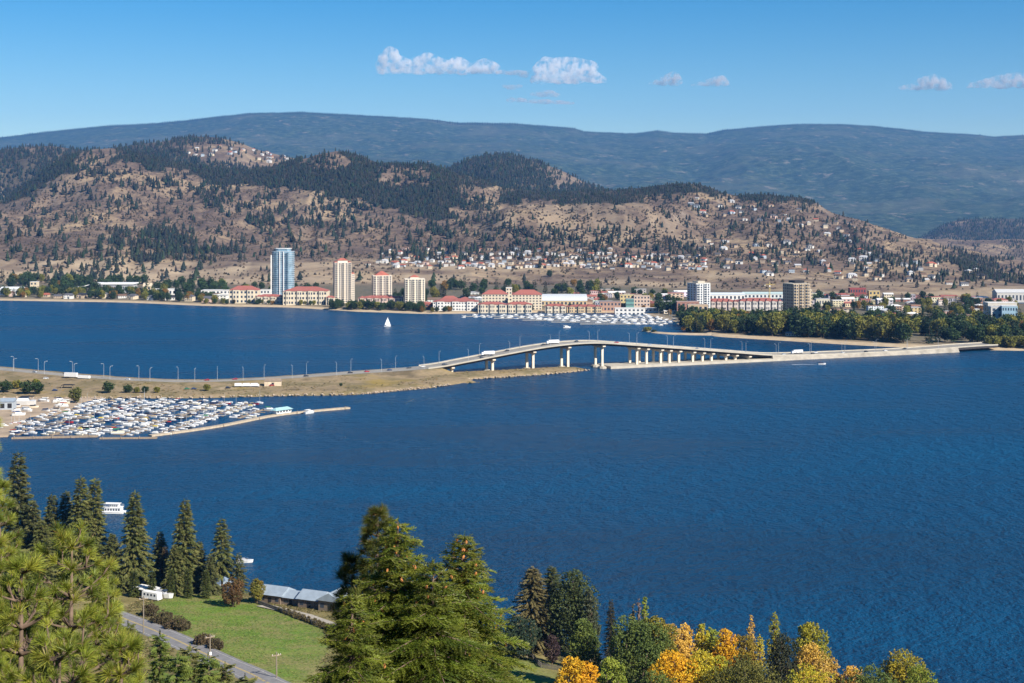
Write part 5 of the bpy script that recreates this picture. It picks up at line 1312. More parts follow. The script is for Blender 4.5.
def sailboat(name="moored_sailboat", sails=False):
    r = empty(name); hull_mb(9, 2.7, 1.0).build("hull", M['gloss'], r); frustum(-1.8, 2.2, .85, 1.02, 1.5, .8, .2, .85).build("cabin", M['hull'], r)
    MB().tube((.6, 0, 1.0), (.6, 0, 12.5), .13, .08).build("mast", M['steel'], r); MB().tube((.5, 0, 2.1), (-3.2, 0, 2.1), .1).build("boom", M['steel'], r)
    if sails:
        m = MB(); n = 6
        for (xa, za), (xb, zb), (xc, zc) in ((( .45, 12.2), (.4, 2.3), (-3.6, 2.3)), ((.8, 10.8), (4.3, 1.4), (.2, 1.7))):
            vs = [];
            for i in range(n + 1):
                for j in range(n + 1 - i):
                    a, b_ = i / n, j / n; c = 1 - a - b_; vs.append((xa * a + xb * b_ + xc * c, .7 * (a * b_ + b_ * c + a * c) * 1.5, za * a + zb * b_ + zc * c))
            fs = []; idx = {}; q = 0
            for i in range(n + 1):
                for j in range(n + 1 - i): idx[(i, j)] = q; q += 1
            for i in range(n):
                for j in range(n - i):
                    fs.append((idx[(i, j)], idx[(i + 1, j)], idx[(i, j + 1)]))
                    if j < n - i - 1: fs.append((idx[(i + 1, j)], idx[(i + 1, j + 1)], idx[(i, j + 1)]))
            MB().add(vs, fs).build("sail", M['sail'], r, smooth=True)
    else: MB().tube((.3, 0, 2.35), (-3.1, 0, 2.3), .22, .16, 6).build("furled_sail", M['canvas'], r)
    return r
BOATS = {"motorboat": motorboat, "cabin cruiser": cruiser, "pontoon boat": pontoon_boat, "moored sailboat": sailboat}
boat_src = {}
HC = [("white", (.66, .66, .65), 9), ("navy", (.03, .05, .12), 1.6), ("cream", (.68, .62, .48), 1), ("red", (.4, .03, .03), .4), ("black", (.03, .03, .035), .5)]
CC_ = [("white", (.68, .68, .66), 5), ("blue", (.03, .08, .22), 1.8), ("navy", (.02, .03, .07), 2.6), ("black", (.025, .025, .03), 2.0), ("grey", (.35, .36, .38), 1.2), ("tan", (.42, .32, .2), .4), ("red", (.36, .05, .04), .12), ("yellow", (.6, .46, .08), .2), ("green", (.05, .22, .09), .4)]
def put_boat(kind, loc, rz, where, gwhere, sc=1.0, hc=None, cc=None, label=None, group=True):
    o = BOATS[kind]() if kind not in boat_src else copy_tree(boat_src[kind]); boat_src.setdefault(kind, o)
    h = next(x for x in HC if x[0] == hc) if hc else R_.choices(HC, [x[2] for x in HC])[0]; c = next(x for x in CC_ if x[0] == cc) if cc else R_.choices(CC_, [x[2] for x in CC_])[0]
    o.location = loc; o.rotation_euler = (0, 0, rz); o.scale = (sc,) * 3
    for ch in o.children: ch.color = (*(h[1] if ch.name.startswith(("hull", "railing")) else c[1]), 1)
    cover = "sail cover" if kind == "moored sailboat" else ("awning" if kind == "pontoon boat" else "canvas")
    return tag(o, label or f"{h[0]} {kind} with {c[0]} {cover} {where}", "sailboat" if "sail" in kind else "boat", f"{h[0]} {kind}s with {c[0]} {cover}, {gwhere}" if group and not label else None)
R_ = random.Random(12)
# near marina: docks run roughly across the view, boats moored bow-in on both sides
A = Vector((WX(8, 950), 950, 0)); DW = []   # outline of the basin on the water
basin = [(2, 436), (150, 436.5), (215, 425), (268, 411), (262, 402.5), (205, 400), (110, 399.5), (86, 405), (60, 418), (2, 418)]
def in_basin(x, y):
    px, py = PXY(x, y, 0); return bool(inpoly(np.array(px), np.array(py), basin))
DA = 1.36
du = Vector((math.cos(DA), math.sin(DA), 0)); dn = Vector((du.y, -du.x, 0)); o0 = Vector((-375, 905, 0))
dock_n = 0
rows = [i * 23.0 + 8 for i in range(0, 12)]
for ri, n_ in enumerate(rows):
    spots = [u for u in np.arange(-20, 360, 2.0) if in_basin(*(o0 + du * float(u) + dn * n_)[:2])]
    if len(spots) < 6: continue
    u0, u1 = spots[0] + 2, spots[-1] - 2
    p = o0 + du * u0 + dn * n_; dk = empty("floating_dock", p, DA)
    MB().box(0, u1 - u0, -1.0, 1.0, -.2, .55).build("deck", M['timber'], dk)
    m = MB(); k = 0
    for u in np.arange(3, u1 - u0 - 2, 9.5): MB().box(u - .3, u + .3, 1.02, 7.5, -.2, .5).build("finger", M['timber'], dk); MB().box(u - .3, u + .3, -7.5, -1.02, -.2, .5).build("finger", M['timber'], dk)
    tag(dk, f"{['', 'second', 'third', 'fourth', 'fifth', 'sixth', 'seventh', 'eighth', 'ninth', 'tenth', 'eleventh', 'twelfth', 'thirteenth'][ri] or 'first'} timber dock of the near marina, counted from the boat lot", "dock")
    wh = "near the boat lot" if ri < 4 else ("in the middle" if ri < 8 else "near the pavilion")
    for side in (-1, 1):
        u = u0 + 1.5
        while u < u1 - 1:
            if R_.random() < .9:
                kind = R_.choices(list(BOATS), [4.6, 2.2, .8, 1.7])[0]; sc = R_.uniform(.62, .9); off_ = {"motorboat": 5.2, "cabin cruiser": 6.2, "pontoon boat": 5, "moored sailboat": 6}[kind]
                q = o0 + du * u + dn * (n_ + side * off_); bow_in = R_.random() < .6
                put_boat(kind, (q.x, q.y, .15), DA + (PI / 2 if (side < 0) == bow_in else -PI / 2) + R_.uniform(-.06, .06), wh + " of the near marina", wh, sc)
            u += R_.uniform(5.4, 8.8)
# long outer breakwater dock with its pavilion
bw = spline([(WX(150, 950), 950, 0), (WX(215, YG(427.5)), YG(427.5), 0), (WX(272, YG(416.5)), YG(416.5), 0), (WX(310, YG(412)), YG(412), 0), (WX(349, YG(408.5)), YG(408.5), 0)], 6)
vs, fs = [], []
tg = np.gradient(bw[:, :2], axis=0); tg /= np.linalg.norm(tg, axis=1)[:, None]
for p, t_ in zip(bw, tg):
    for o, z in ((-2.2, -.6), (-2.2, 1.1), (2.2, 1.1), (2.2, -.6)): vs.append((p[0] - t_[1] * o, p[1] + t_[0] * o, z))
for k in range(len(bw) - 1):
    for j in range(4): fs.append((k * 4 + j, (k + 1) * 4 + j, (k + 1) * 4 + (j + 1) % 4, k * 4 + (j + 1) % 4))
fs += [(0, 1, 2, 3), tuple((len(bw) - 1) * 4 + j for j in (3, 2, 1, 0))]
BW = empty("breakwater_dock", (0, 0, 0)); tag(BW, "long curving beige breakwater dock enclosing the near marina and reaching into the lake", "dock")
MB().add(vs, fs).build("deck", plain("bleached_planks", (.40, .33, .24), .9, .2, .6), BW)
for k in range(3, len(bw), 6):
    p, t_ = bw[k], tg[k]; q = (p[0] + t_[1] * 2.5, p[1] - t_[0] * 2.5)
    MB().tube((q[0], q[1], -1), (q[0], q[1], 2.4), .25, .22, 7).build("piling", M['timber'], BW)
def box_dock(p0, p1, w, label):
    p0, p1 = Vector(p0), Vector(p1); a = math.atan2((p1 - p0).y, (p1 - p0).x); r = empty("fuel_dock", p0, a); L = (p1 - p0).length
    MB().box(0, L, -w / 2, w / 2, -.4, .9).build("deck", M['timber'], r)
    for u in np.arange(2, L, 12): MB().tube((u, -w / 2 - .25, -1), (u, -w / 2 - .25, 2.0), .22, .2, 6).build("piling", M['timber'], r)
    tag(r, label, "dock")
box_dock((WX(12, 941), 941, 0), (WX(98, 949), 949, 0), 4, "pale timber dock along the front edge of the near marina")
box_dock((WX(100, 940), 940, 0), (WX(157, 942), 942, 0), 2.4, "thin dock floating out in front of the marina's front edge")
i = int(np.argmin(np.abs(512 + bw[:, 0] / bw[:, 1] * FPX - 279))); p = bw[i]; a = math.atan2(tg[i][1], tg[i][0])
r = empty("dock_pavilion", (p[0], p[1] + 4, .3), a); tag(r, "low white pavilion with a pale blue-green roof on the breakwater dock", "pavilion")
MB().box(-8, 8, -3.5, 3.5, -.3, .8).build("base", M['timber'], r); MB().box(-7, 7, -2.8, 2.8, .82, 3.4).build("wall", M['white'], r); MB().hip(-7, 7, -2.8, 2.8, 3.42, 1.7, 1.2, .7).build("roof", plain("seafoam_roof", (.30, .48, .50), .6), r)
m = MB(); windows(m, -7, 7, 1.1, 3.3, 5, 1, -2.8, .6, .6); m.build("window_row", M['glass'], r)
put_boat("cabin cruiser", (p[0] + 20, p[1] + 9, .15), a, "", "", 1.0, "white", "white", "white cabin cruiser moored alone beyond the pavilion on the breakwater")
put_boat("pontoon boat", (WX(118, YG(434)), YG(434), .15), .1, "", "", 1.3, "cream", "green", "cream boat with green awning lying by the marina's front dock")
# boat storage ashore on the left
vs = []; lot = [(-20, 438), (8, 437), (14, 428), (30, 417), (62, 414), (84, 402), (110, 397), (-20, 396)]
ring = [(WX(a, YG(b)), YG(b)) for a, b in lot]
mb = MB().prism(ring, -1.5, .9, 0, 1.0); tag(mb.build("marina_ground", plain("marina_lot", (.34, .26, .18), .95, .3, .08)), kind='structure')
for k in range(38):
    px, py = R_.uniform(12, 82), R_.uniform(401, 421)
    if not inpoly(np.array(px), np.array(py + 1), [(8, 420), (14, 420), (30, 414), (60, 412), (84, 401), (100, 398), (4, 398)]): continue
    Y = YG(py, .9); kind = R_.choice(["motorboat", "motorboat", "cabin cruiser"])
    put_boat(kind, (WX(px, Y), Y, 1.2), R_.uniform(-.4, .4) + R_.choice([0, PI]), "stored ashore beside the near marina", "stored ashore")
Y = YG(405, .9); put_boat("cabin cruiser", (WX(22, Y), Y, 1.6), PI + .1, "", "", 2.1, "white", "black", "largest white boat stored ashore on the lot by the marina")
r = empty("boat_shed", (WX(4, YG(410)), YG(410), .9), .1); tag(r, "grey shed with a pale metal roof at the left edge of the boat lot", "shed")
q = MB().box(-8, 8, -5, 5, 0, 6).build("wall", M['paint'], r); q.color = (.38, .42, .46, 1); MB().hip(-8, 8, -5, 5, 6.02, 2.2, .6, 1.0).build("roof", M['metalroof'], r)
m = MB(); windows(m, -8, 8, .3, 5.5, 3, 1, -5, .6, .7); m.build("door_row", M['dark'], r)
Y = YG(403, .9); plant("marina_tree", TREES["olive yellow"][0], (WX(75.5, Y), Y, .7), "olive tree standing among the boats of the near marina", "tree", None, .4, .82, (.6, .65, .8))
# far marina: pale boats packed along the promenade
fm = [(456, 315.2), (462, 317.8), (520, 319), (560, 321.5), (610, 323.5), (660, 326), (678, 322), (672, 317), (655, 314.8), (560, 314.5)]
cnt = 0
for k in range(900):
    px, py = R_.uniform(455, 680), R_.uniform(314.8, 326)
    if not inpoly(np.array(px), np.array(py), fm): continue
    Y = YG(py); x = WX(px, Y)
    if any(abs(x - q[0]) < 8 and abs(Y - q[1]) < 14 for q in DW): continue
    DW.append((x, Y)); cnt += 1
    kind = R_.choices(["cabin cruiser", "motorboat", "moored sailboat"], [4, 2.0, 1.5])[0]
    c = R_.choices(["white", "blue", "navy", "grey"], [6, 2, 1, 1])[0]
    if kind == "motorboat": put_boat("motorboat", (x, Y, .15), R_.choice([.1, PI + .1]), "packed in the far marina before the hotels", "far marina", .95, "white", c)
    else: put_boat(kind, (x, Y, .15), R_.choice([.1, PI + .1]) + R_.uniform(-.1, .1), "packed in the far marina before the hotels", "far marina", R_.uniform(.75, 1.0), "white", c)
for i in range(5):
    py = 316.5 + i * 1.9; Y = YG(py); x0, x1 = WX(np.interp(i, [0, 4], [465, 580]), Y), WX(np.interp(i, [0, 4], [650, 668]), Y)
    r = empty("floating_dock", (x0, Y, 0)); MB().box(0, x1 - x0, -1.3, 1.3, -.3, .6).build("deck", M['concrete'], r); tag(r, f"pale dock line in the far marina, {['closest to the promenade', 'second from the promenade', 'in the middle', 'second from the lake side', 'outermost on the lake side'][i]}", "dock")
# boats out on the lake
Y = YG(326.5); r = sailboat("sailing_boat", True); r.location = (WX(387.5, Y), Y, .1); r.rotation_euler = (0, 0, .25); tag(r, "white sailboat under full sail alone on the far lake", "sailboat")
for ch in r.children: ch.color = (.76, .76, .75, 1)
put_boat("cabin cruiser", (WX(567, YG(328)), YG(328), .1), .3, "", "", 1.1, "white", "white", "white cruiser heading out just off the far marina")
Y = YG(364.5); put_boat("motorboat", (WX(822, Y), Y, .25), .1, "", "", 1.1, "white", "navy", "small speedboat trailing a white wake off the low roadway")
M['wake'] = NT("wake_foam"); tw = M['wake']; nz = tw.noise(.6, 4); tp = tw.n("ShaderNodeBsdfTransparent"); mx = tw.n("ShaderNodeMixShader"); tw.done((.7, .74, .78), .7)
tw.l(tw.math('MULTIPLY', tw.ramp(nz, [(.35, 0), (.6, 1)]), .75), mx.inputs[0]); tw.l(tp.outputs[0], mx.inputs[1]); tw.l(tw.b.outputs[0], mx.inputs[2]); tw.l(mx.outputs[0], tw.out.inputs[0]); M['wake'] = tw.m
x = WX(818, Y); m = MB(); m.add([(x, Y - .8, .03), (x, Y + .8, .03), (x - 26, Y + 2.2, .03), (x - 26, Y - 2.2, .03)], [(0, 1, 2, 3)]); tag(m.build("wake", M['wake']), "white foam wake behind the speedboat", "wake", kind='stuff')
def houseboat():
    Y = YG(513); r = empty("houseboat", (WX(114, Y), Y, 0), -.12); tag(r, "white two-deck houseboat anchored offshore behind the shoreline firs", "houseboat")
    for s in (-1, 1): MB().tube((-5.4, s * 1.5, .2), (5.4, s * 1.5, .2), .5, .5, 8).build("float", M['white'], r)
    MB().box(-5.6, 5.6, -2.2, 2.2, .72, .95).build("lower_deck", M['white'], r)
    cb = MB().box(-4.2, 4.0, -1.9, 1.9, .96, 3.0).build("cabin", M['hull'], r); m = MB(); windows(m, -4.2, 4.0, 1.2, 2.9, 6, 1, -1.9, .62, .6); m.build("window_row", M['glass'], cb)
    MB().box(-5.4, 4.4, -2.1, 2.1, 3.02, 3.2).build("upper_deck", M['white'], r)
    up = MB().box(-1.6, 2.6, -1.5, 1.5, 3.22, 4.7).build("upper_cabin", M['hull'], r); m = MB(); windows(m, -1.6, 2.6, 3.4, 4.6, 4, 1, -1.5, .7, .6); m.build("window_row", M['glass'], up)
    MB().box(-4.8, 3.2, -1.8, 1.8, 4.72, 4.9).build("roof", M['white'], r)
    m = MB()
    for x in (-5.3, -3.6, 3.4, 4.3): m.box(x - .05, x + .05, -2.08, -2.0, 3.2, 4.2); m.box(x - .05, x + .05, 2.0, 2.08, 3.2, 4.2)
    m.box(-5.35, 4.35, -2.08, -2.0, 4.1, 4.18).box(-5.35, 4.35, 2.0, 2.08, 4.1, 4.18).build("railing", M['steel'], r)
houseboat()
Y = YG(562.5); put_boat("motorboat", (WX(245, Y), Y, .15), .15, "", "", 1.0, "white", "grey", "white motorboat moored offshore right of the tall shoreline firs")
# ------------------------------------------------------------------ the slope below the viewpoint
def shore_near(X): return np.interp(X, [-900, -400, -250, -150, -60, 0, 60, 150, 260, 400, 900], [760, 640, 590, 566, 548, 503, 458, 447, 444, 440, 430])
PROF = ([-200, -60, 0, 4, 10, 20, 40, 100, 200, 300, 385, 430, 480, 530, 546, 556, 700], [200, 166, 148.2, 145.5, 141, 135, 125, 104, 70, 42, 18.5, 14, 9, 4, 1.6, -.6, -14])
def gz(X, Y):
    X = np.asarray(X, float); Y = np.asarray(Y, float)
    u = np.where(Y > 0, Y * 550.0 / shore_near(X), Y)
    z = np.interp(u, *PROF)
    return z + np.interp(u, [0, 20, 100, 380, 400, 545, 560], [0, .5, 3, 1, .25, .2, 0]) * (fbm(X / 30, Y / 30, 4, 55) - .5) * 2
xs = np.arange(-900, 901, 4.0); ys = np.concatenate([np.arange(-200, 380, 8.0), np.arange(380, 780, 2.5)])
XX, YY = np.meshgrid(xs, ys); ZZ = gz(XX, YY)
def gp(px, py):
    """point of the near slope seen at (px, py)"""
    Y = np.arange(60.0, 700, .5); X = WX(px, Y); ray = CAMZ - (py - YH) * Y / FPX; k = np.nonzero(gz(X, Y) >= ray)[0]
    k = k[0] if len(k) else len(Y) - 1
    return float(X[k]), float(Y[k]), float(gz(X[k], Y[k]))
PXg, PYg = 512 + XX * FPX / np.maximum(YY, 1), YH + (CAMZ - ZZ) * FPX / np.maximum(YY, 1)
field = inpoly(PXg, PYg, [(146, 606), (190, 594), (240, 598), (262, 606), (318, 624), (330, 650), (300, 690), (286, 690), (214, 650), (160, 622)]) & (YY > 390)
lawn2 = inpoly(PXg, PYg, [(500, 656), (530, 655), (545, 668), (565, 690), (490, 690)]) & (YY > 300)
col = np.zeros(XX.shape + (3,), np.float32); col[..., 0] = field | lawn2
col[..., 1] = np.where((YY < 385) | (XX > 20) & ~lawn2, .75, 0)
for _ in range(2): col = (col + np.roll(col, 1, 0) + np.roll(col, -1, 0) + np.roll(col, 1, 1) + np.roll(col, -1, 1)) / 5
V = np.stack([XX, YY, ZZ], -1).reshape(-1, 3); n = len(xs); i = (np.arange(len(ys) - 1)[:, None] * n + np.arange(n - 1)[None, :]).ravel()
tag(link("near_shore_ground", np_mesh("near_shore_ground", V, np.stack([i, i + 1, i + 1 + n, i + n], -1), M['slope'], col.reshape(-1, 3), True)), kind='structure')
# the road across the slope
rp = spline([(*gp(104, 613)[:2], 0), (*gp(135, 624)[:2], 0), (*gp(175, 641)[:2], 0), (*gp(215, 660)[:2], 0), (*gp(250, 675)[:2], 0), (*gp(282, 690)[:2], 0), (-30, 362, 0), (10, 335, 0), (60, 315, 0)], 3)
rt = np.gradient(rp[:, :2], axis=0); rt /= np.linalg.norm(rt, axis=1)[:, None]; rn = np.stack([-rt[:, 1], rt[:, 0]], 1)
rz_ = gz(rp[:, 0], rp[:, 1]); rz_ = np.convolve(np.pad(rz_, 6, 'edge'), np.ones(13) / 13, 'valid') + .45
def ribbon(name, o0, o1, dz, mat, k0=0, k1=None, edge=0.0):
    vs, fs = [], []; k1 = len(rp) if k1 is None else k1
    for k in range(k0, k1):
        for o, h in ((o0 - edge * 2, dz - edge), (o0, dz), (o1, dz), (o1 + edge * 2, dz - edge)) if edge else ((o0, dz), (o1, dz)): vs.append((rp[k, 0] + rn[k, 0] * o, rp[k, 1] + rn[k, 1] * o, rz_[k] + h))
    w = 4 if edge else 2
    for k in range(k1 - k0 - 1):
        for j in range(w - 1): fs.append((k * w + j, (k + 1) * w + j, (k + 1) * w + j + 1, k * w + j + 1))
    return MB().add(vs, fs)
t = NT("old_asphalt"); n1 = t.noise(.5, 5); M['hwy'] = t.done(t.ramp(n1, [(.3, (.17, .165, .165)), (.7, (.24, .23, .225))]), .9, .2)
tag(ribbon("near_road", -4.6, 4.6, 0, M['hwy'], edge=.8).build("near_road", M['hwy']), kind='structure')
b = MB()
for o, w in ((-3.7, .09), (3.7, .09)): q = ribbon("", o - w, o + w, .006, None); b.add(q.v, q.f)
tag(b.build("near_road_edge_lines", M['line']), kind='structure')
b = MB()
for o, w in ((-.2, .08), (.2, .08)): q = ribbon("", o - w, o + w, .006, None); b.add(q.v, q.f)
tag(b.build("near_road_centre_lines", M['yline']), kind='structure')
# gravel lane between the field and the lakeside sheds
lp = [gp(262, 606), gp(285, 611), gp(305, 616), gp(325, 623), gp(352, 634)]
vs, fs = [], []
for k, p in enumerate(lp):
    q0, q1 = Vector(lp[max(k - 1, 0)]), Vector(lp[min(k + 1, len(lp) - 1)]); d = (q1 - q0).normalized(); nn = Vector((-d.y, d.x, 0)).normalized()
    for s in (-2.6, 2.6): x, y = p[0] + nn.x * s, p[1] + nn.y * s; vs.append((x, y, float(gz(x, y)) + .3))
for k in range(len(lp) - 1): fs.append((k * 2, k * 2 + 2, k * 2 + 3, k * 2 + 1))
tag(MB().add(vs, fs).build("path", plain("gravel_lane", (.36, .32, .26), .95, .2, .5)), kind='structure')

# grass and scrub: short tufts over the field, the verges and the causeway
def tufts(name, pts, size, pal, seed, flat=.55):
    q = np.random.default_rng(seed); pts = np.array(pts); n = len(pts); a = q.uniform(0, 6.28, n); R = np.zeros((n, 3, 3)); R[:, 0, 0] = np.cos(a); R[:, 0, 1] = -np.sin(a); R[:, 1, 0] = np.sin(a); R[:, 1, 1] = np.cos(a); R[:, 2, 2] = 1
    s = q.uniform(size[0], size[1], n); V, F, C = tile(LEAF_S[0], LEAF_S[1], R, pts + np.stack([0 * s, 0 * s, s * .2], -1), np.stack([s, s, s * flat], -1), blend(pal, n, q))
    return tag(link(name, np_mesh(name, V, F, M['foliage'], C)), kind='stuff')
q = np.random.default_rng(8); px = q.uniform(110, 345, 60000); py = q.uniform(592, 690, 60000); pts, pts2 = [], []
X_, Y_ = q.uniform(-140, -40, 26000), q.uniform(385, 545, 26000); Z_ = gz(X_, Y_); PX_, PY_ = PXY(X_, Y_, Z_)
inf = inpoly(PX_, PY_, [(146, 604), (190, 593), (240, 597), (262, 605), (320, 623), (330, 650), (300, 690), (286, 690), (214, 650), (160, 622)])
dmin = np.min(np.hypot(X_[:, None] - rp[None, ::3, 0], Y_[:, None] - rp[None, ::3, 1]), 1); pat = fbm(X_ / 14, Y_ / 14, 4, 19)
ok1 = inf & (dmin > 7) & (q.random(len(X_)) < np.clip(2.2 * pat - .5, .05, .8)); ok2 = ~inf & (dmin > 6.5) & (q.random(len(X_)) < np.clip(3 * pat - .9, .1, 1))
tufts("field_grass", np.stack([X_, Y_, Z_], -1)[ok1], (.25, .6), [(.13, .225, .03), (.20, .27, .045), (.27, .26, .08), (.10, .17, .025)], 1, .4)
tufts("verge_grass", np.stack([X_, Y_, Z_], -1)[ok2], (.4, 1.0), [(.22, .17, .08), (.13, .12, .045), (.30, .24, .11), (.09, .09, .03)], 2)
pts = []
for i in range(at_x(-560), iB):
    x, y, z = near_edge[i]; nx, ny = nrm[i]; d = max((y - toeY(x)) / max(ny, .3), 10.0)
    for k in range(22):
        o = -d + 3 + (d - 6) * q.random(); X1, Y1 = x + nx * o + q.uniform(-2.5, 2.5), y + ny * o
        if fbm(np.array(X1 / 22), np.array(Y1 / 22), 3, 6) > .47: pts.append((X1, Y1, slope_z(X1, Y1)))
for x, w, h in st:
    yc = bl(x) + 2 - np.interp(x, [-128, -90, 60], [20, 14, 2])
    for k in range(10): u = q.uniform(-.85, .85); pts.append((x + q.uniform(-2, 2), yc + u * (w + 6), h * max(0, 1 - abs(u) ** 3)))
tufts("causeway_scrub", pts, (.6, 1.7), [(.20, .14, .06), (.10, .095, .035), (.30, .19, .06), (.07, .08, .028), (.32, .25, .13)], 3)

# utility poles
for px, pyb, pyt, lab in ((143.5, 634, 596, "wooden utility pole by the road, highest up the road beside the white trailer"), (210, 668, 634, "wooden utility pole with a meter box on the road's near side, middle of three"), (276.5, 680, 652, "pale short utility pole at the lower edge of the green field")):
    x, y, z = gp(px, pyb); H = WZ(pyt, y) - z; r = empty("utility_pole", (x, y, z - .3), .5); tag(r, lab, "utility pole")
    MB().tube((0, 0, 0), (0, 0, H + .3), .24, .17, 8).build("pole", plain("pole_wood", (.20, .17, .13), .9), r)
    MB().box(-1.4, 1.4, -.09, .09, H - .8, H - .55).build("crossarm", M['timber'], r)
    for s in (-1.2, 0.55, 1.2): MB().tube((s, 0, H - .54), (s, 0, H - .2), .07, .05, 6).build("insulator", M['white'], r)
    if px == 210: MB().box(-.3, .3, -.62, -.25, H * .42, H * .42 + .9).build("meter_box", M['white'], r)

# sheds and cabins by the water
def shed(px0, px1, pyb, h, depth, rz, label, wallc, cat="shed", ridge=1.0, rh=2.4, name="lakeside_shed", roofm=None, dz=0.0, Y=None):
    x, y, z = gp((px0 + px1) / 2, pyb)
    if Y: y = Y; x = WX((px0 + px1) / 2, Y); z = float(gz(x, y))
    w = (px1 - px0) * y / FPX; r = empty(name, (x, y + depth / 2, z - .4 + dz), rz); tag(r, label, cat)
    q = MB().box(-w / 2, w / 2, -depth / 2, depth / 2, 0, h).build("wall", M['paint'], r); q.color = (*wallc, 1)
    MB().hip(-w / 2, w / 2, -depth / 2, depth / 2, h + .02, rh, .8, ridge).build("roof", roofm or M['metalroof'], r)
    m = MB(); windows(m, -w / 2, w / 2, .8, h - .3, max(2, int(w / 3)), 1, -depth / 2, .5, .55); m.build("window_row", M['glass'], r)
    MB().box(-.6, .6, -depth / 2 - .09, -depth / 2 - .03, .4, 2.5).build("door", M['dark'], r); return r
shed(262, 287, 604, 3.6, 9, -.42, "lakeside shed with a pale blue-grey metal roof, the end one nearest the lane", (.20, .15, .11))
shed(284, 306, 606, 3.2, 8, -.42, "lower grey metal roofed shed in the middle of the lakeside row", (.22, .17, .13), rh=1.8)
shed(301, 326, 609, 3.6, 9, -.42, "long blue-grey roofed shed half hidden by the fir at the row's inner end", (.18, .14, .11))
shed(322, 348, 612, 4.2, 10, -.42, "large grey metal roofed shed closest to the tall fir in front", (.2, .16, .12), rh=3)
shed(217, 229, 591, 2.6, 6, .3, "metal roofed boathouse among the shoreline firs", (.5, .5, .48), rh=2.0, roofm=M['metalroof'], cat="boathouse", name="boathouse")
shed(604, 618, 652, 3.6, 8, .1, "cabin with a pale roof between the dark spruce and the green trees", (.30, .26, .22), rh=2.8, roofm=M['white'], cat="cabin", name="cabin", Y=440)
# white trailer and covered boat at the field's head
x, y, z = gp(152, 600); r = empty("travel_trailer", (x, y, z), -.5); tag(r, "white travel trailer parked at the head of the green field", "trailer")
MB().add([(-4, -1.2, .6), (4, -1.2, .6), (4, 1.2, .6), (-4, 1.2, .6), (-3.8, -1.2, 3.1), (3.5, -1.2, 3.1), (3.5, 1.2, 3.1), (-3.8, 1.2, 3.1)], [(0, 3, 2, 1), (4, 5, 6, 7), (0, 1, 5, 4), (1, 2, 6, 5), (2, 3, 7, 6), (3, 0, 4, 7)]).build("body", M['white'], r)
m = MB(); windows(m, -3.4, 3.2, 1.5, 2.8, 4, 1, -1.2, .5, .6); m.build("window_row", M['glass'], r)
for sx in (-.5, .5): MB().tube((sx, -1.0, .35), (sx, -1.22, .35), .35, .35, 10).build("wheel", M['rubber'], r)
x, y, z = gp(146, 596); r = empty("carport", (x, y, z), -.5); tag(r, "white flat carport roof behind the travel trailer", "carport")
MB().box(-5, 5, -3, 3, 3.0, 3.25).build("roof", M['white'], r)
for sx in (-4.6, 4.6):
    for sy in (-2.7, 2.7): MB().box(sx - .1, sx + .1, sy - .1, sy + .1, 0, 2.98).build("post", M['steel'], r)
x, y, z = gp(163, 598); put_boat("motorboat", (x, y, z + .6), -.35, "", "", 1.3, "white", "grey", "boat under a grey cover on land next to the travel trailer")
x, y, z = gp(264, 602); vehicle(CAR, (x, y, z + .1), -.4, "red", "red car parked by the lane end near the lakeside sheds", "car")
# garden pergola and fence on the lower lawn
x, y, z = gp(516, 656); r = empty("garden_shelter", (x, y, z), .1); tag(r, "grey garden shelter with a slatted roof at the top of the small lawn", "shelter")
MB().hip(-3.6, 3.6, -2, 2, 2.3, 1.0, .3, .6).build("roof", plain("slate_grey_roof", (.22, .24, .28), .7), r)
for sx in (-3.4, 3.4):
    for sy in (-1.8, 1.8): MB().box(sx - .12, sx + .12, sy - .12, sy + .12, -.3, 2.28).build("post", M['greywood'], r)
MB().box(-3.2, 3.2, 1.7, 1.78, -.2, 1.4).build("back_wall", M['greywood'], r)
def fence(p, label):
    r = empty("picket_fence", p[0]); tag(r, label, "fence"); o = Vector(p[0])
    for k in range(len(p) - 1):
        a, b_ = Vector(p[k]) - o, Vector(p[k + 1]) - o; d = (b_ - a); L = d.length; nb = int(L / .28); m = MB(); dn_ = d.normalized(); sdv = Vector((-dn_.y, dn_.x, 0)) * .03
        for q in range(nb): c = a + d * (q / nb); e = c + dn_ * .17; m.add([c - sdv, e - sdv, e + sdv, c + sdv] + [v + Vector((0, 0, 1.5)) for v in (c - sdv, e - sdv, e + sdv, c + sdv)], [(0, 3, 2, 1), (4, 5, 6, 7), (0, 1, 5, 4), (1, 2, 6, 5), (2, 3, 7, 6), (3, 0, 4, 7)])
        for h in (.4, 1.1): m.tube(a + Vector((0, 0, h)) + sdv * 2, b_ + Vector((0, 0, h)) + sdv * 2, .05, n=4)
        m.build("slats", M['greywood'], r); m = MB().tube(a, a + Vector((0, 0, 1.75)), .09, n=6); m.build("post", M['greywood'], r)
fence([gp(530, 655), gp(536, 662), gp(541, 668), gp(560, 671)], "grey slat fence running down beside the small lawn")
fence([gp(258, 604), gp(282, 613), gp(300, 619), gp(316, 626)], "low grey rail fence between the green field and the gravel lane")

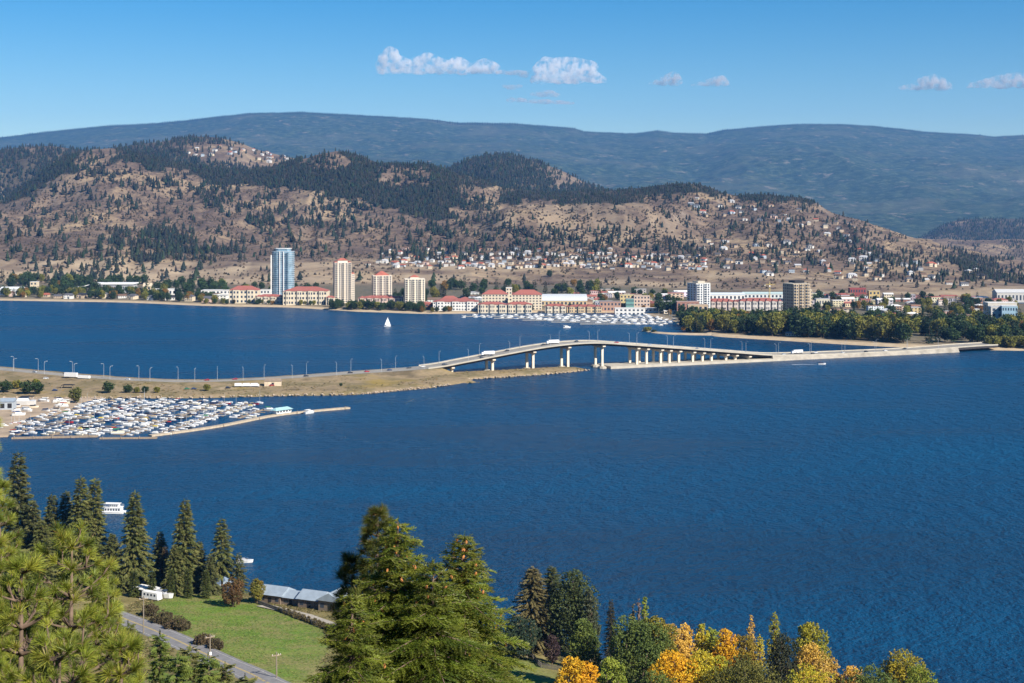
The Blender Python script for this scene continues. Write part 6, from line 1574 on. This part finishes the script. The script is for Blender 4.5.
# ------------------------------------------------------------------ trees along the near shore
PAL_FIR = [(0.115, 0.135, 0.038), (0.162, 0.169, 0.046), (0.081, 0.101, 0.032), (0.189, 0.169, 0.057)]; PAL_DK = [(0.074, 0.095, 0.032), (0.108, 0.121, 0.041), (0.149, 0.135, 0.054)]
def big_conifer(px, pyt, Y, Wpx, label, pal=PAL_FIR, seed=0, name="fir_tree", cat="fir", X=None, **k):
    x = WX(px, Y); z = float(gz(x, Y)); H = WZ(pyt, Y) - z; W = Wpx * Y / FPX; sc = H / 30
    ms = conifer(H, W, seed + 100, pal, **{**dict(whorl=.85 * max(sc, .7), frond=1.45 * max(sc, .75), per=11, prof=.8, z0=.04, droop=.35, jag=.38), **k})
    return plant(name, ms, (x, Y, z), label, cat, None, 0.0)
B = big_conifer
B(18, 452, 560, 55, "tall dark fir at the picture's edge rising against the marina water", PAL_DK, 1, prof=.85)
B(52, 494, 565, 39, "slim dark fir in the shoreline group, first of the four over the water's edge", PAL_DK, 2)
B(33, 500, 555, 44, "bushy dark fir standing below the edge fir", PAL_DK, 31)
B(66, 491, 566, 34, "narrow dark fir pressed between the slim fir and the twin-topped firs", PAL_DK, 3)
B(81, 476, 556, 44, "tallest dark fir of the twin-topped pair behind the near pine", PAL_FIR, 4, prof=.85, jag=.3)
B(95, 478, 560, 39, "second fir of the twin-topped pair, nearer the houseboat", PAL_FIR, 5, prof=.85, jag=.3)
B(135, 491, 550, 49, "broad pointed fir standing alone in front of the houseboat's stern", PAL_FIR, 6, prof=.85, jag=.35)
B(160, 531, 560, 34, "short dark fir behind the cedar columns, right of the lone pointed fir", PAL_DK, 7)
B(165, 546, 552, 18, "thin bare fir with reddish dead branches", [(.12, .06, .04), (.08, .06, .03), (.05, .06, .025)], 8, dead=.5)
B(185, 499, 552, 44, "tall pointed fir at the centre of the shoreline row", PAL_FIR, 9, prof=.85, jag=.3)
B(199, 541, 556, 34, "shorter fir leaning close against the tall central fir", PAL_DK, 10)
B(222, 517, 553, 36, "open-crowned fir right of the central fir, by the boathouse", PAL_FIR, 11, prof=.85, jag=.5, dead=.2, z0=.25)
B(239, 553, 550, 21, "small spindly fir in front of the moored motorboat", PAL_DK, 12, dead=.35, jag=.5)
B(112, 533, 548, 44, "dense olive fir filling the gap between the twin firs and the lone pointed fir", PAL_FIR, 13, prof=.8)
B(42, 520, 545, 46, "broad low fir behind the near pines at the shore", PAL_FIR, 14, prof=.75)
B(175, 545, 547, 36, "squat fir nestled against the foot of the tall central fir", PAL_FIR, 15, prof=.75)
B(210, 556, 546, 26, "small dark fir between the central fir and the open-crowned fir", PAL_DK, 16, prof=.8)
CEDAR = [(.075, .095, .022), (.10, .11, .025), (.055, .075, .02)]
for i, (px, pyt, w) in enumerate(((134, 571, 11), (152, 572, 9), (171, 570, 8), (188, 569, 9), (206, 571, 9))):
    B(px, pyt, 536, w, f"clipped cedar column before the shoreline firs, {('first from the trailer', 'second from the trailer', 'middle one', 'fourth from the trailer', 'the one nearest the round russet bush')[i]}", CEDAR, 40 + i, "cedar_column", "cedar", prof=.28, z0=.0, jag=.12, frond=.7, whorl=.55, per=10, droop=.1)
def broad(px, pyt, Y, Wpx, label, pal, seed, shape='round', name="autumn_tree", cat="tree", n=1500, clump=.62, z=None, **k):
    x = WX(px, Y); z = float(gz(x, Y)); H = max(2.0, WZ(pyt, Y) - z); W = Wpx * Y / FPX
    return plant(name, broadleaf(H, W, seed, pal, clump, n, shape, **{**dict(trunk_frac=.12, lobes=16), **k}), (x, Y, z), label, cat, None, 0.0)
RUST = [(.14, .07, .03), (.10, .075, .025), (.17, .09, .03)]
broad(233, 577, 520, 22, "round russet clipped bush at the corner of the field", RUST, 301, name="garden_bush", cat="bush", n=900, clump=.5, trunk_frac=.02, gap=.6)
broad(257, 578, 528, 16, "small yellow-green round tree beside the metal roofed sheds", [(.22, .20, .03), (.16, .17, .03), (.25, .17, .03)], 302, name="garden_tree", n=700, clump=.5)
for i, (px, py, w, h, lab) in enumerate(((162, 624, 22, 3.2, "long brown thicket bush along the road below the trailer, upper one"), (178, 630, 24, 3.0, "long brown thicket bush along the road, lower one"), (150, 616, 16, 3.2, "brown thicket bush closest to the white trailer"),
                                        (203, 646, 16, 3.0, "rounded brown bush at the field edge behind the meter pole"), (216, 650, 14, 2.8, "smaller brown bush touching the rounded one at the field edge"))):
    x, y, z = gp(px, py); plant("brown_bush", broadleaf(h + .6, w * y / FPX, 310 + i, [(.09, .065, .035), (.12, .08, .04), (.07, .06, .03), (.10, .09, .035)], .5, 800, 'round', trunk_frac=.02, lobes=12, gap=.5), (x, y, z - .2), lab, "bush", None, 0.0)
for i in range(9):
    px = 166 + i * 6.6; x, y, z = gp(px, 589.5 + i * .6); plant("hedge_bush", broadleaf(2.4, 4.2, 330 + i, [(.06, .075, .022), (.09, .095, .03)], .5, 260, 'round', trunk_frac=.02, lobes=7, gap=.6), (x, y, z - .2), "low green bush in the hedge along the top of the green field", "bush", "bushes in the hedge along the top of the field", 0.0)
for i in range(10):
    px = 282 + i * 5; x, y, z = gp(px, 612 + i * 1.9); plant("lane_bush", broadleaf(1.7, 3.0, 350 + i, [(.10, .085, .04), (.14, .11, .05)], .4, 200, 'round', trunk_frac=.02, lobes=6, gap=.6), (x, y, z - .2), "low dry brown shrub along the gravel lane by the sheds", "bush", "dry shrubs along the gravel lane", 0.0)

# right-hand cluster below the viewpoint
PAL_SPR = [(0.189, 0.162, 0.068), (0.135, 0.128, 0.051), (0.243, 0.189, 0.081)]; PAL_MID = [(0.121, 0.162, 0.032), (0.176, 0.209, 0.041), (0.081, 0.121, 0.030)]
GOLD = [(0.717, 0.392, 0.018), (0.784, 0.470, 0.022), (0.605, 0.403, 0.025), (0.694, 0.325, 0.018)]; GOLDG = [(0.493, 0.414, 0.028), (0.358, 0.370, 0.034), (0.582, 0.426, 0.034)]; LIME = [(0.264, 0.312, 0.036), (0.360, 0.372, 0.048), (0.192, 0.252, 0.036)]; PINKY = [(0.624, 0.384, 0.072), (0.720, 0.456, 0.060), (0.504, 0.348, 0.096)]
B(533, 567, 470, 68, "broad brown-green spruce right of the big cone-laden fir", PAL_SPR, 50, "spruce_tree", "spruce", prof=.62, jag=.22, per=12, frond=.9, whorl=.7)
B(552, 566, 478, 48, "pointed dark spruce squeezed behind the broad brown-green spruce", PAL_DK, 51, "spruce_tree", "spruce", prof=.6, frond=.9, whorl=.7)
broad(574, 568, 466, 56, "tall rounded dark evergreen at the end of the spruce group", [(0.056, 0.077, 0.028), (0.091, 0.112, 0.036), (0.070, 0.091, 0.028)], 401, 'column', "evergreen_tree", "tree", 3400, .6, lobes=22)
broad(590, 585, 460, 22, "slim grey-green evergreen on the lake side of the rounded one", [(.07, .085, .04), (.10, .11, .06)], 402, 'column', "evergreen_tree", "tree", 1100, .55)
broad(519, 618, 455, 40, "low bluish green bush tree in front of the broad spruce", [(.035, .06, .035), (.05, .075, .035)], 403, name="garden_tree", n=1500, clump=.55)
broad(552, 632, 448, 16, "small purple-leaved bush beside the garden fence", [(.05, .03, .035), (.07, .045, .04)], 404, name="garden_bush", cat="bush", n=420, clump=.5, trunk_frac=.04)
broad(584, 616, 415, 40, "mid green tree behind the small golden tree", PAL_MID, 405, 'column', "garden_tree", n=2400, clump=.55)
broad(577, 651, 352, 46, "golden orange tree in front at the lower edge, apart from the golden row", GOLD, 406, n=2400, clump=.5)
broad(612, 652, 372, 30, "pale green shrub tree between the golden orange tree and the dark green ones", LIME, 407, name="garden_tree", n=1200, clump=.5)
B(611, 599, 437, 22, "narrow lone spruce spire against the open water", [(.05, .05, .025), (.07, .06, .03)], 52, "spruce_tree", "spruce", prof=.75, frond=.7, whorl=.55, per=8)
broad(633, 597, 440, 9, "thin tan poplar with few leaves left of the bare poplar", [(.28, .2, .06), (.2, .17, .06)], 408, 'column', "poplar_tree", "poplar", 260, .5)
broad(639, 592, 438, 8, "bare pinkish grey poplar spire", [(.22, .16, .13), (.26, .19, .15)], 409, 'column', "poplar_tree", "poplar", 200, .45)
broad(645, 590, 434, 12, "narrow yellow-green poplar spire above the dark green tree", LIME, 410, 'column', "poplar_tree", "poplar", 520, .5)
broad(638, 616, 400, 64, "dark green leafy tree at the near end of the golden row", PAL_MID, 411, n=4860, clump=.55, name="green_tree")
broad(657, 611, 405, 44, "green tree with yellow-tinged crown behind the dark green one", [(.10, .13, .025), (.17, .17, .03), (.3, .24, .03)], 412, n=2565, clump=.5, name="green_tree")
broad(672, 619, 412, 38, "orange tree with a pinkish top beside the yellow-tinged green tree", PINKY, 413, n=2295, clump=.5)
broad(674, 649, 378, 59, "bright golden tree low in front of the pinkish-topped tree", GOLD, 414, n=3510, clump=.48)
broad(686, 618, 414, 26, "narrow orange tree standing up behind the bright golden tree", PINKY, 415, 'column', n=1215, clump=.5)
broad(702, 619, 416, 26, "narrow golden-green tree in the middle of the golden row", GOLDG, 416, 'column', n=1215, clump=.5)
broad(712, 623, 418, 28, "olive green tree behind the golden row", LIME, 417, 'column', n=1215, clump=.5, name="green_tree")
broad(726, 626, 410, 36, "deep golden pear-shaped tree in the golden row", GOLD, 418, 'column', n=2295, clump=.48)
broad(706, 647, 380, 51, "yellow-green shrubby tree in front of the middle of the golden row", GOLDG, 419, n=2700, clump=.48)
broad(744, 629, 412, 33, "amber tree between the pear-shaped golden tree and the slim poplars", [(.34, .22, .03), (.28, .22, .03)], 420, n=1890, clump=.48)
broad(751, 609, 418, 12, "slim orange poplar spire in the golden row", PINKY, 421, 'column', "poplar_tree", "poplar", 420, .45)
broad(760, 629, 414, 15, "short yellow poplar next to the slim orange spire", GOLDG, 422, 'column', "poplar_tree", "poplar", 420, .45)
broad(775, 607, 416, 19, "tall yellow poplar spire above the dark cypress", [(.36, .32, .03), (.28, .28, .03)], 423, 'column', "poplar_tree", "poplar", 800, .45)
broad(783, 629, 398, 44, "dark blue-green bushy cedar among the golden trees", [(.045, .055, .03), (.065, .07, .035)], 424, 'column', "evergreen_tree", "tree", 1900, .5)
broad(812, 617, 412, 38, "tall yellow tree with a rounded open crown near the row's right end", [(.34, .31, .03), (.42, .32, .03), (.25, .26, .03)], 425, n=2160, clump=.5)
broad(812, 640, 400, 36, "orange-pink tree under the tall yellow rounded tree", PINKY, 426, n=1755, clump=.48)
broad(745, 658, 366, 77, "wide olive green shrub tree along the bottom edge", [(.12, .13, .03), (.16, .15, .035), (.2, .18, .03)], 427, n=3240, clump=.48, name="green_tree")
broad(832, 653, 402, 18, "small orange tree right of the orange-pink one", PINKY, 428, n=567, clump=.45)
broad(852, 663, 400, 26, "low orange tree standing apart near the shoreline", PINKY, 429, n=864, clump=.45)
broad(874, 668, 388, 56, "low green bush by the water at the row's far end", PAL_MID, 430, name="garden_bush", cat="bush", n=1620, clump=.5)
broad(905, 652, 404, 49, "yellow tree farthest along the shore, alone at the right end", [(.36, .29, .025), (.28, .27, .03), (.42, .29, .02)], 431, n=2430, clump=.5)
broad(812, 668, 372, 64, "yellow-green shrub along the bottom edge under the orange-pink tree", GOLDG, 432, n=2295, clump=.45)
broad(655, 669, 352, 51, "green shrub along the bottom edge below the golden row's near end", PAL_MID, 433, n=1890, clump=.45, name="green_tree")
broad(920, 665, 392, 38, "low olive tree below the lone yellow tree", LIME, 434, n=1215, clump=.45, name="green_tree")

# young conifers on the slope below the viewpoint
for i, (px, pyt, Y, w, lab) in enumerate(((160, 632, 120, 32, "olive young fir with its tip just over the road"), (190, 646, 105, 36, "young fir with a pale tip overlapping the road edge"), (128, 622, 150, 40, "dark young fir below the white trailer"), (208, 655, 92, 40, "small young fir in front of the road at the lower edge"),
                                         (225, 664, 110, 24, "thin young fir standing before the road's lower end"), (112, 596, 150, 50, "dark fir between the near pine and the road"), (128, 640, 100, 50, "shaded young fir behind the near pine's lowest tufts"), (62, 560, 170, 60, "dark tall fir rising behind the near pine's top"),
                                         (20, 545, 150, 60, "dark fir behind the edge pine"), (178, 655, 84, 46, "low bushy young fir at the bottom edge beside the pine"), (96, 560, 230, 48, "olive fir on the slope under the twin-topped pair"), (245, 676, 96, 40, "low young fir at the bottom edge near the utility poles"))):
    B(px, pyt, Y, w, lab, PAL_FIR if i % 3 else PAL_MID, 60 + i, "young_fir", "fir", frond=.6 + Y / 450, whorl=.38 + Y / 900, per=12, prof=.7, jag=.35, z0=.03)

# ------------------------------------------------------------------ the nearest trees: long-needled pines and cone-laden firs
def tuft_base(nn, g, L=1.0):
    """a spray of long needles from the end of a twig along +x"""
    V, F = [], []
    for i in range(nn):
        a = g.uniform(0, 2 * PI); th = abs(g.normal(.62, .36)); d = np.array([math.cos(th), math.sin(th) * math.cos(a), math.sin(th) * math.sin(a)]); s = np.cross(d, g.standard_normal(3)); s /= np.linalg.norm(s); l = L * g.uniform(.75, 1.1); b = len(V)
        o = np.array([g.uniform(-.35, .05), 0, 0]); m_ = o + d * l * .55 + np.array([0, 0, -.02]); w = .013
        V += [o - s * w, o + s * w, m_ + s * w * .9, m_ - s * w * .9, o + d * l + np.array([0, 0, -.09 * l])]; F += [(b, b + 1, b + 2), (b, b + 2, b + 3), (b + 3, b + 2, b + 4)]
    return np.array(V), np.array(F)
TUFT = tuft_base(84, np.random.default_rng(3))
def near_pine(px, pyt, Y, span_px, label, seed, zlow, needle=.15, pal=((.27, .31, .035), (.18, .225, .03), (.37, .37, .055), (.11, .145, .024)), dens=1.0, lean=0.0, every=.30, top_r=.35):
    g = np.random.default_rng(seed); x0 = WX(px, Y); ztop = WZ(pyt, Y); zg = float(gz(x0, Y)); R_max = span_px / 2 * Y / FPX
    P, D, C, limbs = [], [], [], []; H = ztop - zg; z = ztop - .18; k = 0
    zlow = max(zg + 1.2, ztop - zlow)
    def add(p, d, n=1):
        for _ in range(n): P.append(p); D.append(d); C.append(blend(pal, 1, g)[0])
    add(np.array([0, 0, H - needle * .6]), np.array([0, 0, 1.]), 2)
    while z > zlow:
        dep = ztop - z; L = R_max * min(1, (dep / (ztop - zlow + .01)) ** .75 + .12); nb = g.integers(6, 9)
        for b in range(nb):
            a = k * 2.0 + 2 * PI * b / nb + g.uniform(-.4, .4); Lb = L * g.uniform(.6, 1.15); el = g.uniform(.25, .7) * (1 - .6 * min(1, dep / 5)); pts = []
            for s in range(6):
                v = s / 5; pts.append(np.array([math.cos(a) * Lb * v, math.sin(a) * Lb * v, z - zg + Lb * (el * v + .35 * v * v * .5 - .12 * v)]))
            limbs.append(([tuple(q) for q in pts], [.035 * (1 - .8 * s / 5) * (.5 + .5 * Lb) for s in range(6)]))
            dir_e = pts[5] - pts[4]; dir_e /= np.linalg.norm(dir_e) + 1e-9; up = np.array([0, 0, .45])
            add(pts[5], dir_e + up, 2)
            nt = int(Lb / .165 * dens)
            for s in range(nt):
                v = g.uniform(.3, .98); q = pts[0] + (pts[5] - pts[0]) * v; q[2] = np.interp(v, np.linspace(0, 1, 6), [p[2] for p in pts]); sa = a + g.choice([-1, 1]) * g.uniform(.5, 1.2); tl = g.uniform(.15, .45) * (1.1 - v * .4) * min(1, Lb)
                e = q + np.array([math.cos(sa) * tl, math.sin(sa) * tl, g.uniform(.02, .22)]); limbs.append(([tuple(q), tuple((q + e) / 2 + [0, 0, -.02]), tuple(e)], [.014, .011, .007])); add(e, (e - q) / (np.linalg.norm(e - q) + 1e-9) + up * g.uniform(.4, 1.5))
        z -= every * g.uniform(.75, 1.25); k += 1
    P, D, C = np.array(P), np.array(D), np.array(C)
    V, F, CC = tile(TUFT[0], TUFT[1], frame_from(D, g), P, needle * g.uniform(.75, 1.15, len(P)), C)
    nv = len(TUFT[0]); br = g.random((len(P), nv // 5)).repeat(5, 1).ravel()[:, None]; CC = CC * (.75 + .5 * br)
    CC = np.where(br > .965, np.array([.30, .15, .05]), CC)
    tr = trunk_mesh("trunk", [(0, 0, -.5), (0.03, 0, H * .4), (-.03, .02, H * .75), (0, 0, H - .15)], [.10 + H * .010, .07 + H * .006, .03 + H * .002, .010], 8, limbs)
    return plant("pine_tree", (np_mesh("crown", V, F, M['needles'], CC), tr), (x0, Y, zg), label, "pine", None, 0.0)
near_pine(72, 534, 17.5, 150, "bright yellow-green long-needled pine nearest the viewpoint, its tufted top below the twin firs", 1, 3.0)
near_pine(-10, 392, 20, 40, "tall pine at the picture's edge with only its branch tips in view", 2, 6.5, dens=1.0)
near_pine(22, 556, 15.5, 110, "yellow-green pine filling the lower edge beside the nearest pine", 3, 2.6)
near_pine(122, 634, 15, 90, "low pine with bright star-like tufts along the bottom edge", 4, 2.2)
near_pine(108, 560, 25, 54, "slimmer pine behind the nearest pine, with brownish tufts toward the trailer", 5, 4.5)
near_pine(0, 478, 24, 66, "pine with pale tufts behind the edge pine, below the marina", 6, 5.5)
near_pine(60, 640, 13.5, 140, "short pine crowding the bottom edge under the nearest pine", 7, 1.9)
near_pine(378, 509, 40, 56, "narrow pine top poking out above the cone-laden firs", 8, 3.4, needle=.26, pal=((.09, .11, .022), (.13, .14, .028), (.07, .09, .02)))
near_pine(352, 556, 41, 46, "small pine leaning out at the side of the cone-laden firs toward the sheds", 9, 3.0, needle=.26, pal=((.09, .11, .022), (.13, .14, .028), (.07, .09, .02)))

def shoot_base(n, g):
    """a fir twig bristling with short flat needles along +x"""
    V, F = [], []
    for i in range(n):
        u = i / n; a = g.uniform(0, 2 * PI); d = np.array([.5, math.cos(a) * .8, abs(math.sin(a)) * .5 + .1 * math.sin(a)]); d /= np.linalg.norm(d); l = .30 * (1 - .35 * u) * g.uniform(.8, 1.2); s = np.cross(d, [1, 0, .3]); s /= np.linalg.norm(s); b = len(V); o = np.array([u * .85, 0, 0]); w = .034
        V += [o - s * w, o + s * w, o + d * l]; F.append((b, b + 1, b + 2))
    V += [(0, -.02, 0), (0, .02, 0), (1, 0, 0)]; F.append((len(V) - 3, len(V) - 2, len(V) - 1))
    return np.array(V), np.array(F)
SHOOT = shoot_base(16, np.random.default_rng(9))
CONE_ME = None
def near_fir(px, pyt, Y, spread, label, seed, depth_m, pal, tips, cones):
    """Douglas-fir crown top: boughs that arch and droop, each with side twigs of bristling shoots"""
    global CONE_ME
    g = np.random.default_rng(seed); x0 = WX(px, Y); zt = WZ(pyt, Y); zg = float(gz(x0, Y)); H = zt - zg; P, D, S, C, limbs, cone_p = [], [], [], [], [], []
    z = .12; k = 0
    while z < depth_m:
        L = spread * (z / depth_m) ** .88 + .06; nb = int(5 + 2 * min(1, z))
        for b in range(nb):
            a = k * 1.13 + 2 * PI * b / nb + g.uniform(-.3, .3); Lb = L * g.uniform(.45, 1.28); el = .75 - .75 * min(1, z / 2.5) + g.uniform(-.12, .12); zb = H - z + g.uniform(-.08, .08); bc = blend(pal, 1, g)[0]; pts = []
            for s in range(7): v = s / 6; pts.append((math.cos(a) * Lb * v, math.sin(a) * Lb * v, zb + Lb * (el * v - .42 * v * v + .14 * v ** 4)))
            limbs.append((pts, [.03 * (1 - .85 * s / 6) * (.4 + .5 * Lb) for s in range(7)])); pa = np.array(pts)
            ns = int(Lb / .085) + 2
            for s in range(ns):
                v = (s + g.uniform(0, 1)) / ns; v = .12 + .88 * v; q = np.array([np.interp(v, np.linspace(0, 1, 7), pa[:, c]) for c in range(3)])
                for side in (-1, 1):
                    tl = (.16 + .42 * Lb * (1 - v) * .9) * g.uniform(.6, 1.2); sa = a + side * g.uniform(.7, 1.15); td = np.array([math.cos(sa), math.sin(sa), g.uniform(-.35, .1)]); m_ = max(1, int(tl / .10))
                    for w in range(m_):
                        c0 = q + td * tl * w / m_; dd = td + np.array([0, 0, -.12 * w]) + g.uniform(-.25, .25, 3); P.append(c0); D.append(dd); S.append(g.uniform(.19, .29)); t_ = .35 if w == m_ - 1 else 0.0; C.append(bc * .45 + blend(pal, 1, g)[0] * (.55 - t_) + np.array(tips) * t_)
                        if w and g.random() < .7: sb = sa - side * g.uniform(.5, .9); P.append(c0); D.append(np.array([math.cos(sb), math.sin(sb), g.uniform(-.4, .15)])); S.append(g.uniform(.14, .22)); C.append(bc * .5 + blend(pal, 1, g)[0] * .5)
                if g.random() < cones * max(0, 1.15 - z / (depth_m * .75)) * (.3 + v) and z < depth_m * .8: cone_p.append(q + np.array([g.uniform(-.1, .1), g.uniform(-.1, .1), -.05]))
        z += .185 * (1 + .5 * z / depth_m); k += 1
    for j in range(5): P.append((0, 0, H - .35 + .07 * j)); D.append((g.uniform(-.3, .3), g.uniform(-.3, .3), 1)); S.append(.2); C.append(blend(pal, 1, g)[0])
    P, D, S, C = map(np.array, (P, D, S, C)); V, F, CC = tile(SHOOT[0], SHOOT[1], frame_from(D, g), P, S, C)
    r = plant("fir_tree", (np_mesh("crown", V, F, M['needles'], CC), trunk_mesh("trunk", [(0, 0, -.5), (0, 0, H * .5), (0, 0, H - depth_m), (0, 0, H - .05)], [.42, .3, .05 + depth_m * .02, .012], 9, limbs)), (x0, Y, zg), label, "fir", None, 0.0)
    if CONE_ME is None:
        b = MB(); ring = [(0, .012), (.03, .032), (.06, .034), (.09, .022), (.105, .006)]; vs = []
        for zz, rr in ring: vs += [(rr * math.cos(q * PI / 3 + zz * 9), rr * math.sin(q * PI / 3 + zz * 9), -zz) for q in range(6)]
        CONE_ME = b.add(vs, [(i * 6 + j, i * 6 + (j + 1) % 6, (i + 1) * 6 + (j + 1) % 6, (i + 1) * 6 + j) for i in range(4) for j in range(6)]).mesh("cone", M['cone'])
    g.shuffle(cone_p)
    for q in cone_p[:95]: c = link("cone", CONE_ME, r, tuple(q)); c.rotation_euler = (g.uniform(-.5, .5), g.uniform(-.5, .5), g.uniform(0, 6)); c.scale = (1.0, 1.0, 1.05)
    return r
PAL_NF = ((.115, .170, .018), (.175, .235, .024), (.058, .095, .015), (.225, .26, .03), (.032, .052, .012))
near_fir(398, 520, 36, 2.25, "big sunlit fir with drooping boughs and orange cones, in front of the metal roofed sheds", 21, 4.6, PAL_NF, (.30, .28, .05), .30)
near_fir(464, 535, 37, 2.15, "second big fir with a russet cone-covered tip, right half of the near pair", 22, 4.4, PAL_NF, (.28, .24, .05), .6)
near_fir(352, 592, 33, 1.35, "lower fir bough mass at the left foot of the near fir pair", 23, 3.2, PAL_NF, (.22, .21, .04), .04)
near_fir(433, 562, 35, 1.9, "short fir filling the gap between the two cone-laden firs", 24, 3.2, PAL_NF, (.22, .21, .04), .06)
